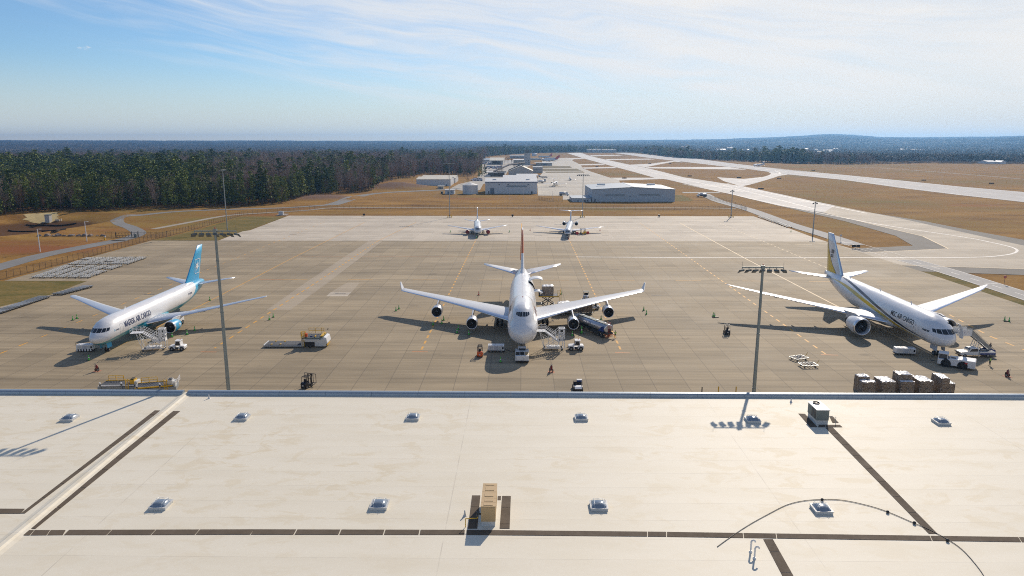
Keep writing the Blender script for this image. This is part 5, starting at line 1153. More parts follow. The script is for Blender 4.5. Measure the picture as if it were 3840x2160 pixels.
# ---- white maintenance stairs: deck by the aircraft at the left, flight, cage tower at the right
def stairs(loc, rz, label, H=3.7, L=4.6):
    t = thing('maintenance_stair', label, 'stairs', loc, rz, 'white maintenance stairs on wheels'); W2 = .85
    b = MB(); w = .07
    for y in (-W2, W2):
        for x in (0, L*.5, L): b.bar((x, y, .35), (x, y, H*(.62 if x == 0 else .8 if x < L else .72)), w)
        b.bar((0, y, .4), (L, y, .4), .1); b.bar((0, y, .4), (L*.95, y, H*.72), .08); b.bar((L*.95, y, .4), (0, y, H*.72), .06); b.bar((0, y, .4), (-.9, y, H-.1), .08); b.bar((0, y, H*.62), (-1.0, y, H), .06)
        b.bar((L*.5, y, .4), (L, y, H*.6), .05); b.bar((L*.25, y, .4), (L*.25, y, H*.8), .05)
    for x in (0, L*.5, L): b.bar((x, -W2, .4), (x, W2, .4), .09); b.bar((x, -W2, H*.6), (x, W2, H*.6), .06)
    b.build('frame', 'white_paint', t)
    b = MB(); b.box((L*.5, 0, .62), (L*.7, 1.3, .34)); b.build('ballast_tank', 'white_paint', t, bevel=.05)
    b = MB(); n = 11
    xs0, xs1, z1 = .3, L-.7, H*.42
    for i in range(n): b.box((xs0+(xs1-xs0)*i/(n-1), 0, H-(H-z1)*i/(n-1)), (.3, 1.5, .05))
    for y in (-W2+.08, W2-.08): b.bar((xs0, y, H-.06), (xs1, y, z1-.06), .06, .26)
    b.build('flight', 'white_paint', t)
    b = MB(); b.box((-.85, 0, H), (2.4, 1.9, .08)); b.build('platform', 'white_paint', t)
    b = MB()
    for y in (-.92, .92):
        for x in (-2.0, -1.2, -.4, .3): b.bar((x, y, H), (x, y, H+1.1), .045)
        for z in (.4, .75, 1.1): b.bar((-2.0, y, H+z), (.3, y, H+z), .04)
        for z in (.45, .8, 1.1): b.bar((.3, y, H+z), (xs1-.2, y, z1+z+.4), .045)
    for z in (.5, 1.1): b.bar((-2.02, -.92, H+z), (-2.02, .92, H+z), .04)
    b.build('handrail', 'white_paint', t)
    # cage tower: framed panels with openings
    b = MB(); x0, x1, zt, zb = L-.75, L+.45, H*1.14, H*.50
    for x in (x0, x1):
        for y in (-.78, .78): b.bar((x, y, .3), (x, y, zt), .08)
    for z in (zb, (zb+zt)/2, zt): 
        for y in (-.78, .78): b.bar((x0, y, z), (x1, y, z), .12)
        for x in (x0, x1): b.bar((x, -.78, z), (x, .78, z), .12)
    for y in (-.79, .79):
        b.box(((x0+x1)/2, y, zb+.25), (x1-x0, .03, .45)); b.box(((x0+x1)/2, y, (zb+zt)/2+.02), (x1-x0, .03, .24)); b.box((x0+.13, y, (zb+zt)/2), (.24, .03, zt-zb)); b.box((x1-.13, y, (zb+zt)/2), (.24, .03, zt-zb)); b.box(((x0+x1)/2, y, zt-.1), (x1-x0, .03, .2))
    for y in (-.5, 0, .5): b.bar((x0, y, zt), (x1, y, zt), .07)
    b.box((x1-.01, 0, zb+.3), (.03, 1.5, .6)); b.build('cage', 'white_paint', t)
    b = MB()
    for y in (-.8, .8):
        P = [(x0, y, zb+.1), (x0, y, zt), (x0-1.5, y, H*.82), (x0-1.5, y, zb+.35)]
        for a, c in zip(P, P[1:]+P[:1]): b.bar(a, c, .12, .05)
        b.bar((x0-.75, y, zb+.2), (x0-.75, y, H*.98), .1, .05)
    b.build('side_screen', 'white_paint', t)
    wheels(t, (.1, L-.1), (-.8, .8), .24, .16)
    b = MB(); b.bar((L, 0, .4), (L+1.4, 0, .38), .06); b.build('tow_bar', 'white_paint', t)
    return t
p = g(2038, 1312); stairs((p.x+.05, p.y+.6, 0), 0, 'white maintenance stairs with cage tower at the four engined jet', 4.1, 4.0)
p = g(530, 1318); stairs((p.x+.0, p.y+.9, 0), R(14), 'white maintenance stairs with cage tower at the cyan tailed jet', 4.0, 4.2)
# ---- pushback tugs
def pushback_a():
    p = g(1958, 1362); t = thing('pushback_tug', 'square white pushback tug seen end on under the four engined jet nose', 'tug', (p.x, p.y, 0), 0)
    b = MB(); b.box((0, 2.6, .95), (2.75, 5.2, 1.15)); b.build('body', 'white_paint', t, bevel=.06)
    b = MB(); b.box((0, 1.3, 1.42), (.95, 2.0, .3)); b.build('seat_well', 'dirty_white', t, bevel=.03)
    b = MB(); b.box((0, .75, 1.62), (.8, .5, .16)); b.box((0, 1.05, 1.85), (.8, .12, .5)); b.build('seat', 'dark_cloth', t, bevel=.04)
    b = MB(); b.box((-.92, 1.55, 1.545), (.8, 2.2, .04)); b.build('top_plate', 'black_paint', t); b = MB(); b.box((.92, 1.55, 1.545), (.8, 2.2, .04)); b.build('top_plate', 'tan_metal', t)
    b = MB(); b.box((0, 4.4, 2.05), (1.7, 1.3, .1))
    for x in (-.78, .78):
        for y in (3.85, 4.95): b.bar((x, y, 1.5), (x, y, 2.05), .08)
    b.build('cab_roof', 'white_paint', t, bevel=.02); b = MB(); b.box((0, 4.4, 1.76), (1.5, 1.05, .48)); b.build('cab_glass', 'black_glass', t)
    b = MB(); b.box((0, -.06, .42), (2.6, .12, .22)); b.build('bumper', 'black_paint', t)
    for x in (-1.1, 1.1): b = MB(); b.box((x, -.02, 1.08), (.2, .05, .12)); b.build('headlight', 'lamp_lens', t)
    for x, z in ((.35, .95), (.35, .68), (-.05, .6)): b = MB(); b.box((x, -.015, z), (.12, .04, .12)); b.build('socket', 'black_paint', t)
    wheels(t, (-1.18, 1.18), (1.0, 4.2), .52, .4, 'X'); b = MB(); b.bar((0, 5.2, .5), (0, 7.0, .6), .14); b.build('tow_bar', 'yellow_paint', t)
pushback_a()
def pushback_b():
    a = g(3540, 1362); c = g(3600, 1384); t = thing('pushback_tug', 'long low white pushback tug with black tyres at the swoosh striped jet', 'tug', (86.2, 136.6, 0), R(-34))
    b = MB(); b.prism([(-3.2, .45), (-3.2, 1.5), (-1.4, 1.55), (-1.2, 1.75), (.3, 1.75), (.5, 1.85), (3.1, 1.85), (3.2, 1.7), (3.2, .4)], -1.45, 1.45, 'XZ'); b.build('body', 'white_paint', t, bevel=.06)
    b = MB(); b.box((-2.35, 0, 2.5), (1.7, 2.3, .09))
    for x in (-3.1, -1.6):
        for y in (-1.05, 1.05): b.bar((x, y, 1.5), (x, y, 2.5), .09)
    b.build('cab_frame', 'white_paint', t); b = MB(); b.box((-2.35, 0, 2.02), (1.45, 2.05, .85)); b.build('cab_glass', 'window_glass', t)
    b = MB(); b.box((-.6, -.3, 1.77), (.9, .9, .05)); b.build('engine_grille', 'black_paint', t); b = MB(); b.box((1.6, -1.46, 1.3), (.5, .03, .3)); b.build('badge', 'red_paint', t)
    for y in (-1.1, 1.1): b = MB(); b.box((3.21, y, 1.5), (.04, .2, .2)); b.build('lamp', 'black_paint', t)
    for x in (-1.75, 1.05): b = MB(); b.cyl((x, -1.47, .72), (x, 1.47, .72), .88, n=20); b.build('wheel_arch', 'black_paint', t)
    wheels(t, (-1.75, 1.05), (-1.25, 1.25), .74, .5); b = MB(); b.bar((-3.2, 0, .5), (-4.6, .3, .5), .13); b.build('tow_bar', 'dark_steel', t)
pushback_b()
# ---- truck mounted boarding stairs
def stair_truck():
    t = thing('stair_truck', 'white pickup truck with covered boarding stairs reaching the swoosh striped jet', 'stair truck', (93.4, 143.6, 0), R(0))
    b = MB(); b.prism([(-2.7, .5), (-2.75, 1.0), (-2.6, 1.12), (-1.35, 1.25), (-.75, 1.9), (.75, 1.95), (.85, 1.2), (.85, .5)], -.95, .95, 'XZ'); b.build('cab', 'white_paint', t, bevel=.06)
    b = MB(); b.prism([(.85, .62), (.85, 1.2), (4.2, 1.2), (4.4, 1.0), (4.4, .62)], -.95, .95, 'XZ'); b.build('flat_bed', 'white_paint', t, bevel=.03); b = MB(); b.box((2.6, 0, 1.23), (3.2, 1.3, .04)); b.build('bed_floor', 'dark_steel', t)
    b = MB(); b.box((2.8, -.965, .8), (3.2, .03, .3)); b.build('bed_stripe', 'blue_paint', t)
    for sg in (-1, 1): b = MB(); b.prism([(-1.0, 1.28), (-.62, 1.82), (.62, 1.86), (.68, 1.28)], sg*.955-.012, sg*.955+.012, 'XZ'); b.build('side_window', 'black_glass', t)
    b = MB(); b.add([(-1.33, -.8, 1.28), (-.80, -.8, 1.88), (-.80, .8, 1.88), (-1.33, .8, 1.28)], [(0, 1, 2, 3)]); b.v = [(v[0]-.02, v[1], v[2]+.02) for v in b.v]; b.build('windscreen', 'window_glass', t)
    b = MB(); b.box((-2.76, 0, .82), (.05, 1.3, .3)); b.build('grille', 'black_paint', t)
    for y in (-.75, .75): b = MB(); b.box((-2.77, y, .88), (.05, .3, .2)); b.build('headlight', 'lamp_lens', t)
    wheels(t, (-1.85, 2.9), (-.82, .82), .4, .26)
    # stair: from the ground at the right up to the left, then a level landing at the cabin door
    X0, X1, X2, Zt = 5.6, .35, -2.6, 4.35; Y = 2.15; hw = .95
    b = MB(); n = 22
    for i in range(n): b.box((X0-(X0-X1)*i/(n-1), Y, .25+(Zt-.25)*i/(n-1)), (.32, 1.7, .05))
    b.box(((X1+X2)/2, Y, Zt), (X1-X2, 1.9, .1)); b.build('flight', 'galvanised', t)
    for sg in (-1, 1):
        b = MB(); y = Y+sg*hw
        b.prism([(X0, .1), (X0-.2, .95), (X1, Zt+1.0), (X1, Zt-.2)], y-.03, y+.03, 'XZ'); b.build('side_panel', 'galvanised', t)
        b = MB(); b.prism([(X1, Zt-.3), (X1, Zt+1.0), (X2, Zt+1.0), (X2, Zt-.3)], y-.03, y+.03, 'XZ'); b.build('landing_panel', 'white_paint', t)
        b = MB(); b.bar((X0, y, 1.0), (X1, y, Zt+1.15), .06); b.bar((X1, y, Zt+1.15), (X2, y, Zt+1.15), .06); b.build('handrail', 'grey_steel', t)
        b = MB(); b.prism([(X0+.1, .05), (X0+.1, .95), (X0-.85, 1.25), (X0-1.9, .85), (X0-1.9, .5)], y-.05, y+.05, 'XZ'); b.build('foot_panel', 'blue_paint', t)
    b = MB(); b.box((X2+.9, Y-hw-.04, Zt+.35), (1.3, .02, .12)); b.prism([(X2+.1, Zt+.42), (X2+.3, Zt+.25), (X2+.8, Zt+.18), (X2+.5, Zt+.28)], Y-hw-.05, Y-hw-.035, 'XZ'); b.build('emblem', 'blue_paint', t)
    b = MB()
    for y in (Y-.7, Y+.7): b.bar((1.2, y, .7), (1.9, y, 3.0), .1); b.bar((1.9, y, .7), (2.3, y, 2.7), .1); b.bar((1.4, y, 1.4), (2.1, y, 1.4), .06)
    b.bar((1.55, Y-.7, 1.9), (1.55, Y+.7, 1.9), .06)
    for y in (-.9, .9): b.bar((1.0, y, .05), (1.0, y, 1.2), .1)
    b.bar((1.9, 0, 1.2), (1.9, Y, 1.3), .12); b.bar((2.8, 0, 1.2), (2.8, Y, 1.3), .12); b.build('lift_frame', 'white_paint', t)
    b = MB(); b.box((1.0, Y, .5), (5.6, 1.3, .25)); b.build('sub_frame', 'dark_steel', t)
    b = MB(); [b.box((x, Y, .25), (.12, 1.2, .5)) for x in (-.5, 3.4)]; b.build('outrigger', 'dark_steel', t)
stair_truck()
# ---- main deck loaders
def railing(b, pts, z0, h=1.0, w=.05, rows=2, m=0):
    P = [Vector(p) for p in pts]
    for p in P: b.bar((p.x, p.y, z0), (p.x, p.y, z0+h), w, m=m)
    for a, c in zip(P, P[1:]):
        for i in range(1, rows+1): b.bar((a.x, a.y, z0+h*i/rows), (c.x, c.y, z0+h*i/rows), w, m=m)
def loader():
    t = thing('cargo_loader', 'yellow railed cargo loader with long low roller deck, alone on the apron', 'cargo loader', (-48.8, 149.6, 0), R(1))
    b = MB(); b.box((-2.6, 0, .33), (8.4, 3.4, .42)); b.build('low_platform', 'galvanised', t, bevel=.03)
    b = MB(); b.box((-2.6, 0, .56), (8.0, 3.0, .06), 0)
    for i in range(34): b.cyl((-6.5+i*.235, -1.45, .6), (-6.5+i*.235, 1.45, .6), .05, n=6, m=1)
    b.build('roller_deck', ['roller_deck', 'roller_deck'], t)
    for x, y in ((-5.2, -1.2), (-5.0, 1.2), (-3.3, -1.1), (-3.0, 1.15)): b = MB(); b.box((x, y, .68), (.3, .5, .1)); b.build('stop', 'yellow_paint', t)
    b = MB(); b.box((-6.75, 0, .6), (.14, 3.3, .16)); b.build('end_roller', 'white_paint', t)
    b = MB(); b.box((3.9, -1.55, 1.05), (5.2, .3, 1.5)); b.box((3.9, 1.55, 1.05), (5.2, .3, 1.5)); b.box((6.1, 0, 1.2), (1.1, 3.3, 1.7)); b.box((3.5, -1.72, 1.75), (3.6, .1, .3)); b.build('chassis', 'dirty_white', t, bevel=.04)
    b = MB(); b.box((3.1, -1.72, .82), (2.3, .06, 1.0)); b.build('wheel_bay', 'black_paint', t)
    b = MB(); b.box((3.7, 0, 2.1), (4.6, 3.2, .3)); b.build('bridge', 'hvac_grey', t)
    b = MB(); b.box((3.6, .1, 2.28), (4.2, 2.6, .06)); [b.cyl((1.6+i*.24, -1.1, 2.32), (1.6+i*.24, 1.3, 2.32), .05, n=6, m=1) for i in range(17)]; b.build('bridge_rollers', ['roller_deck', 'roller_deck'], t)
    b = MB(); b.box((5.7, .2, 2.45), (.5, 2.8, .22), rz=0); b.box((4.3, -.9, 2.4), (.18, .9, .25)); b.build('bridge_edge', 'yellow_paint', t)
    b = MB(); b.prism([(6.2, 1.9), (6.2, 2.35), (6.75, 2.2), (6.95, 1.2), (6.95, .9), (6.65, .9)], -1.6, 1.6, 'XZ'); b.build('nose_ramp', 'white_paint', t, bevel=.03); b = MB(); b.box((6.85, -.2, .55), (.12, 2.6, .3)); b.build('bumper', 'yellow_paint', t)
    b = MB(); railing(b, [(1.4, -1.7, 0), (1.4, -1.0, 0), (2.2, -1.0, 0), (2.2, -1.7, 0), (1.4, -1.7, 0)], 2.3, 1.2, .09, 3); railing(b, [(2.2, 1.75, 0), (3.6, 1.75, 0), (5.0, 1.75, 0), (5.5, 1.75, 0)], 2.3, 1.2, .09, 2); b.build('guard_rail', 'yellow_paint', t)
    b = MB(); [b.bar((1.55+dx, -1.85, .3), (1.55+dx, -1.85, 3.2), .06) for dx in (0, .5)]; [b.bar((1.55, -1.85, .5+.3*i), (2.05, -1.85, .5+.3*i), .05) for i in range(9)]; b.build('ladder', 'yellow_paint', t)
    b = MB(); b.box((2.4, -1.3, 2.75), (.5, .5, .8)); b.build('control_stand', 'orange_paint', t, bevel=.04)
    b = MB(); b.box((3.6, -1.72, 2.5), (.5, .05, .3)); b.build('panel', 'blue_paint', t); b = MB(); b.cyl((6.2, 1.7, 3.2), (6.5, 1.7, 3.35), .1, n=8); b.build('work_lamp', 'black_paint', t)
    wheels(t, (3.2,), (-1.45, 1.45), .5, .36); wheels(t, (5.6,), (-1.4, 1.4), .42, .3)
loader()
def scissor_loader():
    p = g(2031, 1108, 5.0); t = thing('cargo_loader', 'raised scissor lift cargo loader at the open rear door of the four engined jet', 'cargo loader', (p.x+1.6, p.y+.6, 0), 0)
    b = MB(); b.box((.2, 0, 4.9), (5.2, 3.2, .22)); b.build('platform', 'yellow_paint', t); b = MB(); b.box((.2, 0, 5.03), (5.0, 3.0, .06)); b.build('roller_deck', 'roller_deck', t)
    for y in (-1.2, 1.2):
        b = MB()
        for z0 in (.7, 2.75): b.bar((-1.6, y, z0), (1.6, y, z0+2.05), .16, .2); b.bar((1.6, y, z0), (-1.6, y, z0+2.05), .16, .2)
        b.build('scissor_arm', 'dark_steel', t)
    b = MB(); [b.cyl((x, -1.3, z), (x, 1.3, z), .1, n=10) for x, z in ((-1.6, 2.75), (1.6, 2.75), (0, 1.7), (0, 3.8))]; b.cyl((-.6, 0, .9), (.2, 0, 3.6), .12, n=10); b.build('cross_shaft', 'grey_steel', t)
    b = MB(); b.box((0, 0, .5), (6.5, 2.9, .4)); b.build('chassis', 'dark_steel', t, bevel=.03); wheels(t, (-2.4, 2.4), (-1.3, 1.3), .42, .3)
    b = MB(); railing(b, [(2.4, -1.5, 0), (3.3, -1.5, 0), (3.3, 0, 0), (3.3, 1.5, 0)], 5.0, 1.5, .05, 4); b.build('guard_rail', 'yellow_paint', t)
    b = MB(); [b.bar((2.9+dx, -1.65, .4), (2.9+dx, -1.65, 5.3), .06) for dx in (0, .45)]; [b.bar((2.9, -1.65, .6+.32*i), (3.35, -1.65, .6+.32*i), .04) for i in range(14)]; b.build('ladder', 'yellow_paint', t)
    for x in (3.75, 4.15): b = MB(); b.cyl((x, -1.5, .1), (x, -1.5, 2.4), .16, n=12); b.cyl((x, -1.5, 2.4), (x, -1.5, 2.9), .17, .1, 12, 1); b.build('guide_post', ['galvanised', 'white_paint'], t)
    b = MB(); b.box((-2.2, -1.2, 5.5), (.4, .5, .9)); b.build('control_stand', 'black_paint', t)
    return t
SL = scissor_loader()
def roof_loader(px, py, rz, label, kind):
    p = g(px, py, 2.4); t = thing('cargo_loader', label, 'cargo loader', (p.x, p.y, 0), rz)
    b = MB(); b.box((3.2, .6, .9), (7.6, 3.0, 1.0)); b.build('chassis', 'galvanised', t, bevel=.04)
    b = MB(); b.box((3.0, .6, 1.62), (6.6, 2.7, .24), 0)
    for i in range(22): b.cyl((-.1+i*.29, -.6, 1.77), (-.1+i*.29, 1.8, 1.77), .055, n=6, m=1)
    b.build('roller_deck', ['roller_deck', 'roller_deck'], t)
    b = MB(); b.box((3.0, 2.05, 1.7), (6.8, .2, .34)); b.box((3.0, -.85, 1.7), (6.8, .14, .3), 1); b.build('deck_edge', ['yellow_paint', 'yellow_paint' if kind else 'white_paint'], t)
    b = MB(); railing(b, [(.2, 2.1, 0), (1.6, 2.1, 0), (3.1, 2.1, 0)], 1.8, 1.25, .1, 2); b.build('guard_rail', 'yellow_paint', t)
    for x in (0, 4.1): b = MB(); b.cyl((x, -.95, .2), (x, -.95, 2.2), .15, n=12); b.cyl((x, -.95, 2.2), (x, -.95, 2.62), .17, .13, 12, 1); b.cyl((x, -.95, 1.9), (x, -.95, 2.2), .17, n=12, m=2); b.build('corner_post', ['galvanised', 'white_paint', 'black_paint'], t)
    b = MB(); [b.bar((4.9+dx, -.9, .4), (4.9+dx, -.9, 3.4), .11) for dx in (0, .5)]; [b.bar((4.9, -.9, .6+.3*i), (5.4, -.9, .6+.3*i), .08) for i in range(9)]; b.build('ladder', 'yellow_paint', t)
    b = MB(); b.box((5.9, .2, 2.3), (.9, 1.3, 1.2)); b.box((5.9, .2, 3.0), (.7, .9, .3), 1); b.build('control_cab', ['yellow_paint' if not kind else 'dirty_white', 'black_paint'], t, bevel=.04)
    b = MB(); b.box((6.6, .3, 1.9), (.5, 1.6, 1.3)); b.build('hood', 'dirty_white', t, bevel=.06)
    if kind: b = MB(); railing(b, [(6.4, -.9, 0), (7.4, -.9, 0), (7.4, 1.6, 0)], 2.0, 1.3, .06, 3); b.build('cab_rail', 'white_paint', t)
    wheels(t, (.8, 5.2), (-.7, 1.9), .48, .34); t.scale = (.9, .95, .72)
roof_loader(382, 1418, R(4), 'cargo loader with yellow control stand partly hidden by the roof edge at left', 0); roof_loader(515, 1427, R(16), 'tilted cargo loader with yellow deck edge and white railing behind the roof edge', 1)
# ---- fork lifts
def forklift(px, py, rz, label, col, guard=False, fork=True):
    t = thing('forklift', label, 'forklift', at(px, py), rz, 'fork lifts')
    b = MB(); b.prism([(-1.1, .25), (-1.2, .9), (-1.0, 1.15), (-.3, 1.15), (-.2, .7), (.75, .6), (.8, .25)], -.55, .55, 'YZ'); b.build('body', col, t, bevel=.06)
    b = MB()
    for x in (-.48, .48): b.bar((x, -.85, 1.1), (x, -.75, 2.15), .07); b.bar((x, .65, .6), (x, .45, 2.15), .07)
    for y in (-.75, -.45, -.15, .15, .45): b.bar((-.5, y, 2.15), (.5, y, 2.15), .06)
    for x in (-.5, .5): b.bar((x, -.78, 2.15), (x, .48, 2.15), .07)
    b.build('roof_guard', 'black_paint', t); b = MB(); b.box((0, -.25, 1.2), (.5, .5, .14)); b.box((0, -.5, 1.45), (.5, .12, .5)); b.build('seat', 'dark_cloth', t, bevel=.04)
    b = MB(); [b.bar((x, .95, .1), (x, .95, 2.2), .1) for x in (-.35, .35)]; b.bar((-.35, .95, 2.2), (.35, .95, 2.2), .08); b.bar((-.35, .95, 1.3), (.35, .95, 1.3), .06); b.build('mast', 'black_paint', t)
    for x in (-.28, .28): b = MB(); b.bar((x, 1.02, .12), (x, 2.0, .1), .1, .05); b.build('fork', 'dark_steel', t)
    b = MB(); b.box((0, -1.22, .65), (.3, .04, .2)); b.build('rear_plate', 'lamp_lens', t)
    if guard:
        b = MB(); h0, h1 = .6, 2.3
        for i in range(5): b.bar((-1.2+i*.6, 1.08, h0), (-1.2+i*.6, 1.08, h1), .07)
        b.bar((-1.2, 1.08, h1), (1.2, 1.08, h1), .08); b.bar((-1.2, 1.08, h0), (1.2, 1.08, h0), .1); b.box((.3, 1.08, h1-.25), (.35, .05, .35), ry=R(45)); b.build('load_backrest', 'black_paint', t)
    wheels(t, (-.5, .5), (-.8,), .28, .2, 'X'); wheels(t, (-.52, .52), (.65,), .34, .24, 'X')
    if fork == 'big': t.scale = (1.35,)*3
    return t
forklift(1800, 1335, R(0), 'orange forklift seen from behind, left of the ground power unit', 'orange_paint'); forklift(2725, 1252, R(-4), 'black forklift at the shadow tip of the swoosh striped jet wing', 'black_paint')
forklift(1152, 1452, R(-20), 'black forklift with tall barred load backrest behind the roof edge', 'black_paint', True); forklift(2186, 879, R(90), 'yellow forklift beside the T tail jet with red cargo on its forks', 'yellow_paint', fork='big')
for i, (px, py) in enumerate(((2164, 879), (2204, 877))): b = MB(); b.box((0, 0, .6), (1.3, 1.2, 1.0)); b.box((0, 0, .06), (1.3, 1.2, .12), 1); b.box((0, 0, 1.15), (1.0, .9, .12)); tag(b.build('crate', ['red_paint', 'wood'], loc=at(px, py)), ['red crate on the apron left of the yellow forklift', 'red crate at the right of the yellow forklift'][i], 'crate', 'red crates by the yellow forklift')
# ---- wheeled fire extinguishers / hand carts
M('faded_red_mark', (.50, .22, .13), .8, var=.4, scale=2)
M('dark_red', (.22, .02, .02), .4)
def hand_cart(px, py, rz, label):
    t = thing('fire_extinguisher', label, 'extinguisher', at(px, py), rz, 'wheeled fire extinguishers on orange squares')
    b = MB(); b.cyl((0, 0, .35), (0, 0, 1.15), .22, n=14); b.lathe([(.22, 1.15), (.12, 1.3), (.05, 1.36)], (0, 0, 0), 'Z', 14); b.build('cylinder', 'dark_red', t)
    b = MB(); b.tube([(-.2, -.2, .3), (-.2, -.25, 1.6), (.2, -.25, 1.6), (.2, -.2, .3)], .025, 6); b.build('handle', 'grey_steel', t); b = MB(); b.cyl((0, -.1, 1.3), (0, -.1, 1.46), .07, n=8); b.build('valve', 'black_paint', t)
    b = MB(); [b.cyl((-.05*i, .27, .55+.05*i), (-.05*i, .32, .55+.05*i), .2, n=14) for i in range(3)]; b.build('hose_coil', 'black_paint', t); wheels(t, (-.32, .32), (0,), .3, .1, 'X')
    b = MB(); b.box((0, 0, 0), (1.3, 1.3, .006)); o = b.build('apron_marking', 'faded_red_mark', loc=tuple(Vector(at(px, py))+Vector((0, 0, .014)))); o['kind'] = 'structure'
    return t
hand_cart(2067, 1395, .3, 'wheeled fire extinguisher in front of the four engined jet'); hand_cart(364, 1392, -.5, 'wheeled fire extinguisher in front of the cyan tailed jet'); hand_cart(3777, 1412, .4, 'wheeled fire extinguisher in front of the swoosh striped jet')
# ---- small electric cart with blue crates
def cart():
    p = g(2166, 1452, .5); t = thing('utility_cart', 'small dark utility cart with white hood behind the roof edge', 'cart', (p.x, p.y, 0), 0)
    b = MB(); b.prism([(-1.6, .35), (-1.6, .75), (-1.2, .95), (-.4, 1.0), (-.3, .6), (1.5, .6), (1.5, .35)], -.85, .85, 'YZ'); b.build('body', 'black_paint', t, bevel=.05)
    b = MB(); b.prism([(-1.62, .76), (-1.2, .98), (-.42, 1.03), (-.42, .98), (-1.2, .92), (-1.6, .7)], -.6, .6, 'YZ'); b.build('hood', 'white_paint', t)
    b = MB(); b.box((0, .1, .85), (1.5, .5, .2)); b.box((0, .4, 1.15), (1.5, .14, .55)); b.build('seat', 'dark_cloth', t, bevel=.04)
    b = MB(); [b.bar((x, -.4, .9), (x, -.2, 1.8), .05) for x in (-.8, .8)]; b.bar((-.8, -.2, 1.8), (.8, -.2, 1.8), .05); b.build('roll_bar', 'dark_steel', t); b = MB(); b.cyl((-.35, -.25, 1.2), (-.35, -.2, 1.23), .2, n=14); b.build('steering_wheel', 'black_paint', t)
    wheels(t, (-.78, .78), (-1.0, 1.0), .34, .24, 'X')
    for i in range(3): b = MB(); b.box((.35, .95, .8+.33*i), (.9, .6, .3)); b.box((.35, .95, .97+.33*i), (.95, .65, .03), 1); tag(b.build('crate', ['blue_crate', 'dirty_white'], loc=(p.x, p.y, .0), bevel=.02), ['lowest blue crate stacked on the back of the dark utility cart', 'middle blue crate stacked on the back of the dark utility cart', 'topmost blue crate stacked on the back of the dark utility cart'][i], 'crate', 'blue crates on the utility cart')
M('blue_crate', (.03, .12, .42), .5); cart()
# ---- pallet dollies
M('dolly_grey', (.42, .44, .46), .55, .2, var=.3, scale=2)
def dolly(scrap=0.):
    t = thing('cargo_dolly', 'x', 'dolly'); b = MB()
    for y in (-1.1, 1.1): b.bar((-1.55, y, .48), (1.55, y, .48), .14, .12)
    for x in (-1.55, 1.55, 0): b.bar((x, -1.1, .48), (x, 1.1, .48), .14, .12)
    b.build('frame', 'galvanised', t); b = MB()
    for i in range(5): b.cyl((-1.3+i*.65, -1.0, .55), (-1.3+i*.65, 1.0, .55), .07, n=6)
    b.build('rollers', 'dolly_grey', t); wheels(t, (-1.1, 1.1), (-.8, .8), .2, .12, 'Y', 8)
    b = MB(); b.bar((1.6, 0, .4), (2.2, 0, 1.25 if scrap else .3), .07); b.build('tow_bar', 'yellow_paint', t); return t
DL = dolly(1.)
rng = random.Random(3); first = True; cnt = 0
A, B, Cc, Dd = g(114, 1044), g(335, 1045), g(560, 967), g(322, 970)
for r in range(16):
    v = (r+.5)/16
    if r == 9: continue
    l = A.lerp(Dd, v); rr = B.lerp(Cc, v); L = (rr-l).length
    if r > 9: l = l.lerp(rr, .0)
    n = 5 if r < 9 else 6
    for i in range(n):
        q = l.lerp(rr, (i+.5)/n+(0 if r < 9 else .0))
        if rng.random() < .04: continue
        loc = (q.x+rng.uniform(-.2, .2), q.y+rng.uniform(-.15, .15), 0); rz = rng.uniform(-.06, .06)
        if first: DL.location = loc; DL.rotation_euler.z = rz; o = DL; first = False
        else: o = dup(DL, loc, rz)
        o['label'] = 'grey roller dolly in the crowded block parked by the left fence'; o['group'] = 'roller dollies parked by the left fence'
def rack_dolly():
    t = thing('container_dolly', 'x', 'dolly'); b = MB(); b.bar((-1.7, -.38, .5), (1.7, -.38, .5), .08, .14); b.bar((-1.7, .38, .5), (1.7, .38, .5), .08, .14); [b.bar((x, -.5, .5), (x, .5, .5), .1) for x in (-1.65, 0, 1.65)]; b.build('frame', 'galvanised', t)
    b = MB(); b.box((0, .1, .63), (3.3, .55, .05)); b.build('deck', 'dolly_grey', t); wheels(t, (-1.2, 1.2), (-.35, .35), .2, .12, 'Y', 8); b = MB(); b.bar((1.7, 0, .45), (1.9, 0, .9), .07); b.build('handle', 'dark_steel', t); return t
RD = rack_dolly(); rd = [False]
def rack_row(p0, p1, n, label, group, dx=0., z=.6, rz=0.):
    a, c = g(*p0, z), g(*p1, z)
    for i in range(n):
        q = a.lerp(c, (i+.5)/n); loc = (q.x+dx, q.y, 0)
        if not rd[0]: RD.location = loc; RD.rotation_euler.z = rz; o = RD; rd[0] = True
        else: o = dup(RD, loc, rz)
        o['label'] = label; o['group'] = group
rack_row((192, 1101), (313, 1070), 9, 'narrow grey dolly in the short row beside the grass corner', 'narrow dollies in the short row', 1.6); rack_row((0, 1172), (191, 1109), 15, 'narrow grey dolly in the long row at the left picture edge', 'narrow dollies in the long row', -1.7)
rack_row((2836, 811), (2950, 851), 13, 'narrow dark dolly in the row along the far right apron edge', 'narrow dollies along the far apron edge', 2., .6, R(0))
o = dup(DL, at(2995, 1348), R(22), 'roller dolly with raised yellow tow bar right of the right mast', 'roller dollies in the open apron'); o = dup(DL, at(3030, 1374), R(5), 'light grey roller dolly in front of the one with yellow tow bar', 'roller dollies in the open apron')
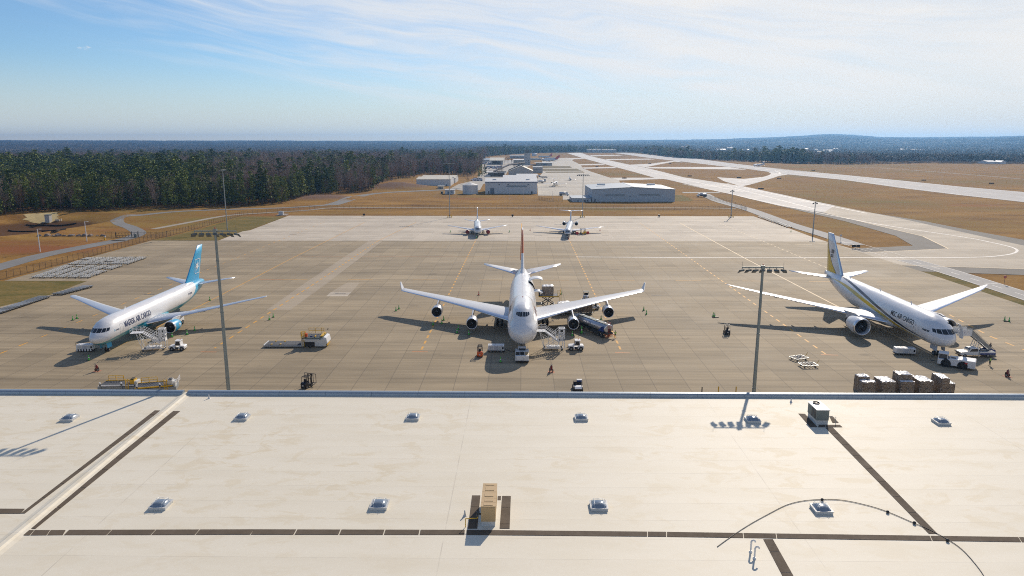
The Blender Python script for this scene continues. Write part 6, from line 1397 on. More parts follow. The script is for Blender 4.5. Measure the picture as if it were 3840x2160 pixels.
# ---- netted cargo pallets
def net_mat():
    m, k, b = bsdf('netted_cartons'); tc = k.new('ShaderNodeTexCoord').outputs['Object']; s = k.sep(tc)
    u = k.m('ADD', s[0], s[1])
    br = k.new('ShaderNodeTexBrick'); br.inputs['Scale'].default_value = 1.6; br.inputs['Mortar Size'].default_value = .012; br.inputs['Color1'].default_value = (.22, .15, .095, 1); br.inputs['Color2'].default_value = (.38, .29, .20, 1); br.inputs['Mortar'].default_value = (.06, .035, .02, 1)
    k.put(br.inputs['Vector'], k.comb(u, s[2], 0.)); n = k.noise(tc, 1.3, 5, .7); n2 = k.noise(tc, 6., 3, .6)
    c = k.mix(k.maprange(n, .50, .60, 0, .75), br.outputs[0], (.06, .05, .05)); c = k.mix(k.maprange(n2, .54, .64, 0, .85), c, (.6, .55, .5))
    def dia(a, b_):
        p = k.m('ABSOLUTE', k.m('SUBTRACT', k.m('FRACT', k.m('MULTIPLY', k.m('ADD', a, b_), 3.0)), .5)); q = k.m('ABSOLUTE', k.m('SUBTRACT', k.m('FRACT', k.m('MULTIPLY', k.m('SUBTRACT', a, b_), 3.0)), .5)); return k.m('GREATER_THAN', k.m('MAXIMUM', p, q), .455)
    c = k.mix(k.m('MULTIPLY', dia(u, s[2]), .75), c, (.05, .045, .035))
    nz = k.sep(k.new('ShaderNodeNewGeometry').outputs['Normal'])[2]
    top = k.mix(k.m('MULTIPLY', dia(s[0], s[1]), .55), k.mix(k.maprange(n, .3, .7), (.62, .62, .62), (.82, .82, .83)), (.35, .33, .3))
    c = k.mix(k.m('GREATER_THAN', nz, .45), c, top)
    k.l.new(c, b.inputs['Base Color']); k.put(b.inputs['Roughness'], k.mix(k.m('GREATER_THAN', nz, .45), (.7, .7, .7), (.32, .32, .32)))
    bp = k.new('ShaderNodeBump'); bp.inputs['Strength'].default_value = .6; bp.inputs['Distance'].default_value = .06; k.l.new(n2, bp.inputs['Height']); k.l.new(bp.outputs[0], b.inputs['Normal'])
    MATS['netted_cartons'] = m
net_mat()
def cargo(loc, rz, label, blocks, w=2.4, d=3.1, group='netted cargo pallets behind the roof edge', z0=0.):
    t = thing('cargo_pallet', label, 'cargo pallet', loc, rz, group)
    b = MB(); b.box((0, 0, .04), (w+.06, d+.06, .08)); b.build('base_plate', 'galvanised', t)
    rr = random.Random(label); b = MB()
    for x0, x1, y0, y1, h in blocks:
        nx, ny = 7, 8; vs = []
        P = {}
        for i in range(nx+1):
            for j in range(ny+1):
                x = -w/2+w*(x0+(x1-x0)*i/nx); y = -d/2+d*(y0+(y1-y0)*j/ny)
                P[i, j] = len(vs); vs.append((x, y, h+rr.uniform(-.05, .05)-(.12 if i in (0, nx) or j in (0, ny) else 0)*rr.random()))
        fs = [(P[i, j], P[i+1, j], P[i+1, j+1], P[i, j+1]) for i in range(nx) for j in range(ny)]
        ring = [P[i, 0] for i in range(nx)]+[P[nx, j] for j in range(ny)]+[P[i, ny] for i in range(nx, 0, -1)]+[P[0, j] for j in range(ny, 0, -1)]
        n = len(ring); base = len(vs)
        for lev in (.66, .33, 0):
            for q in ring: v = vs[q]; a = 1+rr.uniform(-.03, .025); vs.append((v[0]*a, v[1]*a, .08+(v[2]-.08)*lev))
        rows = [ring]+[[base+k*n+i for i in range(n)] for k in range(3)]
        for r0, r1 in zip(rows, rows[1:]): fs += [(r0[i], r1[i], r1[(i+1) % n], r0[(i+1) % n]) for i in range(n)]
        b.add(vs, fs, 0)
    b.build('netted_load', 'netted_cartons', t); return t
full = (0, 1, 0, 1)
for px, lab, bl in ((3261, 'netted carton pallet with a raised centre top, leftmost behind the roof edge', [(0, 1, 0, .45, 2.45), (.0, .8, .46, 1, 2.95)]), (3335, 'flat topped netted carton pallet between the stepped and the tallest stacks', [(0, 1, 0, 1, 2.5)]), (3406, 'tallest netted carton pallet with heaped plastic top, middle of the five', [(0, 1, 0, .3, 2.5), (0, 1, .31, 1, 3.5)]), (3477, 'flat topped netted carton pallet right of the tallest stack', [(0, 1, 0, 1, 2.6)]), (3556, 'netted carton pallet with lower step at its right side, rightmost', [(0, .62, 0, 1, 3.15), (.64, 1.05, 0, 1, 2.2)])):
    p = g(px, 1431, 2.5); cargo((p.x, p.y+1.55, 0), 0, lab, bl)
p = SL.location; cargo((p.x-.05, p.y, 5.06), 0, 'brown wrapped cargo pallet on the raised scissor loader', [(0, 1, 0, 1, 2.5)], 2.9, 2.4, 'wrapped cargo pallets at the four engined jet')
for (px, py, lab, dl) in ((2112, 1181, 'wrapped cargo on the low dolly behind the inner right engine', 1), (2158, 1181, 'second wrapped cargo on the low dolly right of the inner right engine', 1), (2200, 1181, 'wrapped cargo on the dolly nearest the yellow vest worker', 1)):
    q = at(px, py); o = dup(DL, (q[0], q[1]+1.4, 0), R(2), {2112: 'low dolly carrying wrapped cargo behind the inner right engine', 2158: 'low dolly carrying the second wrapped cargo behind the right wing', 2200: 'dolly carrying wrapped cargo beside the yellow vest worker'}[px], 'dollies carrying cargo at the four engined jet')
    cargo((q[0], q[1]+1.4, .62), R(2), lab, [(0, 1, 0, 1, 2.3)], 2.9, 2.3, 'wrapped cargo pallets at the four engined jet')
p = g(2116, 1134, 2.3); q = (p.x, p.y, 0); o = dup(DL, q, R(8), 'dolly beyond the right wing under a white topped cargo', 'dollies carrying cargo at the four engined jet'); cargo((q[0], q[1], .62), R(8), 'white topped cargo just visible beyond the right wing', [(0, 1, 0, 1, 1.9)], 2.9, 2.3, 'wrapped cargo pallets at the four engined jet')
def dark_tractor(px, py, rz, label):
    t = thing('baggage_tractor', label, 'tractor', at(px, py), rz, 'dark baggage tractors')
    b = MB(); b.prism([(-1.5, .35), (-1.5, .95), (-.3, 1.05), (-.2, .7), (.6, .7), (.7, 1.0), (1.4, 1.0), (1.4, .35)], -.7, .7, 'XZ'); b.build('body', 'tail_grey', t, bevel=.05); b = MB(); b.box((.35, 0, .95), (.5, 1.1, .15)); b.box((.6, 0, 1.25), (.12, 1.1, .5)); b.build('seat', 'dark_cloth', t, bevel=.03)
    b = MB(); [b.bar((x, y, .9), (x, y, 2.0), .06) for x in (-.25, .75) for y in (-.65, .65)]; b.box((.25, 0, 2.02), (1.2, 1.5, .06)); b.build('canopy', 'hvac_grey', t); wheels(t, (-.95, .95), (-.62, .62), .36, .24)
dark_tractor(2226, 1160, R(15), 'grey baggage tractor at the right of the cargo dollies'); dark_tractor(2197, 1119, R(80), 'baggage tractor beyond the right wing of the four engined jet')
o = dup(DL, at(2196, 1131), R(88), 'dolly hitched behind the baggage tractor beyond the right wing', 'dollies carrying cargo at the four engined jet')
# ---- fuel tanker
def tanker():
    r = g(2283, 1233, 2.2); f = g(2172, 1184, 2.7); d = Vector((f.x-r.x, f.y-r.y, 0)); L = 11.2; rz = math.atan2(d.y, d.x)-math.pi/2
    t = thing('fuel_tanker', 'silver aviation fuel tanker with dark catwalk under the right wing', 'fuel tanker', (r.x, r.y, 0), rz)
    b = MB(); prof = [(.02, .06), (.75, .02), (1.12, .0), (1.2, .1), (1.2, L), (1.1, L+.12), (.02, L+.2)]
    b.lathe([(p, q) for p, q in prof], (0, 0, 0), 'Y', 28); b.v = [(v[0]*1.05, v[1], v[2]*.82+2.2) for v in b.v]; b.build('tank', 'silver_tank', t)
    b = MB(); b.box((0, L/2, 3.18), (1.1, L*.96, .08)); [b.cyl((0, 1.5+i*2.8, 3.2), (0, 1.5+i*2.8, 3.35), .28, n=14, m=1) for i in range(4)]; b.build('catwalk', ['hvac_grey', 'galv_bright'], t)
    b = MB()
    for sg in (-1, 1): b.add([(sg*1.27, 0.2, 2.9), (sg*1.30, .2, 1.5), (sg*1.30, 2.2, 1.5), (sg*1.27, 1.2, 2.5)], [(0, 1, 2, 3)])
    b.build('corner_stripe', 'blue_paint', t)
    me = text_mesh('TITAN AVIATION', .62, .01); 
    for v in me.vertices: z = 2.32+v.co.y; xx = 1.26*math.sqrt(max(.05, 1-((z-2.2)/.985)**2))+.02; v.co = (-xx, L-1.1-v.co.x, z)
    me.materials.append(MATS['blue_paint']); o = bpy.data.objects.new('lettering', me); COL.objects.link(o); o.parent = t
    b = MB(); b.add([(-1.285, L-.3, 2.6), (-1.285, L-.9, 2.15), (-1.285, L-2.2, 2.05), (-1.285, L-1.3, 2.3)], [(0, 1, 2, 3)]); b.build('emblem', 'blue_paint', t)
    b = MB(); b.box((0, L/2-.5, 1.1), (2.1, L-.6, .4)); b.box((-.9, 4.5, .85), (.5, 4.2, .7)); b.box((.9, 4.5, .85), (.5, 4.2, .7)); b.build('chassis', 'dark_steel', t)
    b = MB(); [b.bar((x, -.12, 1.2), (x, -.12, 3.5), .05) for x in (-.28, .28)]; [b.bar((-.28, -.12, 1.4+.3*i), (.28, -.12, 1.4+.3*i), .04) for i in range(7)]; [b.bar((x, -.1, 3.5), (x, 1.2, 3.5), .05) for x in (-.5, .5)]; b.bar((-.5, -.1, 3.5), (.5, -.1, 3.5), .05); b.build('ladder', 'red_paint', t)
    b = MB(); [b.bar((-1.2, -.5, z), (1.2, -.5, z), .07) for z in (.5, .95)]; [b.bar((-1.2+.34*i, -.5, .5), (-1.2+.34*i, -.5, .95), .05) for i in range(8)]; [b.bar((x, -.5, .95), (x, .2, 1.1), .08) for x in (-1.1, 1.1)]; b.build('rear_bumper', 'orange_paint', t)
    b = MB(); b.box((.25, -.02, 1.75), (.7, .06, .8)); b.build('pump_cabinet', 'black_paint', t)
    for x, z, s_ in ((.78, 2.55, .16), (-.8, 2.2, .1)): b = MB(); b.box((x, -.02, z), (s_, .05, s_)); b.build('placard', 'red_paint', t)
    wheels(t, (-.95, .95), (1.3, 2.6), .5, .42, 'X'); wheels(t, (-.95, .95), (L-.6, L+3.0), .5, .36, 'X')
    b = MB(); b.prism([(L+.7, .7), (L+.7, 2.9), (L+2.1, 2.95), (L+2.5, 2.0), (L+3.9, 1.8), (L+4.0, .7)], -1.15, 1.15, 'YZ'); b.build('cab', 'white_paint', t, bevel=.08); b = MB(); b.add([(-1., L+2.13, 2.9), (1., L+2.13, 2.9), (1., L+2.53, 2.05), (-1., L+2.53, 2.05)], [(0, 1, 2, 3)]); b.build('windscreen', 'black_glass', t)
tanker()
# bollards behind the roof edge
for i, p in enumerate(((2695, 1450), (2761, 1450), (2633, 1452))):
    q = g(*p, 1.1); b = MB(); b.cyl((0, 0, 0), (0, 0, 1.1), .1, n=12); b.cyl((0, 0, 1.1), (0, 0, 1.17), .1, .04, 12); o = b.build('bollard', 'yellow_paint' if i < 2 else 'dark_steel', loc=(q.x, q.y, 0)); tag(o, ['yellow bollard behind the roof edge, left of its twin', 'yellow bollard behind the roof edge, nearer the right mast', 'dark bollard behind the roof edge left of two yellow ones'][i], 'bollard', 'bollards behind the roof edge')
# ---- people
def person(loc, rz, label, pose='stand', vest='hi_vis', trousers='navy_cloth', sleeve='skin'):
    root = thing('person', label, 'person', loc, rz)
    lean = .0
    J = dict(pel=(0, 0, .94), ch=(0, 0, 1.2), nk=(0, -.01, 1.46), hd=(0, -.02, 1.6), top=(0, -.02, 1.74))
    ed = [('pel', 'ch'), ('ch', 'nk'), ('nk', 'hd'), ('hd', 'top')]; rad = dict(pel=.15, ch=.16, nk=.06, hd=.09, top=.07)
    for sg, s in ((-1, 'l'), (1, 'r')):
        st = .13 if pose == 'stand' else .1; fw = (sg*.2 if pose == 'walk' else 0)
        J.update({'hip'+s: (sg*.1, 0, .9), 'kn'+s: (sg*(.1+st*.3), -.03+fw*.6, .5), 'an'+s: (sg*(.1+st*.5), fw, .09), 'toe'+s: (sg*(.12+st*.6), fw-.17, .05), 'sh'+s: (sg*.2, 0, 1.4)})
        if pose == 'hips': J.update({'el'+s: (sg*.42, .06, 1.18), 'wr'+s: (sg*.22, -.05, 1.0)})
        elif pose == 'reach': J.update({'el'+s: (sg*.3, -.18, 1.2), 'wr'+s: (sg*.12, -.42, 1.22)})
        else: J.update({'el'+s: (sg*.3, .02, 1.14), 'wr'+s: (sg*.32, -.1, .9)})
        ed += [('pel', 'hip'+s), ('hip'+s, 'kn'+s), ('kn'+s, 'an'+s), ('an'+s, 'toe'+s), ('ch', 'sh'+s), ('sh'+s, 'el'+s), ('el'+s, 'wr'+s)]
        rad.update({'hip'+s: .095, 'kn'+s: .065, 'an'+s: .045, 'toe'+s: .04, 'sh'+s: .075, 'el'+s: .047, 'wr'+s: .03})
        w = Vector(J['wr'+s]); d = (w-Vector(J['el'+s])).normalized(); sd = Vector((0, -1, 0)); sd = (sd-d*sd.dot(d)).normalized()
        J['pa'+s] = tuple(w+d*.075); ed.append(('wr'+s, 'pa'+s)); rad['pa'+s] = .032
        for i in range(4):
            o = sd*((i-1.5)*.022); L = (.075, .085, .08, .062)[i]; a = 'f%d%s' % (i, s); c = 'g%d%s' % (i, s)
            J[a] = tuple(w+d*.115+o); J[c] = tuple(w+d*(.115+L*.8)+o*1.1+Vector((-sg*.02, 0, 0))); ed += [('pa'+s, a), (a, c)]; rad[a] = .010; rad[c] = .008
        J['th'+s] = tuple(w+d*.05+sd*.055); J['ti'+s] = tuple(w+d*.095+sd*.075); ed += [('pa'+s, 'th'+s), ('th'+s, 'ti'+s)]; rad['th'+s] = .012; rad['ti'+s] = .009
    names = list(J); me = bpy.data.meshes.new('body'); me.from_pydata([J[n] for n in names], [(names.index(a), names.index(b)) for a, b in ed], [])
    o = bpy.data.objects.new('body', me); COL.objects.link(o); sk = o.modifiers.new('skin', 'SKIN'); o.modifiers.new('sub', 'SUBSURF').levels = 1; o.modifiers['sub'].render_levels = 1
    if not me.skin_vertices: bpy.context.view_layer.objects.active = o
    for n, v in zip(names, me.skin_vertices[0].data): v.radius = (rad[n]*(1.25 if n in ('ch', 'pel') else 1), rad[n]*(.85 if n in ('ch', 'pel') else 1)); v.use_root = (n == 'pel')
    bpy.context.view_layer.update(); m2 = bpy.data.meshes.new_from_object(o.evaluated_get(bpy.context.evaluated_depsgraph_get())); COL.objects.unlink(o); bpy.data.objects.remove(o)
    for q in (trousers, vest, sleeve, 'skin', 'dark_cloth'): m2.materials.append(MATS[q])
    for p in m2.polygons:
        c = p.center; p.use_smooth = True
        p.material_index = 4 if c.z < .12 else 0 if c.z < .98 and abs(c.x) < .24 and c.y > -.22 else (3 if c.z > 1.47 else 1 if abs(c.x) < .225 and c.z > .98 and c.y > -.2 else 2)
    o = bpy.data.objects.new('body', m2); COL.objects.link(o); o.parent = root
    b = MB(); b.lathe([(.115, 1.63), (.118, 1.68), (.1, 1.75), (.05, 1.79), (0, 1.8)], (0, -.015, 0), 'Z', 16); b.box((0, -.13, 1.655), (.15, .12, .015)); b.build('cap', 'navy_cloth', root)
    b = MB(); [b.box((sg*.035, -.112, 1.615), (.025, .012, .012)) for sg in (-1, 1)]; b.box((0, -.122, 1.585), (.025, .03, .04), 1); b.box((0, -.112, 1.545), (.045, .01, .012)); b.build('face', ['black_paint', 'skin'], o)
    b = MB(); 
    for z in (1.08, 1.3): b.lathe([(.205, z-.02), (.207, z+.02)], (0, 0, 0), 'Z', 16)
    b.v = [(v[0]*1.02, v[1]*.72, v[2]) for v in b.v]; b.build('reflective_band', 'lamp_lens', root)
    return root
person(at(2307, 1268), R(160), 'person in bright green vest standing behind the fuel tanker', 'reach'); person(at(3711, 1371), R(200), 'person in yellow green vest, hands on hips, beside the boarding stairs', 'hips', sleeve='dark_cloth')
q = at(2208, 1178); person((q[0]+.3, q[1]-.3, 0), R(170), 'person in yellow green vest beside the cargo dollies beyond the tanker', 'stand')
person((93.4+5.15, 143.6+2.15, .55), R(95), 'person in dark clothes and cap climbing the boarding stairs', 'walk', 'dark_cloth', 'dark_cloth', 'dark_cloth')
# ---- floodlight masts
def mast(loc, H, label, arm=2.95, n=7, rz=0., group='tall floodlight masts', bollards=False, sc=1.):
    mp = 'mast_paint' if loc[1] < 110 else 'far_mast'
    t = thing('light_mast', label, 'light mast', loc, rz, group)
    b = MB(); b.cyl((0, 0, 0), (0, 0, H), .31*sc, .17*sc, 16); b.cyl((0, 0, 0), (0, 0, .25), .42, .38, 16); b.build('pole', mp, t)
    if n:
        b = MB(); b.bar((-arm, 0, H), (arm, 0, H), .12, .16); b.box((0, 0, H+.05), (.5, .5, .5)); [b.bar((x, 0, H), (x, 0, H-.28), .08) for x in np.linspace(-arm, arm, n)]; b.build('crossbar', mp, t)
        for i, x in enumerate(np.linspace(-arm, arm, n)):
            b = MB(); a = (i-(n-1)/2)*-.28; b.T = Matrix.Translation((x, 0, H-.45)) @ Matrix.Rotation(a, 4, 'Z') @ Matrix.Rotation(R(-14), 4, 'X')
            b.box((0, 0, 0), (.62, .46, .26)); b.prism([(.23, -.12), (.62, -.3), (.62, -.26), (.23, .12)], -.34, .34, 'YZ'); b.box((0, .24, -.02), (.5, .02, .2), 1); b.build('floodlight', ['dark_lamp', 'lamp_lens'], t)
        b = MB(); [b.bar((x, 0, H), (x, 0, H+.85), .025) for x in (-arm, arm)]; b.build('lightning_rod', 'dark_steel', t); b = MB(); b.cyl((0, 0, H+.25), (0, 0, H+.55), .07, n=8); b.build('beacon', 'red_paint', t)
    for h in (H*.3, H*.62, H*.86): b = MB(); b.cyl((0, 0, h), (0, 0, h+.12), .31*sc*(1-.45*h/H)+.05, n=14); b.build('joint_ring', mp, t)
    if bollards:
        b = MB()
        for x, y in ((-1.1, -1.1), (1.1, -1.1), (1.1, 1.1), (-1.1, 1.1)): b.cyl((x, y, 0), (x, y, 1.3), .14, n=10)
        [b.bar((-1.1, y, 1.0), (1.1, y, 1.0), .12) for y in (-1.1, 1.1)]; b.build('guard_post', 'yellow_paint', t); b = MB(); b.box((0, -.4, 1.2), (.5, .4, .9)); b.build('switch_box', 'dark_steel', t)
    return t
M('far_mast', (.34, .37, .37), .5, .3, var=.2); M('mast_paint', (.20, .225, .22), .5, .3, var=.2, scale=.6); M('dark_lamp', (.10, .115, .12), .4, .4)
mast((34.62, 101.3, 0), 26.1, 'tall dark floodlight mast standing between the four engined and swoosh striped jets', 2.95)
mast((-43.45, 100.4, 0), 31.3, 'tall dark floodlight mast standing right of the cyan tailed jet', 3.0)
def mast_px(base, top, label, **k):
    p = g(*base); q = gy(top[0], top[1], p.y); return mast((p.x, p.y, 0), q.z, label, **k)
mast_px((1687, 815.6), (1684, 613), 'far floodlight mast left of the jet with red intake covers', arm=3.1, bollards=True, sc=.8); mast_px((2184, 815), (2186, 654), 'far floodlight mast in front of the blue grey hangar', arm=3.1, bollards=True, sc=.8, rz=R(180))
mast_px((853, 866), (835, 637), 'far floodlight mast beside the left fence, seen edge on', arm=2.6, n=5, rz=R(80), sc=.85); mast_px((2741, 815), (2747, 714), 'shorter light mast with yellow guard posts at the far right corner of the apron', arm=.8, n=2, bollards=True, group='shorter light masts')
mast_px((3047.5, 882), (3055, 759), 'shorter light mast on the grass strip beside the service road', arm=.8, n=2, group='shorter light masts')
def pole(base, top, label, head=True):
    p = gt(*base); q = gy(top[0], top[1], p.y); t = thing('street_lamp', label, 'lamp post', (p.x, p.y, p.z), 0, 'white lamp posts on the left road'); h = q.z-p.z
    b = MB(); b.cyl((0, 0, 0), (0, 0, h), .2, .14, 12); b.build('pole', 'white_paint', t); b = MB(); b.bar((0, 0, h), (1.1, 0, h+.02), .08); b.box((1.2, 0, h), (.8, .34, .14)); b.build('lamp_head', 'white_paint', t)
pole((151, 945), (140, 859), 'white lamp post nearest the left picture edge'); pole((326, 905), (318, 831), 'white lamp post beside the road before the gate')
for i, (bx, by, ty) in enumerate(((1912, 757, 703), (1964, 757, 702), (2071, 755, 716))):
    p = g(bx, by); q = gy(bx, ty, p.y); b = MB(); b.cyl((0, 0, 0), (0, 0, q.z), .1, .06, 8); b.lathe([(.1, q.z), (.1, q.z+.1), (0, q.z+.15)], (0, 0, 0), 'Z', 8); tag(b.build('pole', 'white_paint', loc=(p.x, p.y, 0)), ['thin white pole before the white hangar, left of two', 'thin white pole before the white hangar, right of two', 'thin white pole beside the private jets'][i], 'pole', 'thin white poles')
# ================================================================ buildings and objects beyond the apron
M('panel_white', (.62, .64, .66), .5, var=.06, scale=.2); M('panel_bluegrey', (.42, .48, .54), .5, var=.06, scale=.2); M('roof_white', (.66, .65, .62), .5, var=.1, scale=.3, stretch=(6, .3, 1)); M('roof_grey', (.30, .35, .40), .5, .2, var=.12, scale=.2); M('roof_brown', (.06, .045, .04), .8); M('fascia_blue', (.03, .09, .24), .5)
M('tan_wall', (.48, .42, .33), .7); M('pale_roof', (.62, .58, .48), .6); M('door_grey', (.16, .19, .23), .5); M('translucent_panel', (.26, .31, .35), .4); M('tower_concrete', (.50, .48, .45), .7); M('roof_cream', (.60, .55, .44), .6, var=.1, scale=.3)
def zpx(py, p): 
    """height of a pixel row above the ground point p (same distance)"""
    return gy(1920, py, p.y).z
def building(name, label, cat, xl, xr, yb, yt, depth, roof='flat', rise=1.2, wall='panel_white', rmat='roof_white', openings=(), over=.4, fascia=None, group=None, roofy=None):
    a, c = g(xl, yb), g(xr, yb); H = zpx(yt, a); w = (c-a).length; ang = math.atan2(c.y-a.y, c.x-a.x)
    t = thing(name, label, cat, ((a.x+c.x)/2, (a.y+c.y)/2, -.12), ang, group)
    if roofy: rise = zpx(roofy, Vector((0, a.y+depth/2, 0)))-H
    b = MB(); hw = w/2
    if roof == 'gable_y': b.prism([(-hw, 0), (hw, 0), (hw, H), (0, H+rise), (-hw, H)], 0, depth, 'XZ')
    elif roof == 'gable_x': b.prism([(0, 0), (depth, 0), (depth, H), (depth/2, H+rise), (0, H)], -hw, hw, 'YZ')
    else: b.box((0, depth/2, H/2), (w, depth, H))
    b.build('wall', wall, t)
    b = MB(); o = over
    if roof == 'gable_y':
        k = rise*o/hw
        for sg in (-1, 1): b.add([(sg*(hw+o), -o, H-k), (0, -o, H+rise), (0, depth+o, H+rise), (sg*(hw+o), depth+o, H-k), (sg*(hw+o), -o, H-k+.3), (0, -o, H+rise+.3), (0, depth+o, H+rise+.3), (sg*(hw+o), depth+o, H-k+.3)], [(0,1,2,3),(4,7,6,5),(0,4,5,1),(1,5,6,2),(2,6,7,3),(3,7,4,0)])
        b.box((0, depth/2, H+rise+.35), (.9, depth+o*2, .15), 1)
    elif roof == 'gable_x':
        k = rise*o/(depth/2)
        for y0, y1 in ((-o, depth/2), (depth+o, depth/2)): b.add([(-hw-o, y0, H-k), (hw+o, y0, H-k), (hw+o, y1, H+rise), (-hw-o, y1, H+rise), (-hw-o, y0, H-k+.3), (hw+o, y0, H-k+.3), (hw+o, y1, H+rise+.3), (-hw-o, y1, H+rise+.3)], [(0,1,2,3),(4,7,6,5),(0,4,5,1),(1,5,6,2),(2,6,7,3),(3,7,4,0)])
    else: b.box((0, depth/2, H+.15), (w+2*o, depth+2*o, .3))
    b.build('roof', [rmat, 'white_paint'], t)
    if fascia: b = MB(); b.box((0, -o-.03, H-.05), (w+2*o, .06, .7)); b.build('fascia', fascia, t)
    for nm, x0, x1, y0, y1, mt in openings:
        X0, X1 = [(g(x, yb)-a).length*(1 if x >= xl else -1)-hw for x in (x0, x1)]; Z0, Z1 = zpx(y1, a), zpx(y0, a)
        b = MB(); b.box(((X0+X1)/2, -.03, (max(Z0, .05)+Z1)/2), (X1-X0, .1, Z1-max(Z0, .05))); b.build(nm, mt, t)
    return t
W = 'window'
t = building('hangar', 'large blue grey metal hangar with low gable and two translucent strips', 'hangar', 2219, 2530, 756, 710, 52, 'gable_y', 1.6, 'panel_bluegrey', 'roof_grey', [(W, 2269, 2342, 727, 734, 'translucent_panel'), (W, 2394, 2473, 726, 733, 'translucent_panel'), ('door', 2229, 2235, 746, 756, 'door_grey'), ('vent', 2360, 2364, 733, 737, 'door_grey')])
for x in (-20, 18): b = MB(); b.box((x, 30, 10.8), (6, 2, 1.2)); b.build('roof_vent', 'white_paint', t)
building('lean_to', 'low blue grey annex at the left end of the large hangar', 'annex', 2146, 2216, 757, 743.5, 26, 'flat', 0, 'panel_bluegrey', 'roof_grey', [('door', 2165, 2170, 750, 757, 'door_grey'), (W, 2190, 2196, 750, 755, 'black_glass'), (W, 2201, 2206, 750, 755, 'black_glass')])
t = building('hangar', 'white metal hangar with blue eave line and one translucent strip', 'hangar', 1820, 2014, 726, 682, 34, 'gable_x', 2., 'panel_white', 'roof_white', [(W, 1900, 1975, 695, 701, 'translucent_panel'), ('door', 1839, 1853.6, 705, 726, 'door_grey'), ('door', 1831, 1835, 717, 726, 'black_paint'), ('vent', 1870, 1875, 689, 693.5, 'door_grey'), ('vent', 1903, 1909, 689, 693.5, 'door_grey'), ('vent', 1978, 1984, 689, 693.5, 'door_grey'), ('door', 1992, 1997, 717, 726, 'black_paint')], fascia='fascia_blue', roofy=668)
for x in (-14, 14): b = MB(); b.box((x, 9, zpx(682, g(1820, 726))+1.6), (3, 2, .8)); b.build('roof_vent', 'tail_grey', t)
building('hangar', 'second white roofed hangar close behind the one with blue eave line', 'hangar', 1887, 2011, 697, 667.5, 30, 'gable_x', 2, 'panel_white', 'roof_white', roofy=657)
building('hangar', 'third low white roofed hangar behind the first two white hangars', 'hangar', 1938, 2015, 682, 658, 20, 'gable_x', 1.2, 'tan_wall', 'roof_white')
t = building('office_building', 'grey gabled building with brown pitched roof behind the white hangars', 'office', 1907, 1999, 662, 642, 45, 'gable_y', 6.5, 'tower_concrete', 'pale_roof', [])
b = MB(); b.prism([(-36, 4), (-14, 13), (-14, 13.6), (-36, 4.6)], 12, 55, 'XZ'); b.prism([(-16, 12.5), (6, 15.5), (6, 16.2), (-16, 13.3)], 20, 60, 'XZ'); b.build('roof_wing', 'roof_brown', t)
b = MB(); b.box((-30, 16, 2.3), (20, 22, 4.6)); b.build('glass_wing', 'black_glass', t); b = MB(); b.box((-30, 16, 4.9), (24, 26, .6)); b.build('canopy', 'roof_white', t)
building('office_building', 'grey flat roofed box beside the brown roofed building', 'office', 2000, 2035, 648, 627, 30, 'flat', 0, 'tower_concrete', 'roof_grey', [(W, 2003, 2031, 634, 636, 'door_grey')])
# control tower
a, c = g(1965.7, 618), g(1989, 618); zt = zpx(574, a); w = (c-a).length
t = thing('control_tower', 'square grey airport control tower with dark glazed cab on top', 'control tower', ((a.x+c.x)/2, a.y, 0)); b = MB(); b.box((0, w*.45, zt/2), (w, w*.9, zt)); b.build('shaft', 'tower_concrete', t)
b = MB(); zc = zpx(563, a); b.prism([(-w*.34, zt), (w*.34, zt), (w*.42, zc-.8), (-w*.42, zc-.8)], w*.15, w*.8, 'XZ'); b.build('cab_glass', 'black_glass', t); b = MB(); b.box((0, w*.47, zc-.4), (w*.95, w*.8, .8)); b.box((0, w*.47, zt+.3), (w*.9, w*.8, .6)); b.build('cab_roof', 'dark_steel', t)
b = MB(); b.cyl((-w*.3, w*.4, zc), (-w*.3, w*.4, zc+5), .15, n=6); b.cyl((w*.1, w*.4, zc), (w*.1, w*.4, zc+3), .1, n=6); b.build('antenna', 'white_paint', t)
for x, z in ((-.2, .9), (-.2, .62), (-.2, .35), (.22, .35), (-.2, .2), (.22, .2)): b = MB(); b.box((x*w, -.03, z*zt), (1.3, .1, 1.5)); b.build('window', 'black_glass', t)
building('fire_station', 'low grey fire station with overhanging roof right of the control tower', 'building', 2012, 2070, 621, 611.5, 26, 'flat', 0, 'tower_concrete', 'roof_grey', [('door', 2035, 2050, 613.5, 621, 'door_grey')], over=3.)
t = building('terminal', 'white roofed terminal hall with dark open front left of the control tower', 'terminal', 1842, 1886, 617, 601, 60, 'gable_x', 4, 'tower_concrete', 'roof_cream', [('open_front_shade', 1846, 1877, 604, 617, 'black_glass')], over=3)  # black panel paints in the shade inside the hall's open front
building('terminal', 'beige flat terminal block directly left of the control tower', 'terminal', 1926, 1965, 618, 600, 50, 'flat', 0, 'tan_wall', 'roof_white'); building('terminal', 'long pale terminal roof behind the control tower', 'terminal', 1911, 1968, 594, 583, 60, 'flat', 0, 'tower_concrete', 'roof_white', [(W, 1915, 1966, 588, 590, 'black_glass')])
building('terminal', 'far low terminal canopy at the left end of the car park', 'terminal', 1800, 1842, 606, 600, 40, 'gable_x', 3, 'tower_concrete', 'roof_grey'); building('terminal', 'small white terminal annex beside the forest edge', 'terminal', 1786, 1812, 598, 590, 40, 'flat', 0, 'panel_white', 'roof_white')
building('terminal', 'grey terminal pier to the right of the control tower', 'terminal', 1990, 2030, 600, 594, 30, 'flat', 0, 'tower_concrete', 'roof_grey')
a = g(2004, 585); b = MB(); zz = zpx(574, a); b.lathe([(7, 0), (7, zz*.75), (6.8, zz*.85), (3, zz), (0, zz*1.02)], (0, 0, 0), 'Z', 20); tag(b.build('storage_tank', 'panel_white', loc=(a.x, a.y, 0)), 'far white cylindrical tank right of the control tower', 'tank')
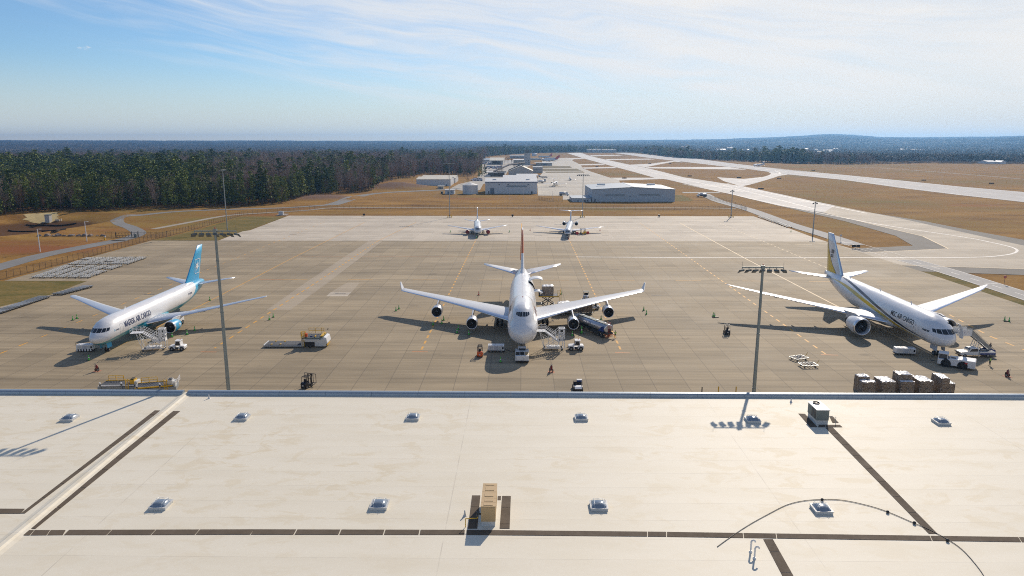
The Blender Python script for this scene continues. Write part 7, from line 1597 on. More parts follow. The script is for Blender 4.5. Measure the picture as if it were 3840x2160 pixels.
t = building('hangar', 'long white hangar with cream roof and right gable doors beside the earth mound', 'hangar', 1562, 1690, 697, 673, 40, 'gable_x', 3, 'panel_white', 'roof_cream', [('door', 1673.5, 1677, 690, 697, 'door_grey'), ('vent', 1591, 1592, 677, 678.5, 'door_grey')], roofy=663)
building('hangar', 'long cream roofed hangar behind the white hangar by the earth mound', 'hangar', 1580, 1708, 686, 668, 40, 'gable_x', 3, 'panel_white', 'roof_cream', [(W, 1604, 1613, 669, 670.5, 'black_glass')], roofy=657.5)
a, c = g(1732.5, 728), g(1791, 728); w = (c-a).length; zt = zpx(694.6, a); zr = zpx(685, a); t = thing('water_tank', 'white round water tank with shallow ribbed cone roof', 'tank', ((a.x+c.x)/2, a.y+w/2, -.12)); b = MB(); b.cyl((0, 0, 0), (0, 0, zt), w/2, n=40); b.build('shell', 'panel_white', t)
b = MB(); n = 14
for i in range(n): a0, a1 = 2*math.pi*i/n, 2*math.pi*(i+1)/n; r = w/2+.2; b.add([(r*math.cos(a0), r*math.sin(a0), zt), (r*math.cos(a1), r*math.sin(a1), zt), (0, 0, zr)], [(0, 1, 2)])
b.build('roof', 'roof_white', t); b = MB(); [b.bar((-w*.25+dx, -w*.436, 0), (-w*.25+dx, -w*.436, zt), .12) for dx in (0, .5)]; [b.bar((-w*.25, -w*.436, z), (-w*.25+.5, -w*.436, z), .08) for z in np.arange(.5, zt, .6)]; b.build('ladder', 'dark_steel', t)
building('equipment_shed', 'small white equipment shed with dark door left of the water tank', 'shed', 1669, 1704, 728, 712, 9, 'flat', 0, 'panel_white', 'roof_white', [('door', 1678, 1686, 718, 728, 'door_grey'), ('vent', 1690, 1697, 716, 723, 'translucent_panel')]); building('equipment_shed', 'small tan shed at the end of the paved side road', 'shed', 1641, 1663, 709, 699, 7, 'flat', 0, 'tan_wall', 'pale_roof', [('door', 1648, 1653, 701, 709, 'door_grey')])
building('generator', 'dark generator box left of the white equipment shed', 'generator', 1653, 1661, 726, 719, 3, 'flat', 0, 'hvac_grey', 'hvac_grey', [('vent', 1655, 1659, 721, 725, 'black_paint')], over=.1)
building('storage_shed', 'far white shed at the right edge beyond the runway', 'shed', 3704, 3739, 614, 606, 30, 'gable_x', 2, 'panel_white', 'roof_white'); building('storage_shed', 'far small white shed with pitched roof, right of the longer one', 'shed', 3753, 3772, 614.5, 607, 20, 'gable_y', 3, 'panel_white', 'roof_white')
for i, (xl, xr, yb, yt) in enumerate(((2204, 2256, 571.5, 560.5), (2262, 2312, 571.5, 561), (2134, 2166, 568, 562))): building('warehouse', ['far long pale warehouse beyond the runway end, left of its twin', 'far long pale warehouse beyond the runway end, right of its twin', 'far pale roofed warehouse left of the runway end'][i], 'warehouse', xl, xr, yb, yt, 120, 'flat', 0, 'tower_concrete', 'roof_white')
rng = random.Random(11)
for i in range(34):
    px, py = (rng.uniform(3020, 3170), rng.uniform(556, 572)) if i < 18 else (rng.uniform(2330, 2800), rng.uniform(546, 562)) if i < 28 else (rng.uniform(3150, 3800), rng.uniform(548, 566))
    D = 44*2680/(py-524); Y = min(D, 5200+rng.uniform(-600, 600)); q = gy(px, py, Y); z0 = float(height(q.x, Y))
    L, dd, h = rng.uniform(14, 60), rng.uniform(14, 30), rng.uniform(7, 13); b = MB(); b.T = Matrix.Rotation(rng.uniform(-.5, .5), 4, 'Z'); b.prism([(0, 0), (dd, 0), (dd, h), (dd/2, h+3), (0, h)], -L/2, L/2, 'YZ')
    tag(b.build('town_building', rng.choice(['panel_white', 'roof_white', 'tower_concrete', 'tan_wall']), loc=(q.x, Y, z0+2)), 'tiny pale building in the hazy town below the far hills', 'building', 'tiny pale buildings in the far town')
# radio masts on the skyline
for i, (px, yt) in enumerate(((690, 527), (985, 522), (1156, 526), (2240, 530), (2404, 521), (2500, 517), (3215, 513), (2372, 538))):
    q = gy(px, yt, 6500); b = MB(); z0 = float(height(q.x, 6500)); b.cyl((0, 0, 0), (0, 0, max(20, q.z-z0)), 1.6, .7, 6); tag(b.build('radio_mast', 'dark_steel', loc=(q.x, 6500, z0)), 'thin radio mast standing up on the far skyline', 'mast', 'thin radio masts on the far skyline')
# ---- vehicles and small aircraft on the far ramps
def tank_truck(px, py, rz, label, col='white_paint'):
    t = thing('fuel_truck', label, 'truck', at(px, py), rz, 'small fuel trucks'); b = MB(); b.lathe([(.1, -.1), (1., 0), (1.15, .1), (1.15, 5.0), (1., 5.1), (.1, 5.2)], (0, 0, 0), 'X', 18); b.v = [(v[0]-1.6, v[1], v[2]*.85+1.9) for v in b.v]; b.build('tank', col, t)
    b = MB(); b.prism([(-4.3, .6), (-4.3, 1.5), (-3.5, 1.7), (-3.1, 2.7), (-1.9, 2.7), (-1.9, .6)], -1.1, 1.1, 'XZ'); b.build('cab', 'white_paint', t, bevel=.08); b = MB(); b.box((-2.6, 0, 2.2), (.9, 2.23, .6)); b.add([(-3.52, -.9, 1.75), (-3.14, -.9, 2.6), (-3.14, .9, 2.6), (-3.52, .9, 1.75)], [(0, 1, 2, 3)]); b.build('window', 'black_glass', t)
    b = MB(); b.box((-.2, 0, .85), (7.6, 1.8, .35)); b.build('chassis', 'dark_steel', t); wheels(t, (-3.2, 1.6, 2.7), (-.9, .9), .5, .34)
tank_truck(2113.7, 733, R(180), 'small white and green fuel truck on the ramp left of the blue grey hangar', 'tail_grey'); tank_truck(2633, 738, R(0), 'silver tank truck on the road right of the blue grey hangar', 'silver_tank'); tank_truck(2026, 686, R(0), 'box bodied service truck beside the white hangar end', 'white_paint'); tank_truck(2043, 681, R(90), 'dark service truck beside the white hangar end')
def small_plane(px, py, rz, label, s=1., jet=True):
    t = thing('private_plane', label, 'airplane', at(px, py), rz, 'small aircraft on the far ramp'); L = 19.*s
    fu = Fus(L, [(0, 1.9*s, 1.9*s, 0), (.4*s, 1.4*s, 2.3*s, .5*s), (2*s, 1.0*s, 3.0*s, 1.05*s), (4*s, .95*s, 3.2*s, 1.15*s), (12*s, 1.0*s, 3.2*s, 1.15*s), (16*s, 1.8*s, 3.1*s, .6*s), (L, 2.6*s, 2.9*s, .1*s)]); fu.mesh('dark_belly_livery', t, nt=20) if not jet else fu.mesh('nacelle_white', t, nt=20)
    ws = [(.8*s, 8*s, 4*s, 1.3*s, 1.), (10*s, 12*s, 1.3*s, 1.9*s, .8)] if jet else [(.5*s, 6*s, 2.4*s, 1.2*s, 1.), (9*s, 6.3*s, 1.6*s, 1.7*s, .9)]; hs = [(.1, 16.6*s, 2*s, 5.9*s if jet else 2.8*s, .8), (4*s, 18*s, 1*s, 6*s if jet else 2.9*s, .8)]
    for sg in (1, -1):
        foil(ws, t, 'wing', ['wing_light', 'polished_edge', 'flap_grey'], mirror=sg); foil(hs, t, 'stabilizer', ['wing_light', 'polished_edge', 'flap_grey'], mirror=sg)
        if jet: engine(t, sg*1.9*s, 12*s, 2.7*s, .62*s, 3.2*s, ['nacelle_white', 'polished_edge', 'black_paint'])
        gear(t, sg*1.6*s, 9.5*s, 1.4*s, .35*s, .25, .4*s, 1, 0, 'main_gear')
    foil([(3.0*s, 13.6*s, 4*s, 0, .8), (6.0*s, 16.4*s, 2.4*s, 0, .8)], t, 'fin', ['tail_grey', 'polished_edge', 'tail_grey'], sym=True, vertical=True); gear(t, 0, 2.4*s, 1.2*s, .28*s, .2, .3*s, 1, 0, 'nose_gear')
    if not jet: b = MB(); b.box((0, -.1, 1.9*s), (2.*s, .08, .16)); b.build('propeller', 'black_paint', t)
small_plane(2087, 694, R(170), 'white twin engined private jet seen from behind on the far ramp', 1.25); small_plane(2141, 677, R(5), 'small white propeller plane on the far ramp, right of the private jet', .72, False); small_plane(2054, 668, R(80), 'tiny white plane on the far ramp beside the white hangars', .6, False); small_plane(2823, 624.5, R(-70), 'small airliner with blue cowling rolling on the far runway', 1.3)
root737 = [o for o in COL.objects if o.get('label', '').startswith('white twin jet with red')][0]
for px, py, rz, lab in ((2040, 600, R(-96), 'airliner parked at the terminal gate with red and blue tail'), (2030, 605.5, R(-92), 'second airliner parked at the terminal gate, nearer the fire station'), (2018, 592, R(-96), 'farthest airliner parked at the terminal gates')):
    o = dup(root737, at(px, py), rz, lab, 'airliners parked at the terminal gates')
    for ch in [c for c in COL.objects if c.parent == o]:
        if ch.name.startswith('fin'):
            ch.data = ch.data.copy(); ch.data.materials.clear(); [ch.data.materials.append(MATS[q]) for q in ('red_paint', 'polished_edge', 'airline_navy')]
        for d in [c for c in COL.objects if c.parent == ch and c.name.startswith('intake_cover')]: bpy.data.objects.remove(d)
# ---- parked cars
def car(col):
    b = MB(); b.prism([(-2.2, .35), (-2.25, .8), (-1.3, .95), (-.7, 1.42), (.8, 1.45), (1.6, .98), (2.2, .85), (2.25, .35)], -.9, .9, 'XZ', 0); b.box((0, 0, 1.17), (2.0, 1.84, .38), 1)
    for x in (-1.4, 1.4): b.cyl((x, -.92, .33), (x, .92, .33), .33, n=10, m=2)
    return b.build('parked_car', [col, 'black_glass', 'dark_rubber'])
M('car_silver', (.5, .5, .52), .3, .5); M('car_dark', (.04, .045, .05), .3); M('car_blue', (.04, .07, .2), .3); M('car_red', (.3, .03, .03), .3); M('car_white', (.8, .8, .8), .3)
PROT = [car(c) for c in ('car_silver', 'car_dark', 'car_white', 'car_blue', 'car_red')]; used = set()
def lot(quad, rows, n, label, group, fill=.85):
    A, B, Cc, Dd = [g(*p) for p in C3(quad)]
    for r in range(rows):
        v = (r+.5)/rows; l, q = A.lerp(Dd, v), B.lerp(Cc, v); m = max(1, int((q-l).length/3.0)) if n is None else n
        for i in range(m):
            if rng.random() > fill: continue
            p = l.lerp(q, (i+.5)/m); k = rng.choice((0, 0, 1, 1, 2, 2, 3, 4)); o = PROT[k]
            if k in used: o = o.copy(); COL.objects.link(o)
            used.add(k); o.location = (p.x, p.y, -.05); o.rotation_euler.z = R(90)+rng.uniform(-.05, .05)+(math.pi if rng.random() < .5 else 0)
            tag(o, label, 'car', group)
lot([(45, 345), (205, 345), (215, 318), (70, 318)], 4, 16, 'small parked car in the large lot left of the brown roofed building', 'cars in the large lot'); lot([(-65, 462), (20, 462), (15, 440), (-60, 440)], 3, 13, 'small parked car in the lot beside the round water tank', 'cars by the round water tank')
lot([(50, 425), (95, 425), (130, 365), (95, 365)], 5, 5, 'small parked car along the road beside the brown roofed building', 'cars along the road'); lot([(10, 300), (170, 300), (180, 280), (30, 280)], 3, 18, 'tiny parked car in front of the dark fronted terminal hall', 'cars before the terminal hall'); lot([(-25, 440), (-90, 452), (-80, 458), (-20, 446)], 1, 6, 'small parked car between the cream roofed hangars and the water tank', 'cars between the hangars')
lot([(430, 312), (545, 312), (540, 304), (440, 304)], 1, 14, 'tiny parked car at the foot of the control tower', 'cars at the control tower')
# ---- fences
def mesh_mat():
    m, k, b = bsdf('chain_link'); b.inputs['Base Color'].default_value = (.16, .16, .16, 1); b.inputs['Metallic'].default_value = .5; b.inputs['Roughness'].default_value = .5
    tc = k.new('ShaderNodeTexCoord').outputs['Object']; n = k.noise(tc, 3., 2, .5); k.put(b.inputs['Alpha'], k.maprange(n, .3, .7, .10, .20)); MATS['chain_link'] = m
mesh_mat()
def fence(pts, label, step, h=2.3, rail=True, post='dark_steel', pr=.055):
    P = [gt(*p) for p in pts]; D = []
    for a, c in zip(P, P[1:]):
        n = max(1, round((c-a).length/step)); D += [a.lerp(c, i/n) for i in range(n)]
    D.append(P[-1]); o = D[0].copy(); t = thing('fence', label, 'fence', o)
    for q in D: q.z = float(height(q.x, q.y))
    for q in D[:100]: b = MB(); b.cyl(q-o, q-o+Vector((0, 0, h+.12)), pr, n=6); b.bar(q-o+Vector((0, 0, h)), q-o+Vector((.25, -.1, h+.35)), .05); b.build('post', post, t)
    b = MB(); 
    for a, c in zip(D, D[1:]): b.add([a-o, c-o, c-o+Vector((0, 0, h)), a-o+Vector((0, 0, h))], [(0, 1, 2, 3)])
    b.build('wire_mesh', 'chain_link', t); b = MB(); [b.bar(a-o+Vector((0, 0, z)), c-o+Vector((0, 0, z)), .05) for a, c in zip(D, D[1:]) for z in (h, .1)]; b.build('rail', post, t)
fence([(-60, 1076), (0, 1051), (150, 1012), (350, 959), (524, 911), (640, 884), (760, 852), (912, 807), (1000, 801)], 'long dark chain link fence along the left edge of the apron', 3.05)
fence([(1000, 801), (1100, 792), (1200, 786), (1400, 783), (1800, 783), (2300, 785), (2740, 788), (2800, 790)], 'long chain link fence across the grass beyond the far apron edge', 3.6, pr=.04); fence([(2650, 743), (2740, 766), (2790, 783), (2800, 790)], 'short chain link fence beside the service road beyond the far corner', 3., pr=.05); fence([(2018, 748), (2060, 756), (2110, 758)], 'chain link fence between the white hangar and the ramp', 3., 2.2)
fence([(398, 890), (440, 892)], 'short chain link fence left of the black rolling gate', 3.); fence([(520, 890), (610, 890), (640, 884)], 'short chain link fence right of the black rolling gate', 3.)
def gate():
    a, c = gt(436, 892), gt(517, 890); t = thing('rolling_gate', 'black rolling gate across the access road', 'gate', a, math.atan2(c.y-a.y, c.x-a.x)); L = (c-a).length; b = MB()
    for z in (.2, 1.1, 2.2): b.bar((0, 0, z), (L, 0, z), .14)
    n = 7
    for i in range(n+1): b.bar((L*i/n, 0, .2), (L*i/n, 0, 2.2), .12)
    for i in range(n): b.bar((L*i/n, 0, .2), (L*(i+1)/n, 0, 2.2), .06)
    b.build('gate_frame', 'black_paint', t); b = MB(); [b.bar((x, .2, 0), (x, .2, 2.8), .22) for x in (-.2, L*.72, L+.2)]; b.build('post', 'black_paint', t); b = MB(); b.box((L-.9, -.5, .8), (1., .8, 1.6)); b.build('motor_box', 'hvac_grey', t)
gate()
p = gt(393, 900); t = thing('card_reader', 'yellow card reader post before the rolling gate', 'card reader', p); b = MB(); b.box((0, 0, .8), (.5, .5, 1.6)); b.build('post', 'yellow_paint', t); b = MB(); b.box((.3, 0, 1.5), (.5, .6, .5)); b.build('reader', 'tail_grey', t)
p = gt(1055, 807); t = thing('transformer', 'grey transformer box at the far left corner of the apron', 'transformer', p); b = MB(); b.box((0, 0, 1.2), (2.6, 2., 2.4)); b.build('cabinet', 'tail_grey', t, bevel=.05); b = MB(); b.box((.5, 0, .1), (6, 3, .25)); b.build('pad', 'tower_concrete', t)
b = MB(); b.bar((0, 0, 0), (0, 0, 1.2), .1); b.bar((2.4, 0, 0), (2.4, 0, 1.2), .1); b.bar((0, 0, 1.2), (2.4, 0, 1.2), .1); b.bar((0, 0, .7), (2.4, 0, .7), .1); tag(b.build('barrier', 'white_paint', loc=gt(1066, 808)), 'small white barrier beside the grey transformer box', 'barrier')
for i, p in enumerate(((1365, 810), (1922, 813), (2471.6, 814))):
    t = thing('flood_lamp', ['small black ground floodlight on the far apron edge, leftmost', 'small black ground floodlight on the far apron edge between the two parked airliners', 'small black ground floodlight on the far apron edge, rightmost'][i], 'floodlight', at(*p), 0, 'small black floodlights on the far apron edge'); b = MB(); b.box((0, 0, .9), (1.2, .5, .9), rx=.3); b.build('housing', 'black_paint', t); b = MB(); b.cyl((0, 0, 0), (0, 0, .6), .3, .12, 10); b.build('stand', 'black_paint', t)
# ---- the drainage basin
p = gt(183, 833); t = thing('outlet_riser', 'square concrete outlet riser standing in the drainage basin', 'outlet riser', p); b = MB(); b.box((0, 0, 2.0), (2.6, 2.6, 4.4)); b.build('shaft', 'tower_concrete', t, bevel=.05); b = MB(); b.box((0, 0, 4.3), (3, 3, .3)); b.build('lid', 'hvac_grey', t); b = MB(); b.box((-3.2, .5, .1), (5, 3.6, .3)); b.build('apron_slab', 'tower_concrete', t)
def baffle(pts, label):
    P = catmull([gt(*p) for p in pts], 4); o = P[0].copy(); b = MB()
    for a, c in zip(P, P[1:]): b.bar(a-o+Vector((0, 0, .2)), c-o+Vector((0, 0, .2)), .4, .9)
    tag(b.build('silt_baffle', 'black_baffle', loc=o), label, 'baffle', 'black silt baffles in the basin')
M('black_baffle', (.025, .018, .012), .95); baffle([(97, 845), (130, 847), (180, 846), (215, 847), (250, 845), (287, 839)], 'upper black silt baffle across the basin floor'); baffle([(32, 865), (50, 869), (90, 870), (128, 869), (165, 868), (200, 867), (225, 864), (247, 860)], 'lower black silt baffle across the basin floor')
p = gt(216, 829); b = MB(); b.box((0, 0, .5), (2.4, .8, 1.)); b.box((2.2, 0, .7), (.3, 1, 1.4)); tag(b.build('drain_block', 'tan_wall', loc=p), 'tan block beside the outlet riser in the basin', 'block')
rng2 = random.Random(5)
for i, (px, s) in enumerate(((147, .9), (177, 1.3), (201, .7), (221, 1.4), (244, .8), (267, 1.2), (295, 1.0), (318, 1.3), (341, 1.1), (366, .6), (388, 1.0))):
    p = gt(px, 885.5); bm = bmesh.new(); bmesh.ops.create_icosphere(bm, subdivisions=2, radius=1)
    for v in bm.verts: v.co *= 1+.22*math.sin(v.co.x*3.1+i)+.15*math.cos(v.co.y*4.7+i*2); v.co.z *= .62; v.co *= s*1.1
    me = bpy.data.meshes.new('boulder'); bm.to_mesh(me); bm.free(); me.materials.append(M('boulder_rock', (.24, .19, .16), .9, var=.35, scale=1.5)); o = bpy.data.objects.new('boulder', me); COL.objects.link(o); o.location = p+Vector((0, 0, .2*s)); tag(o, 'grey brown boulder in the row between the basin and the left road', 'boulder', 'row of boulders by the left road')
# ---- airfield signs
for i, (px, py) in enumerate(C4([(425, 400), (265, 492), (725, 328), (1695, 416), (75, 392), (2290, 445)])+C3([(2025, 417), (2500, 432), (1395, 438), (1130, 326), (1640, 296), (1835, 296)])):
    t = thing('airfield_sign', 'small dark airfield sign on the grass beside the taxiways', 'sign', at(px, py), 0, 'small dark airfield signs'); b = MB(); b.box((0, 0, .75), (5., .4, 1.1)); b.build('panel', 'black_paint', t); b = MB(); [b.bar((x, 0, 0), (x, 0, .4), .15) for x in (-1.8, 0, 1.8)]; b.build('leg', 'dark_steel', t)
def road_sign(px, py, h, label, col, kind):
    t = thing('road_sign', label, 'sign', at(px, py)); b = MB(); b.cyl((0, 0, 0), (0, 0, h), .05, n=8); b.build('post', 'dark_steel', t); b = MB(); n = 8 if kind else 20; b.cyl((0, -.06, h), (0, -.09, h), .5, n=n, sm=False); b.build('face', col, t); return t
t = road_sign(3765, 1067, 2.4, 'red stop sign beside the service road at the right picture edge', 'red_paint', 1)
me = text_mesh('STOP', .34, .01); xs = [v.co.x for v in me.vertices]; 
for v in me.vertices: v.co = (v.co.x-(max(xs)+min(xs))/2, -.1, 2.4-.12+v.co.y)
me.materials.append(MATS['white_paint']); o = bpy.data.objects.new('lettering', me); COL.objects.link(o); o.parent = [c for c in COL.objects if c.parent == t and c.name.startswith('face')][0]
road_sign(3151, 905, 2.6, 'round grey sign on the grass strip beside the service road', 'tail_grey', 0)
p = g(3209, 934); t = thing('sign_frame', 'low dark double panel sign on the grass corner of the apron', 'sign', (p.x, p.y, 0)); b = MB(); b.box((-.9, 0, 1.3), (1.5, .15, 1.)); b.box((.9, 0, 1.3), (1.5, .15, 1.)); b.build('panel', 'black_paint', t); b = MB(); [b.bar((x, .1, 0), (x, .1, 1.6), .1) for x in (-1.4, 0, 1.4)]; b.build('leg', 'dark_steel', t)
p = g(3060, 720); q = gy(3060, 722, p.y)
t = thing('windsock', 'small orange windsock on the infield grass', 'windsock', at(3060, 731)); b = MB(); b.cyl((0, 0, 0), (0, 0, 2.6), .06, n=6); b.build('post', 'dark_steel', t); b = MB(); b.cyl((0, 0, 2.5), (1.6, 0, 2.3), .3, .16, 10); b.build('sock', 'orange_paint', t)
# ================================================================ woods
def leafmat(name, a, b_, trans=.0, rough=.75, fade=None):
    m, k, b = bsdf(name); oi = k.new('ShaderNodeObjectInfo'); geo = k.new('ShaderNodeNewGeometry')
    tc = k.new('ShaderNodeTexCoord').outputs['Object']; n = k.noise(tc, 1.1, 3, .6)
    wn = k.new('ShaderNodeTexWhiteNoise', noise_dimensions='1D'); k.put(wn.inputs['W'], k.m('MULTIPLY', geo.outputs['Random Per Island'], 991.))
    t = k.m('ADD', k.m('ADD', k.m('MULTIPLY', oi.outputs['Random'], .5), k.m('MULTIPLY', n, .3)), k.m('MULTIPLY', wn.outputs[0], .18))
    c = k.mix(k.maprange(t, .15, .85), a, b_)
    k.l.new(c, b.inputs['Base Color']); b.inputs['Roughness'].default_value = rough; b.inputs['Specular IOR Level'].default_value = .15
    MATS[name] = m; return m
leafmat('pine_needles', (.026, .052, .010), (.235, .27, .05)); leafmat('bare_twigs', (.15, .10, .08), (.38, .28, .215)); leafmat('bark', (.06, .045, .035), (.14, .11, .09)); leafmat('far_canopy', (.055, .062, .038), (.25, .195, .15)); leafmat('russet_twigs', (.15, .07, .04), (.28, .15, .09))
def leaf_clump(V, Fc, c, r, n, rg, flat=.6, size=.5):
    for _ in range(n):
        d = rg.normal(size=3); d /= np.linalg.norm(d)+1e-9; p = np.array(c)+d*r*(rg.random()**.4)*np.array([1, 1, flat])
        a = rg.normal(size=3); a[2] *= .5; a /= np.linalg.norm(a); b = np.cross(a, d); b /= np.linalg.norm(b)+1e-9; s = size*r*rg.uniform(.5, 1.1)
        i = len(V); V += [p-a*s, p+b*s*.7, p+a*s, p-b*s*.7]; Fc.append((i, i+1, i+2, i+3))
def pine_mesh(h, w, seed):
    rg = np.random.default_rng(seed); V, Fc = [], []
    z0 = h*rg.uniform(.08, .26); n = int(26+h)
    for i in range(n):
        t = (i+rg.random())/n; z = z0+(h-z0)*t**.9; R_ = w*(1-t)**.62*(.55+.6*rg.random())*(1 if t > .08 else .7)+.25; a = rg.uniform(0, 6.28); rr = R_*rg.uniform(.35, 1.)
        leaf_clump(V, Fc, (rr*math.cos(a), rr*math.sin(a), z-rr*.1), .55+.32*w*(1-t*.6), 9, rg, .5, .55)
    leaf_clump(V, Fc, (0, 0, h-.4), .7, 8, rg, 1.2, .5)
    return V, Fc
def bare_mesh(h, w, seed):
    rg = np.random.default_rng(seed); b = MB()
    def limb(p, d, L, r, lev):
        q = p+d*L; b.cyl(p, q, r, r*.6, 4 if lev > 1 else 5, caps=False)
        if lev >= 4: return
        for _ in range((5, 3, 3, 3)[lev] if lev else 6):
            s = rg.uniform(.35, 1.0); e = Vector(rg.normal(size=3)); e.z = abs(e.z)*.8+.25; e = (d*.7+e.normalized()*.75).normalized(); limb(p+d*(L*s), e, L*rg.uniform(.5, .72), r*.5, lev+1)
    limb(Vector((0, 0, 0)), Vector((0, 0, 1)), h*.45, .22, 0)
    k = h/max(v[2] for v in b.v); kw = w/max(max(abs(v[0]), abs(v[1])) for v in b.v)
    V = [(v[0]*kw, v[1]*kw, v[2]*k) for v in b.v]
    return V, b.f
def mk(name, V, Fc, mat):
    me = bpy.data.meshes.new(name); me.from_pydata([tuple(v) for v in V], [], Fc); me.materials.append(MATS[mat]); o = bpy.data.objects.new(name, me); return o
def trunk_mesh(h, r): b = MB(); b.cyl((0, 0, -.3), (.1, 0, h*.5), r, r*.65, 7, caps=False); b.cyl((.1, 0, h*.5), (0, .05, h*.93), r*.65, .04, 6, caps=False); return b.v, b.f
def bare_crown(h, w, seed):
    V, Fc = bare_mesh(h, w, seed); rg = np.random.default_rng(seed+50); V = list(V)
    for _ in range(46):                                               # fine twig sprays
        a = rg.uniform(0, 6.28); z = h*rg.uniform(.35, 1.0); rr = w*math.sqrt(max(.05, 1-((z/h-.62)/.45)**2))*rg.uniform(.3, 1.); c = np.array((rr*math.cos(a), rr*math.sin(a), z))
        for _ in range(7):
            d = rg.normal(size=3); d[2] = abs(d[2])+.4; d /= np.linalg.norm(d); s = np.cross(d, rg.normal(size=3)); s /= np.linalg.norm(s)+1e-9; L = rg.uniform(.8, 1.9); i = len(V); o = c+rg.normal(size=3)*.5
            V += [tuple(o-s*.045), tuple(o+s*.045), tuple(o+d*L)]; Fc = Fc+[(i, i+1, i+2)] if False else Fc; Fc.append((i, i+1, i+2))
    return V, Fc
PINES = [(mk('crown', *pine_mesh(h, w, i), 'pine_needles'), mk('trunk', *trunk_mesh(h, .2), 'bark')) for i, (h, w) in enumerate(((17, 2.9), (15, 2.5), (19, 3.3), (16, 2.2)))]
BARES = [(mk('crown', *bare_crown(h, w, 20+i), 'bare_twigs' if i < 3 else 'russet_twigs'), mk('trunk', *trunk_mesh(h*.6, .22), 'bark')) for i, (h, w) in enumerate(((16, 4.0), (14, 3.6), (18, 4.4), (13, 3.8)))]
EDGE = [(-700, 880), (-300, 840), (0, 814), (78, 798), (213, 792), (408, 789), (582, 781), (776, 776), (900, 774), (1055, 764), (1141, 748), (1179, 734), (1249, 729), (1410, 722), (1428, 688), (1500, 672), (1552, 668), (1579, 655), (1715, 660), (1775, 664), (1800, 640), (1806, 610), (1812, 592), (1900, 581), (2000, 575), (2126, 571), (2378, 571), (2440, 580), (2537, 592), (2740, 602), (2800, 605), (2953, 612.5), (3167, 616.5), (3380, 613.5), (3637, 611.5), (3840, 614.5), (4300, 616), (5200, 618)]
ex, ey = [e[0] for e in EDGE], [e[1] for e in EDGE]
def project(x, y, z=0.):
    vx, vy, vz = x, y, z-CH; Z = vx*_fw.x+vy*_fw.y+vz*_fw.z; return 1920+F*(vx*_rt.x+vy*_rt.y)/Z, 1080-F*(vx*_up.x+vy*_up.y+vz*_up.z)/Z
def scatter():
    pts = []; r = 330.
    while r < 2700:
        s = 4.6+(r-330)*.0042; th = R(-43)
        while th < R(43):
            x = r*math.sin(th)+RNG.uniform(-.5, .5)*s; y = r*math.cos(th)+RNG.uniform(-.5, .5)*s; px, py = project(x, y)
            if py < np.interp(px, ex, ey)-.3-(2.2*wave(x, y, 9, 6)+1.0 if px < 1900 else 0): pts.append((x, y, px, py, s))
            th += s/r*(1 if RNG.random() < .93 else 2.2)
        r += s*.9
    return np.array(pts)
PT = scatter()
dist = np.hypot(PT[:, 0], PT[:, 1]); dn = wave(PT[:, 0], PT[:, 1], 60, 2); dn2 = wave(PT[:, 0], PT[:, 1], 22, 9)
front = np.interp(PT[:, 2], ex, ey)-PT[:, 3]
pp = np.interp(PT[:, 2], [0, 500, 800, 1000, 1300, 1800, 2400, 2700, 3100, 3840], [.95, .85, .55, .22, .2, .25, .5, .62, .45, .35])
pp = pp+.42*dn+.25*dn2-.12*smooth(900, 1700, dist)*(PT[:, 2] < 2000)
pp = np.where((PT[:, 2] > 640) & (PT[:, 2] < 1270) & (front < 20), .9, pp); pp = np.where((PT[:, 2] > 1290) & (PT[:, 2] < 1800) & (front < 26), .22, pp); pp = np.where((PT[:, 2] > 430) & (PT[:, 2] < 640) & (front < 25), .45+.4*dn2, pp)
pp = np.where((PT[:, 2] > 1830) & (PT[:, 2] < 2400), .85, pp)
pp = np.where((dist > 1450) & (PT[:, 2] < 1100), pp*.3, pp)
isp = RNG.random(len(PT)) < pp
gap = (PT[:, 2] < 520) & (np.abs(dist-655-.02*PT[:, 2]) < 24+8*wave(PT[:, 0], PT[:, 1], 30, 1))
farl = (PT[:, 2] < 1790) & (dist > 1480+180*wave(PT[:, 0], PT[:, 1], 200, 3)) & (RNG.random(len(PT)) < .8)
ebase = 44*2680/(np.interp(PT[:, 2], ex, ey)-524)
farl = farl | ((PT[:, 2] > 2380) & (dist > ebase+230+60*wave(PT[:, 0], PT[:, 1], 160, 4)))
clear = gap | farl | (PT[:, 2] < 2000) & (wave(PT[:, 0], PT[:, 1], 75, 14) > .93) & (front > 12); PT, isp, front, dist, dn = [a[~clear] for a in (PT, isp, front, dist, dn)]
hs = 1+.2*RNG.normal(size=len(PT)); hs = np.clip(hs, .6, 1.5)*(1+.2*dn)*np.where((PT[:, 2] > 900) & (PT[:, 2] < 1170) & (front < 20), 1.12, 1)*np.where(PT[:, 2] > 2300, 1.15, 1.)
# the nearest front-row trees stand as single things
inview = (PT[:, 2] > -25) & (PT[:, 2] < 1860) & (front < 14)
order = np.where(inview)[0]; order = order[np.argsort(dist[order])]; single = set()
for kind in (True, False): single |= set([i for i in order if isp[i] == kind][:290 if kind else 200])
FIRST = {}
for i in sorted(single):
    k = ('p', int(RNG.integers(4))) if isp[i] else ('b', int(RNG.integers(3)) if RNG.random() < .9 else 3)
    crown, trunk = (PINES if k[0] == 'p' else BARES)[k[1]]
    nm, lab, grp = ('pine_tree', 'dark green pine in the front row of the forest beyond the left grass', 'front row pines of the left forest') if k[0] == 'p' else ('bare_tree', 'leafless grey brown tree in the front row of the left forest', 'front row bare trees of the left forest')
    loc = (PT[i, 0], PT[i, 1], float(height(PT[i, 0], PT[i, 1]))); t = thing(nm, lab, 'tree', loc, RNG.uniform(0, 6.28), grp); s = float(hs[i]); t.scale = (s*RNG.uniform(.9, 1.2), s*RNG.uniform(.9, 1.2), s)
    for o in (crown, trunk): c = o.copy(); COL.objects.link(c); c.parent = t
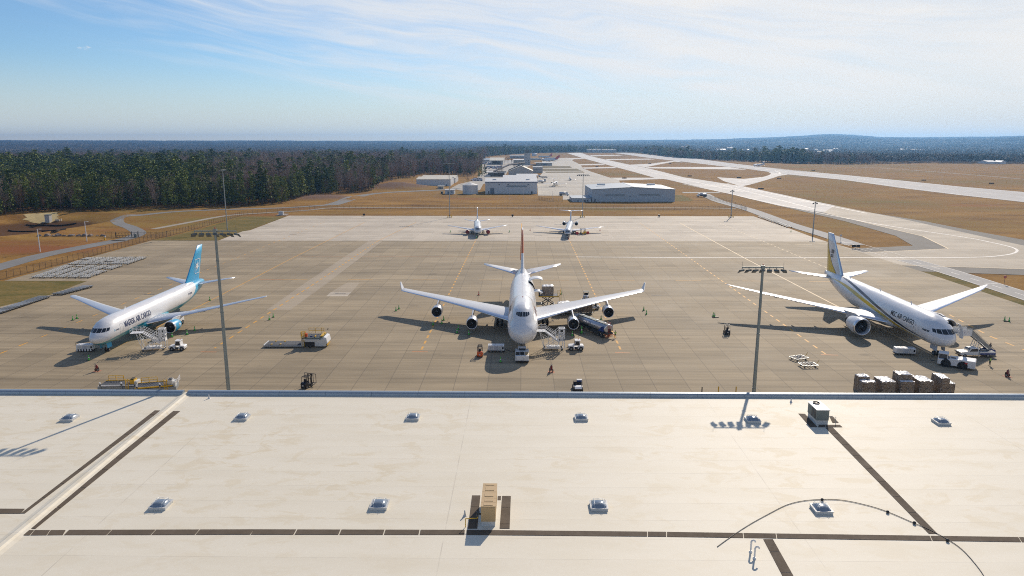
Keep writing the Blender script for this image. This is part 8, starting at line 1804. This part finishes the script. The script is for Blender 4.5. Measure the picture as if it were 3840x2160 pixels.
def instances(name, protos, xyz, scl, wid, label=None):
    n = len(xyz); me = bpy.data.meshes.new(name); me.vertices.add(n); me.vertices.foreach_set('co', np.asarray(xyz, np.float32).ravel())
    a = me.attributes.new('scl', 'FLOAT_VECTOR', 'POINT'); a.data.foreach_set('vector', np.stack([wid, wid, scl], -1).astype(np.float32).ravel())
    o = bpy.data.objects.new(name, me); COL.objects.link(o); o['kind'] = 'stuff'
    col = bpy.data.collections.new(name+'_source'); [col.objects.link(p) for p in protos]
    ng = bpy.data.node_groups.new(name, 'GeometryNodeTree'); ng.interface.new_socket('Geometry', in_out='INPUT', socket_type='NodeSocketGeometry'); ng.interface.new_socket('Geometry', in_out='OUTPUT', socket_type='NodeSocketGeometry')
    N = ng.nodes; L = ng.links; gi = N.new('NodeGroupInput'); go = N.new('NodeGroupOutput'); ip = N.new('GeometryNodeInstanceOnPoints'); ci = N.new('GeometryNodeCollectionInfo'); ci.inputs['Collection'].default_value = col; ci.inputs['Separate Children'].default_value = True; ci.inputs['Reset Children'].default_value = True
    rv = N.new('FunctionNodeRandomValue'); rv.data_type = 'FLOAT_VECTOR'; rv.inputs[0].default_value = (0, 0, 0); rv.inputs[1].default_value = (0, 0, 6.283); at_ = N.new('GeometryNodeInputNamedAttribute'); at_.data_type = 'FLOAT_VECTOR'; at_.inputs['Name'].default_value = 'scl'
    ri = N.new('FunctionNodeRandomValue'); ri.data_type = 'INT'; ri.inputs[4].default_value = 0; ri.inputs[5].default_value = len(protos)-1; ri.inputs['Seed'].default_value = 5
    L.new(gi.outputs[0], ip.inputs['Points']); L.new(ci.outputs[0], ip.inputs['Instance']); ip.inputs['Pick Instance'].default_value = True; L.new(ri.outputs[2], ip.inputs['Instance Index']); L.new(rv.outputs[0], ip.inputs['Rotation']); L.new(at_.outputs[0], ip.inputs['Scale']); L.new(ip.outputs[0], go.inputs[0])
    md = o.modifiers.new('scatter', 'NODES'); md.node_group = ng; return o
rest = np.array([i for i in range(len(PT)) if i not in single])
def joined(crown, trunk, name):
    V = [tuple(v.co) for v in crown.data.vertices]; Fc = [tuple(p.vertices) for p in crown.data.polygons]; n = len(V); V += [tuple(v.co) for v in trunk.data.vertices]; F2 = [tuple(q+n for q in p.vertices) for p in trunk.data.polygons]
    me = bpy.data.meshes.new(name); me.from_pydata(V, [], Fc+F2); me.materials.append(crown.data.materials[0]); me.materials.append(MATS['bark']); me.polygons.foreach_set('material_index', [0]*len(Fc)+[1]*len(F2)); return bpy.data.objects.new(name, me)
JP = [joined(c, t, 'pine') for c, t in PINES]; JB = [joined(c, t, 'bare') for c, t in BARES]
for nm, kind, pr in (('pine_forest', True, JP), ('bare_forest', False, JB)):
    ii = rest[isp[rest] == kind]; x, y = PT[ii, 0], PT[ii, 1]; wid = hs[ii]*np.clip(PT[ii, 4]/5.0, .95, 2.0)*(1.12 if kind else 1.0)
    instances(nm, pr, np.stack([x, y, height(x, y)], -1), hs[ii], wid)
# distant woods: whole groups of crowns
def clump_mesh(seed, w=17., h=15.):
    rg = np.random.default_rng(seed); V, Fc = [], []
    for _ in range(26):
        a = rg.uniform(0, 6.28); rr = w*math.sqrt(rg.random()); hh = h*rg.uniform(.65, 1.15); leaf_clump(V, Fc, (rr*math.cos(a), rr*math.sin(a), hh*.72), rg.uniform(2.6, 4.2), 16, rg, 1.1, .5)
    return V, Fc
CL = [mk('canopy', *clump_mesh(70+i), 'far_canopy') for i in range(4)]
fp = []; r = 1450.
while r < 10500:
    s = 23 if r < 2600 else 27 if r < 3600 else 38 if r < 5500 else 62; th = R(-42)
    while th < R(42):
        x = r*math.sin(th)+RNG.uniform(-.5, .5)*s; y = r*math.cos(th)+RNG.uniform(-.5, .5)*s
        px, py = project(x, y); eb = 44*2680/(np.interp(px, ex, ey)-524); far_ok = r > 2600 or (px < 1790 and r > 1450) or (px > 2400 and r > eb+230)
        if far_ok and py < np.interp(px, ex, ey)-2 and wave(x, y, 260, 5) < .8 and RNG.random() < .9: fp.append((x, y, s/25.))
        th += s/r
    r += s*.9
fp = np.array(fp); instances('distant_forest', CL, np.stack([fp[:, 0], fp[:, 1], height(fp[:, 0], fp[:, 1])], -1), RNG.uniform(.7, 1.25, len(fp)), fp[:, 2]*RNG.uniform(.85, 1.2, len(fp)))
# single trees among the terminal buildings
for i, (px, py, k, s, lab) in enumerate(((1806, 663, 'p', .9, 'dark evergreen beside the car park road, left of the brown roofed building'), (1795, 668, 'p', .8, 'shorter dark evergreen at the forest end of the car park'), (1818, 657, 'p', .75, 'slim evergreen nearest the parked cars'), (1880, 655, 'b', .9, 'bushy brown bare tree at the left of the brown roofed building'), (1868, 662, 'b', .7, 'smaller brown bare tree before the brown roofed building'), (1962, 660, 'p', .5, 'small pointed evergreen against the grey gabled wall'), (1905, 617, 'b', 1., 'bare tree between the terminal hall and the control tower'), (1918, 616, 'b', .9, 'second bare tree closer to the control tower'), (1893, 618, 'b', .8, 'bare tree just right of the dark fronted terminal hall'), (1755, 690, 'b', .8, 'bare tree on the road verge above the round water tank'), (1930, 640, 'b', .8, 'bare tree behind the ridge of the brown roof'))):
    crown, trunk = (PINES if k == 'p' else BARES)[i % 4]; t = thing('evergreen_tree' if k == 'p' else 'bare_tree', lab, 'tree', at(px, py), i*1.3); t.scale = (s, s, s)
    for o in (crown, trunk): c = o.copy(); COL.objects.link(c); c.parent = t
# ================================================================ the air itself
def haze():
    b = MB(); b.box((0, 5000, 53), (19200, 11200, 130))
    o = b.build('haze', bpy.data.materials.new('hazy_air'))
    m = o.data.materials[0]; m.use_nodes = True; k = NT(m.node_tree); k.n.clear()
    out = k.new('ShaderNodeOutputMaterial'); v = k.new('ShaderNodeVolumePrincipled'); k.l.new(v.outputs[0], out.inputs['Volume'])
    v.inputs['Color'].default_value = (.26, .56, 1.0, 1); v.inputs['Density'].default_value = HAZE_D; v.inputs['Anisotropy'].default_value = .6
    o['kind'] = 'stuff'
HAZE_D = 8.5e-5
haze()
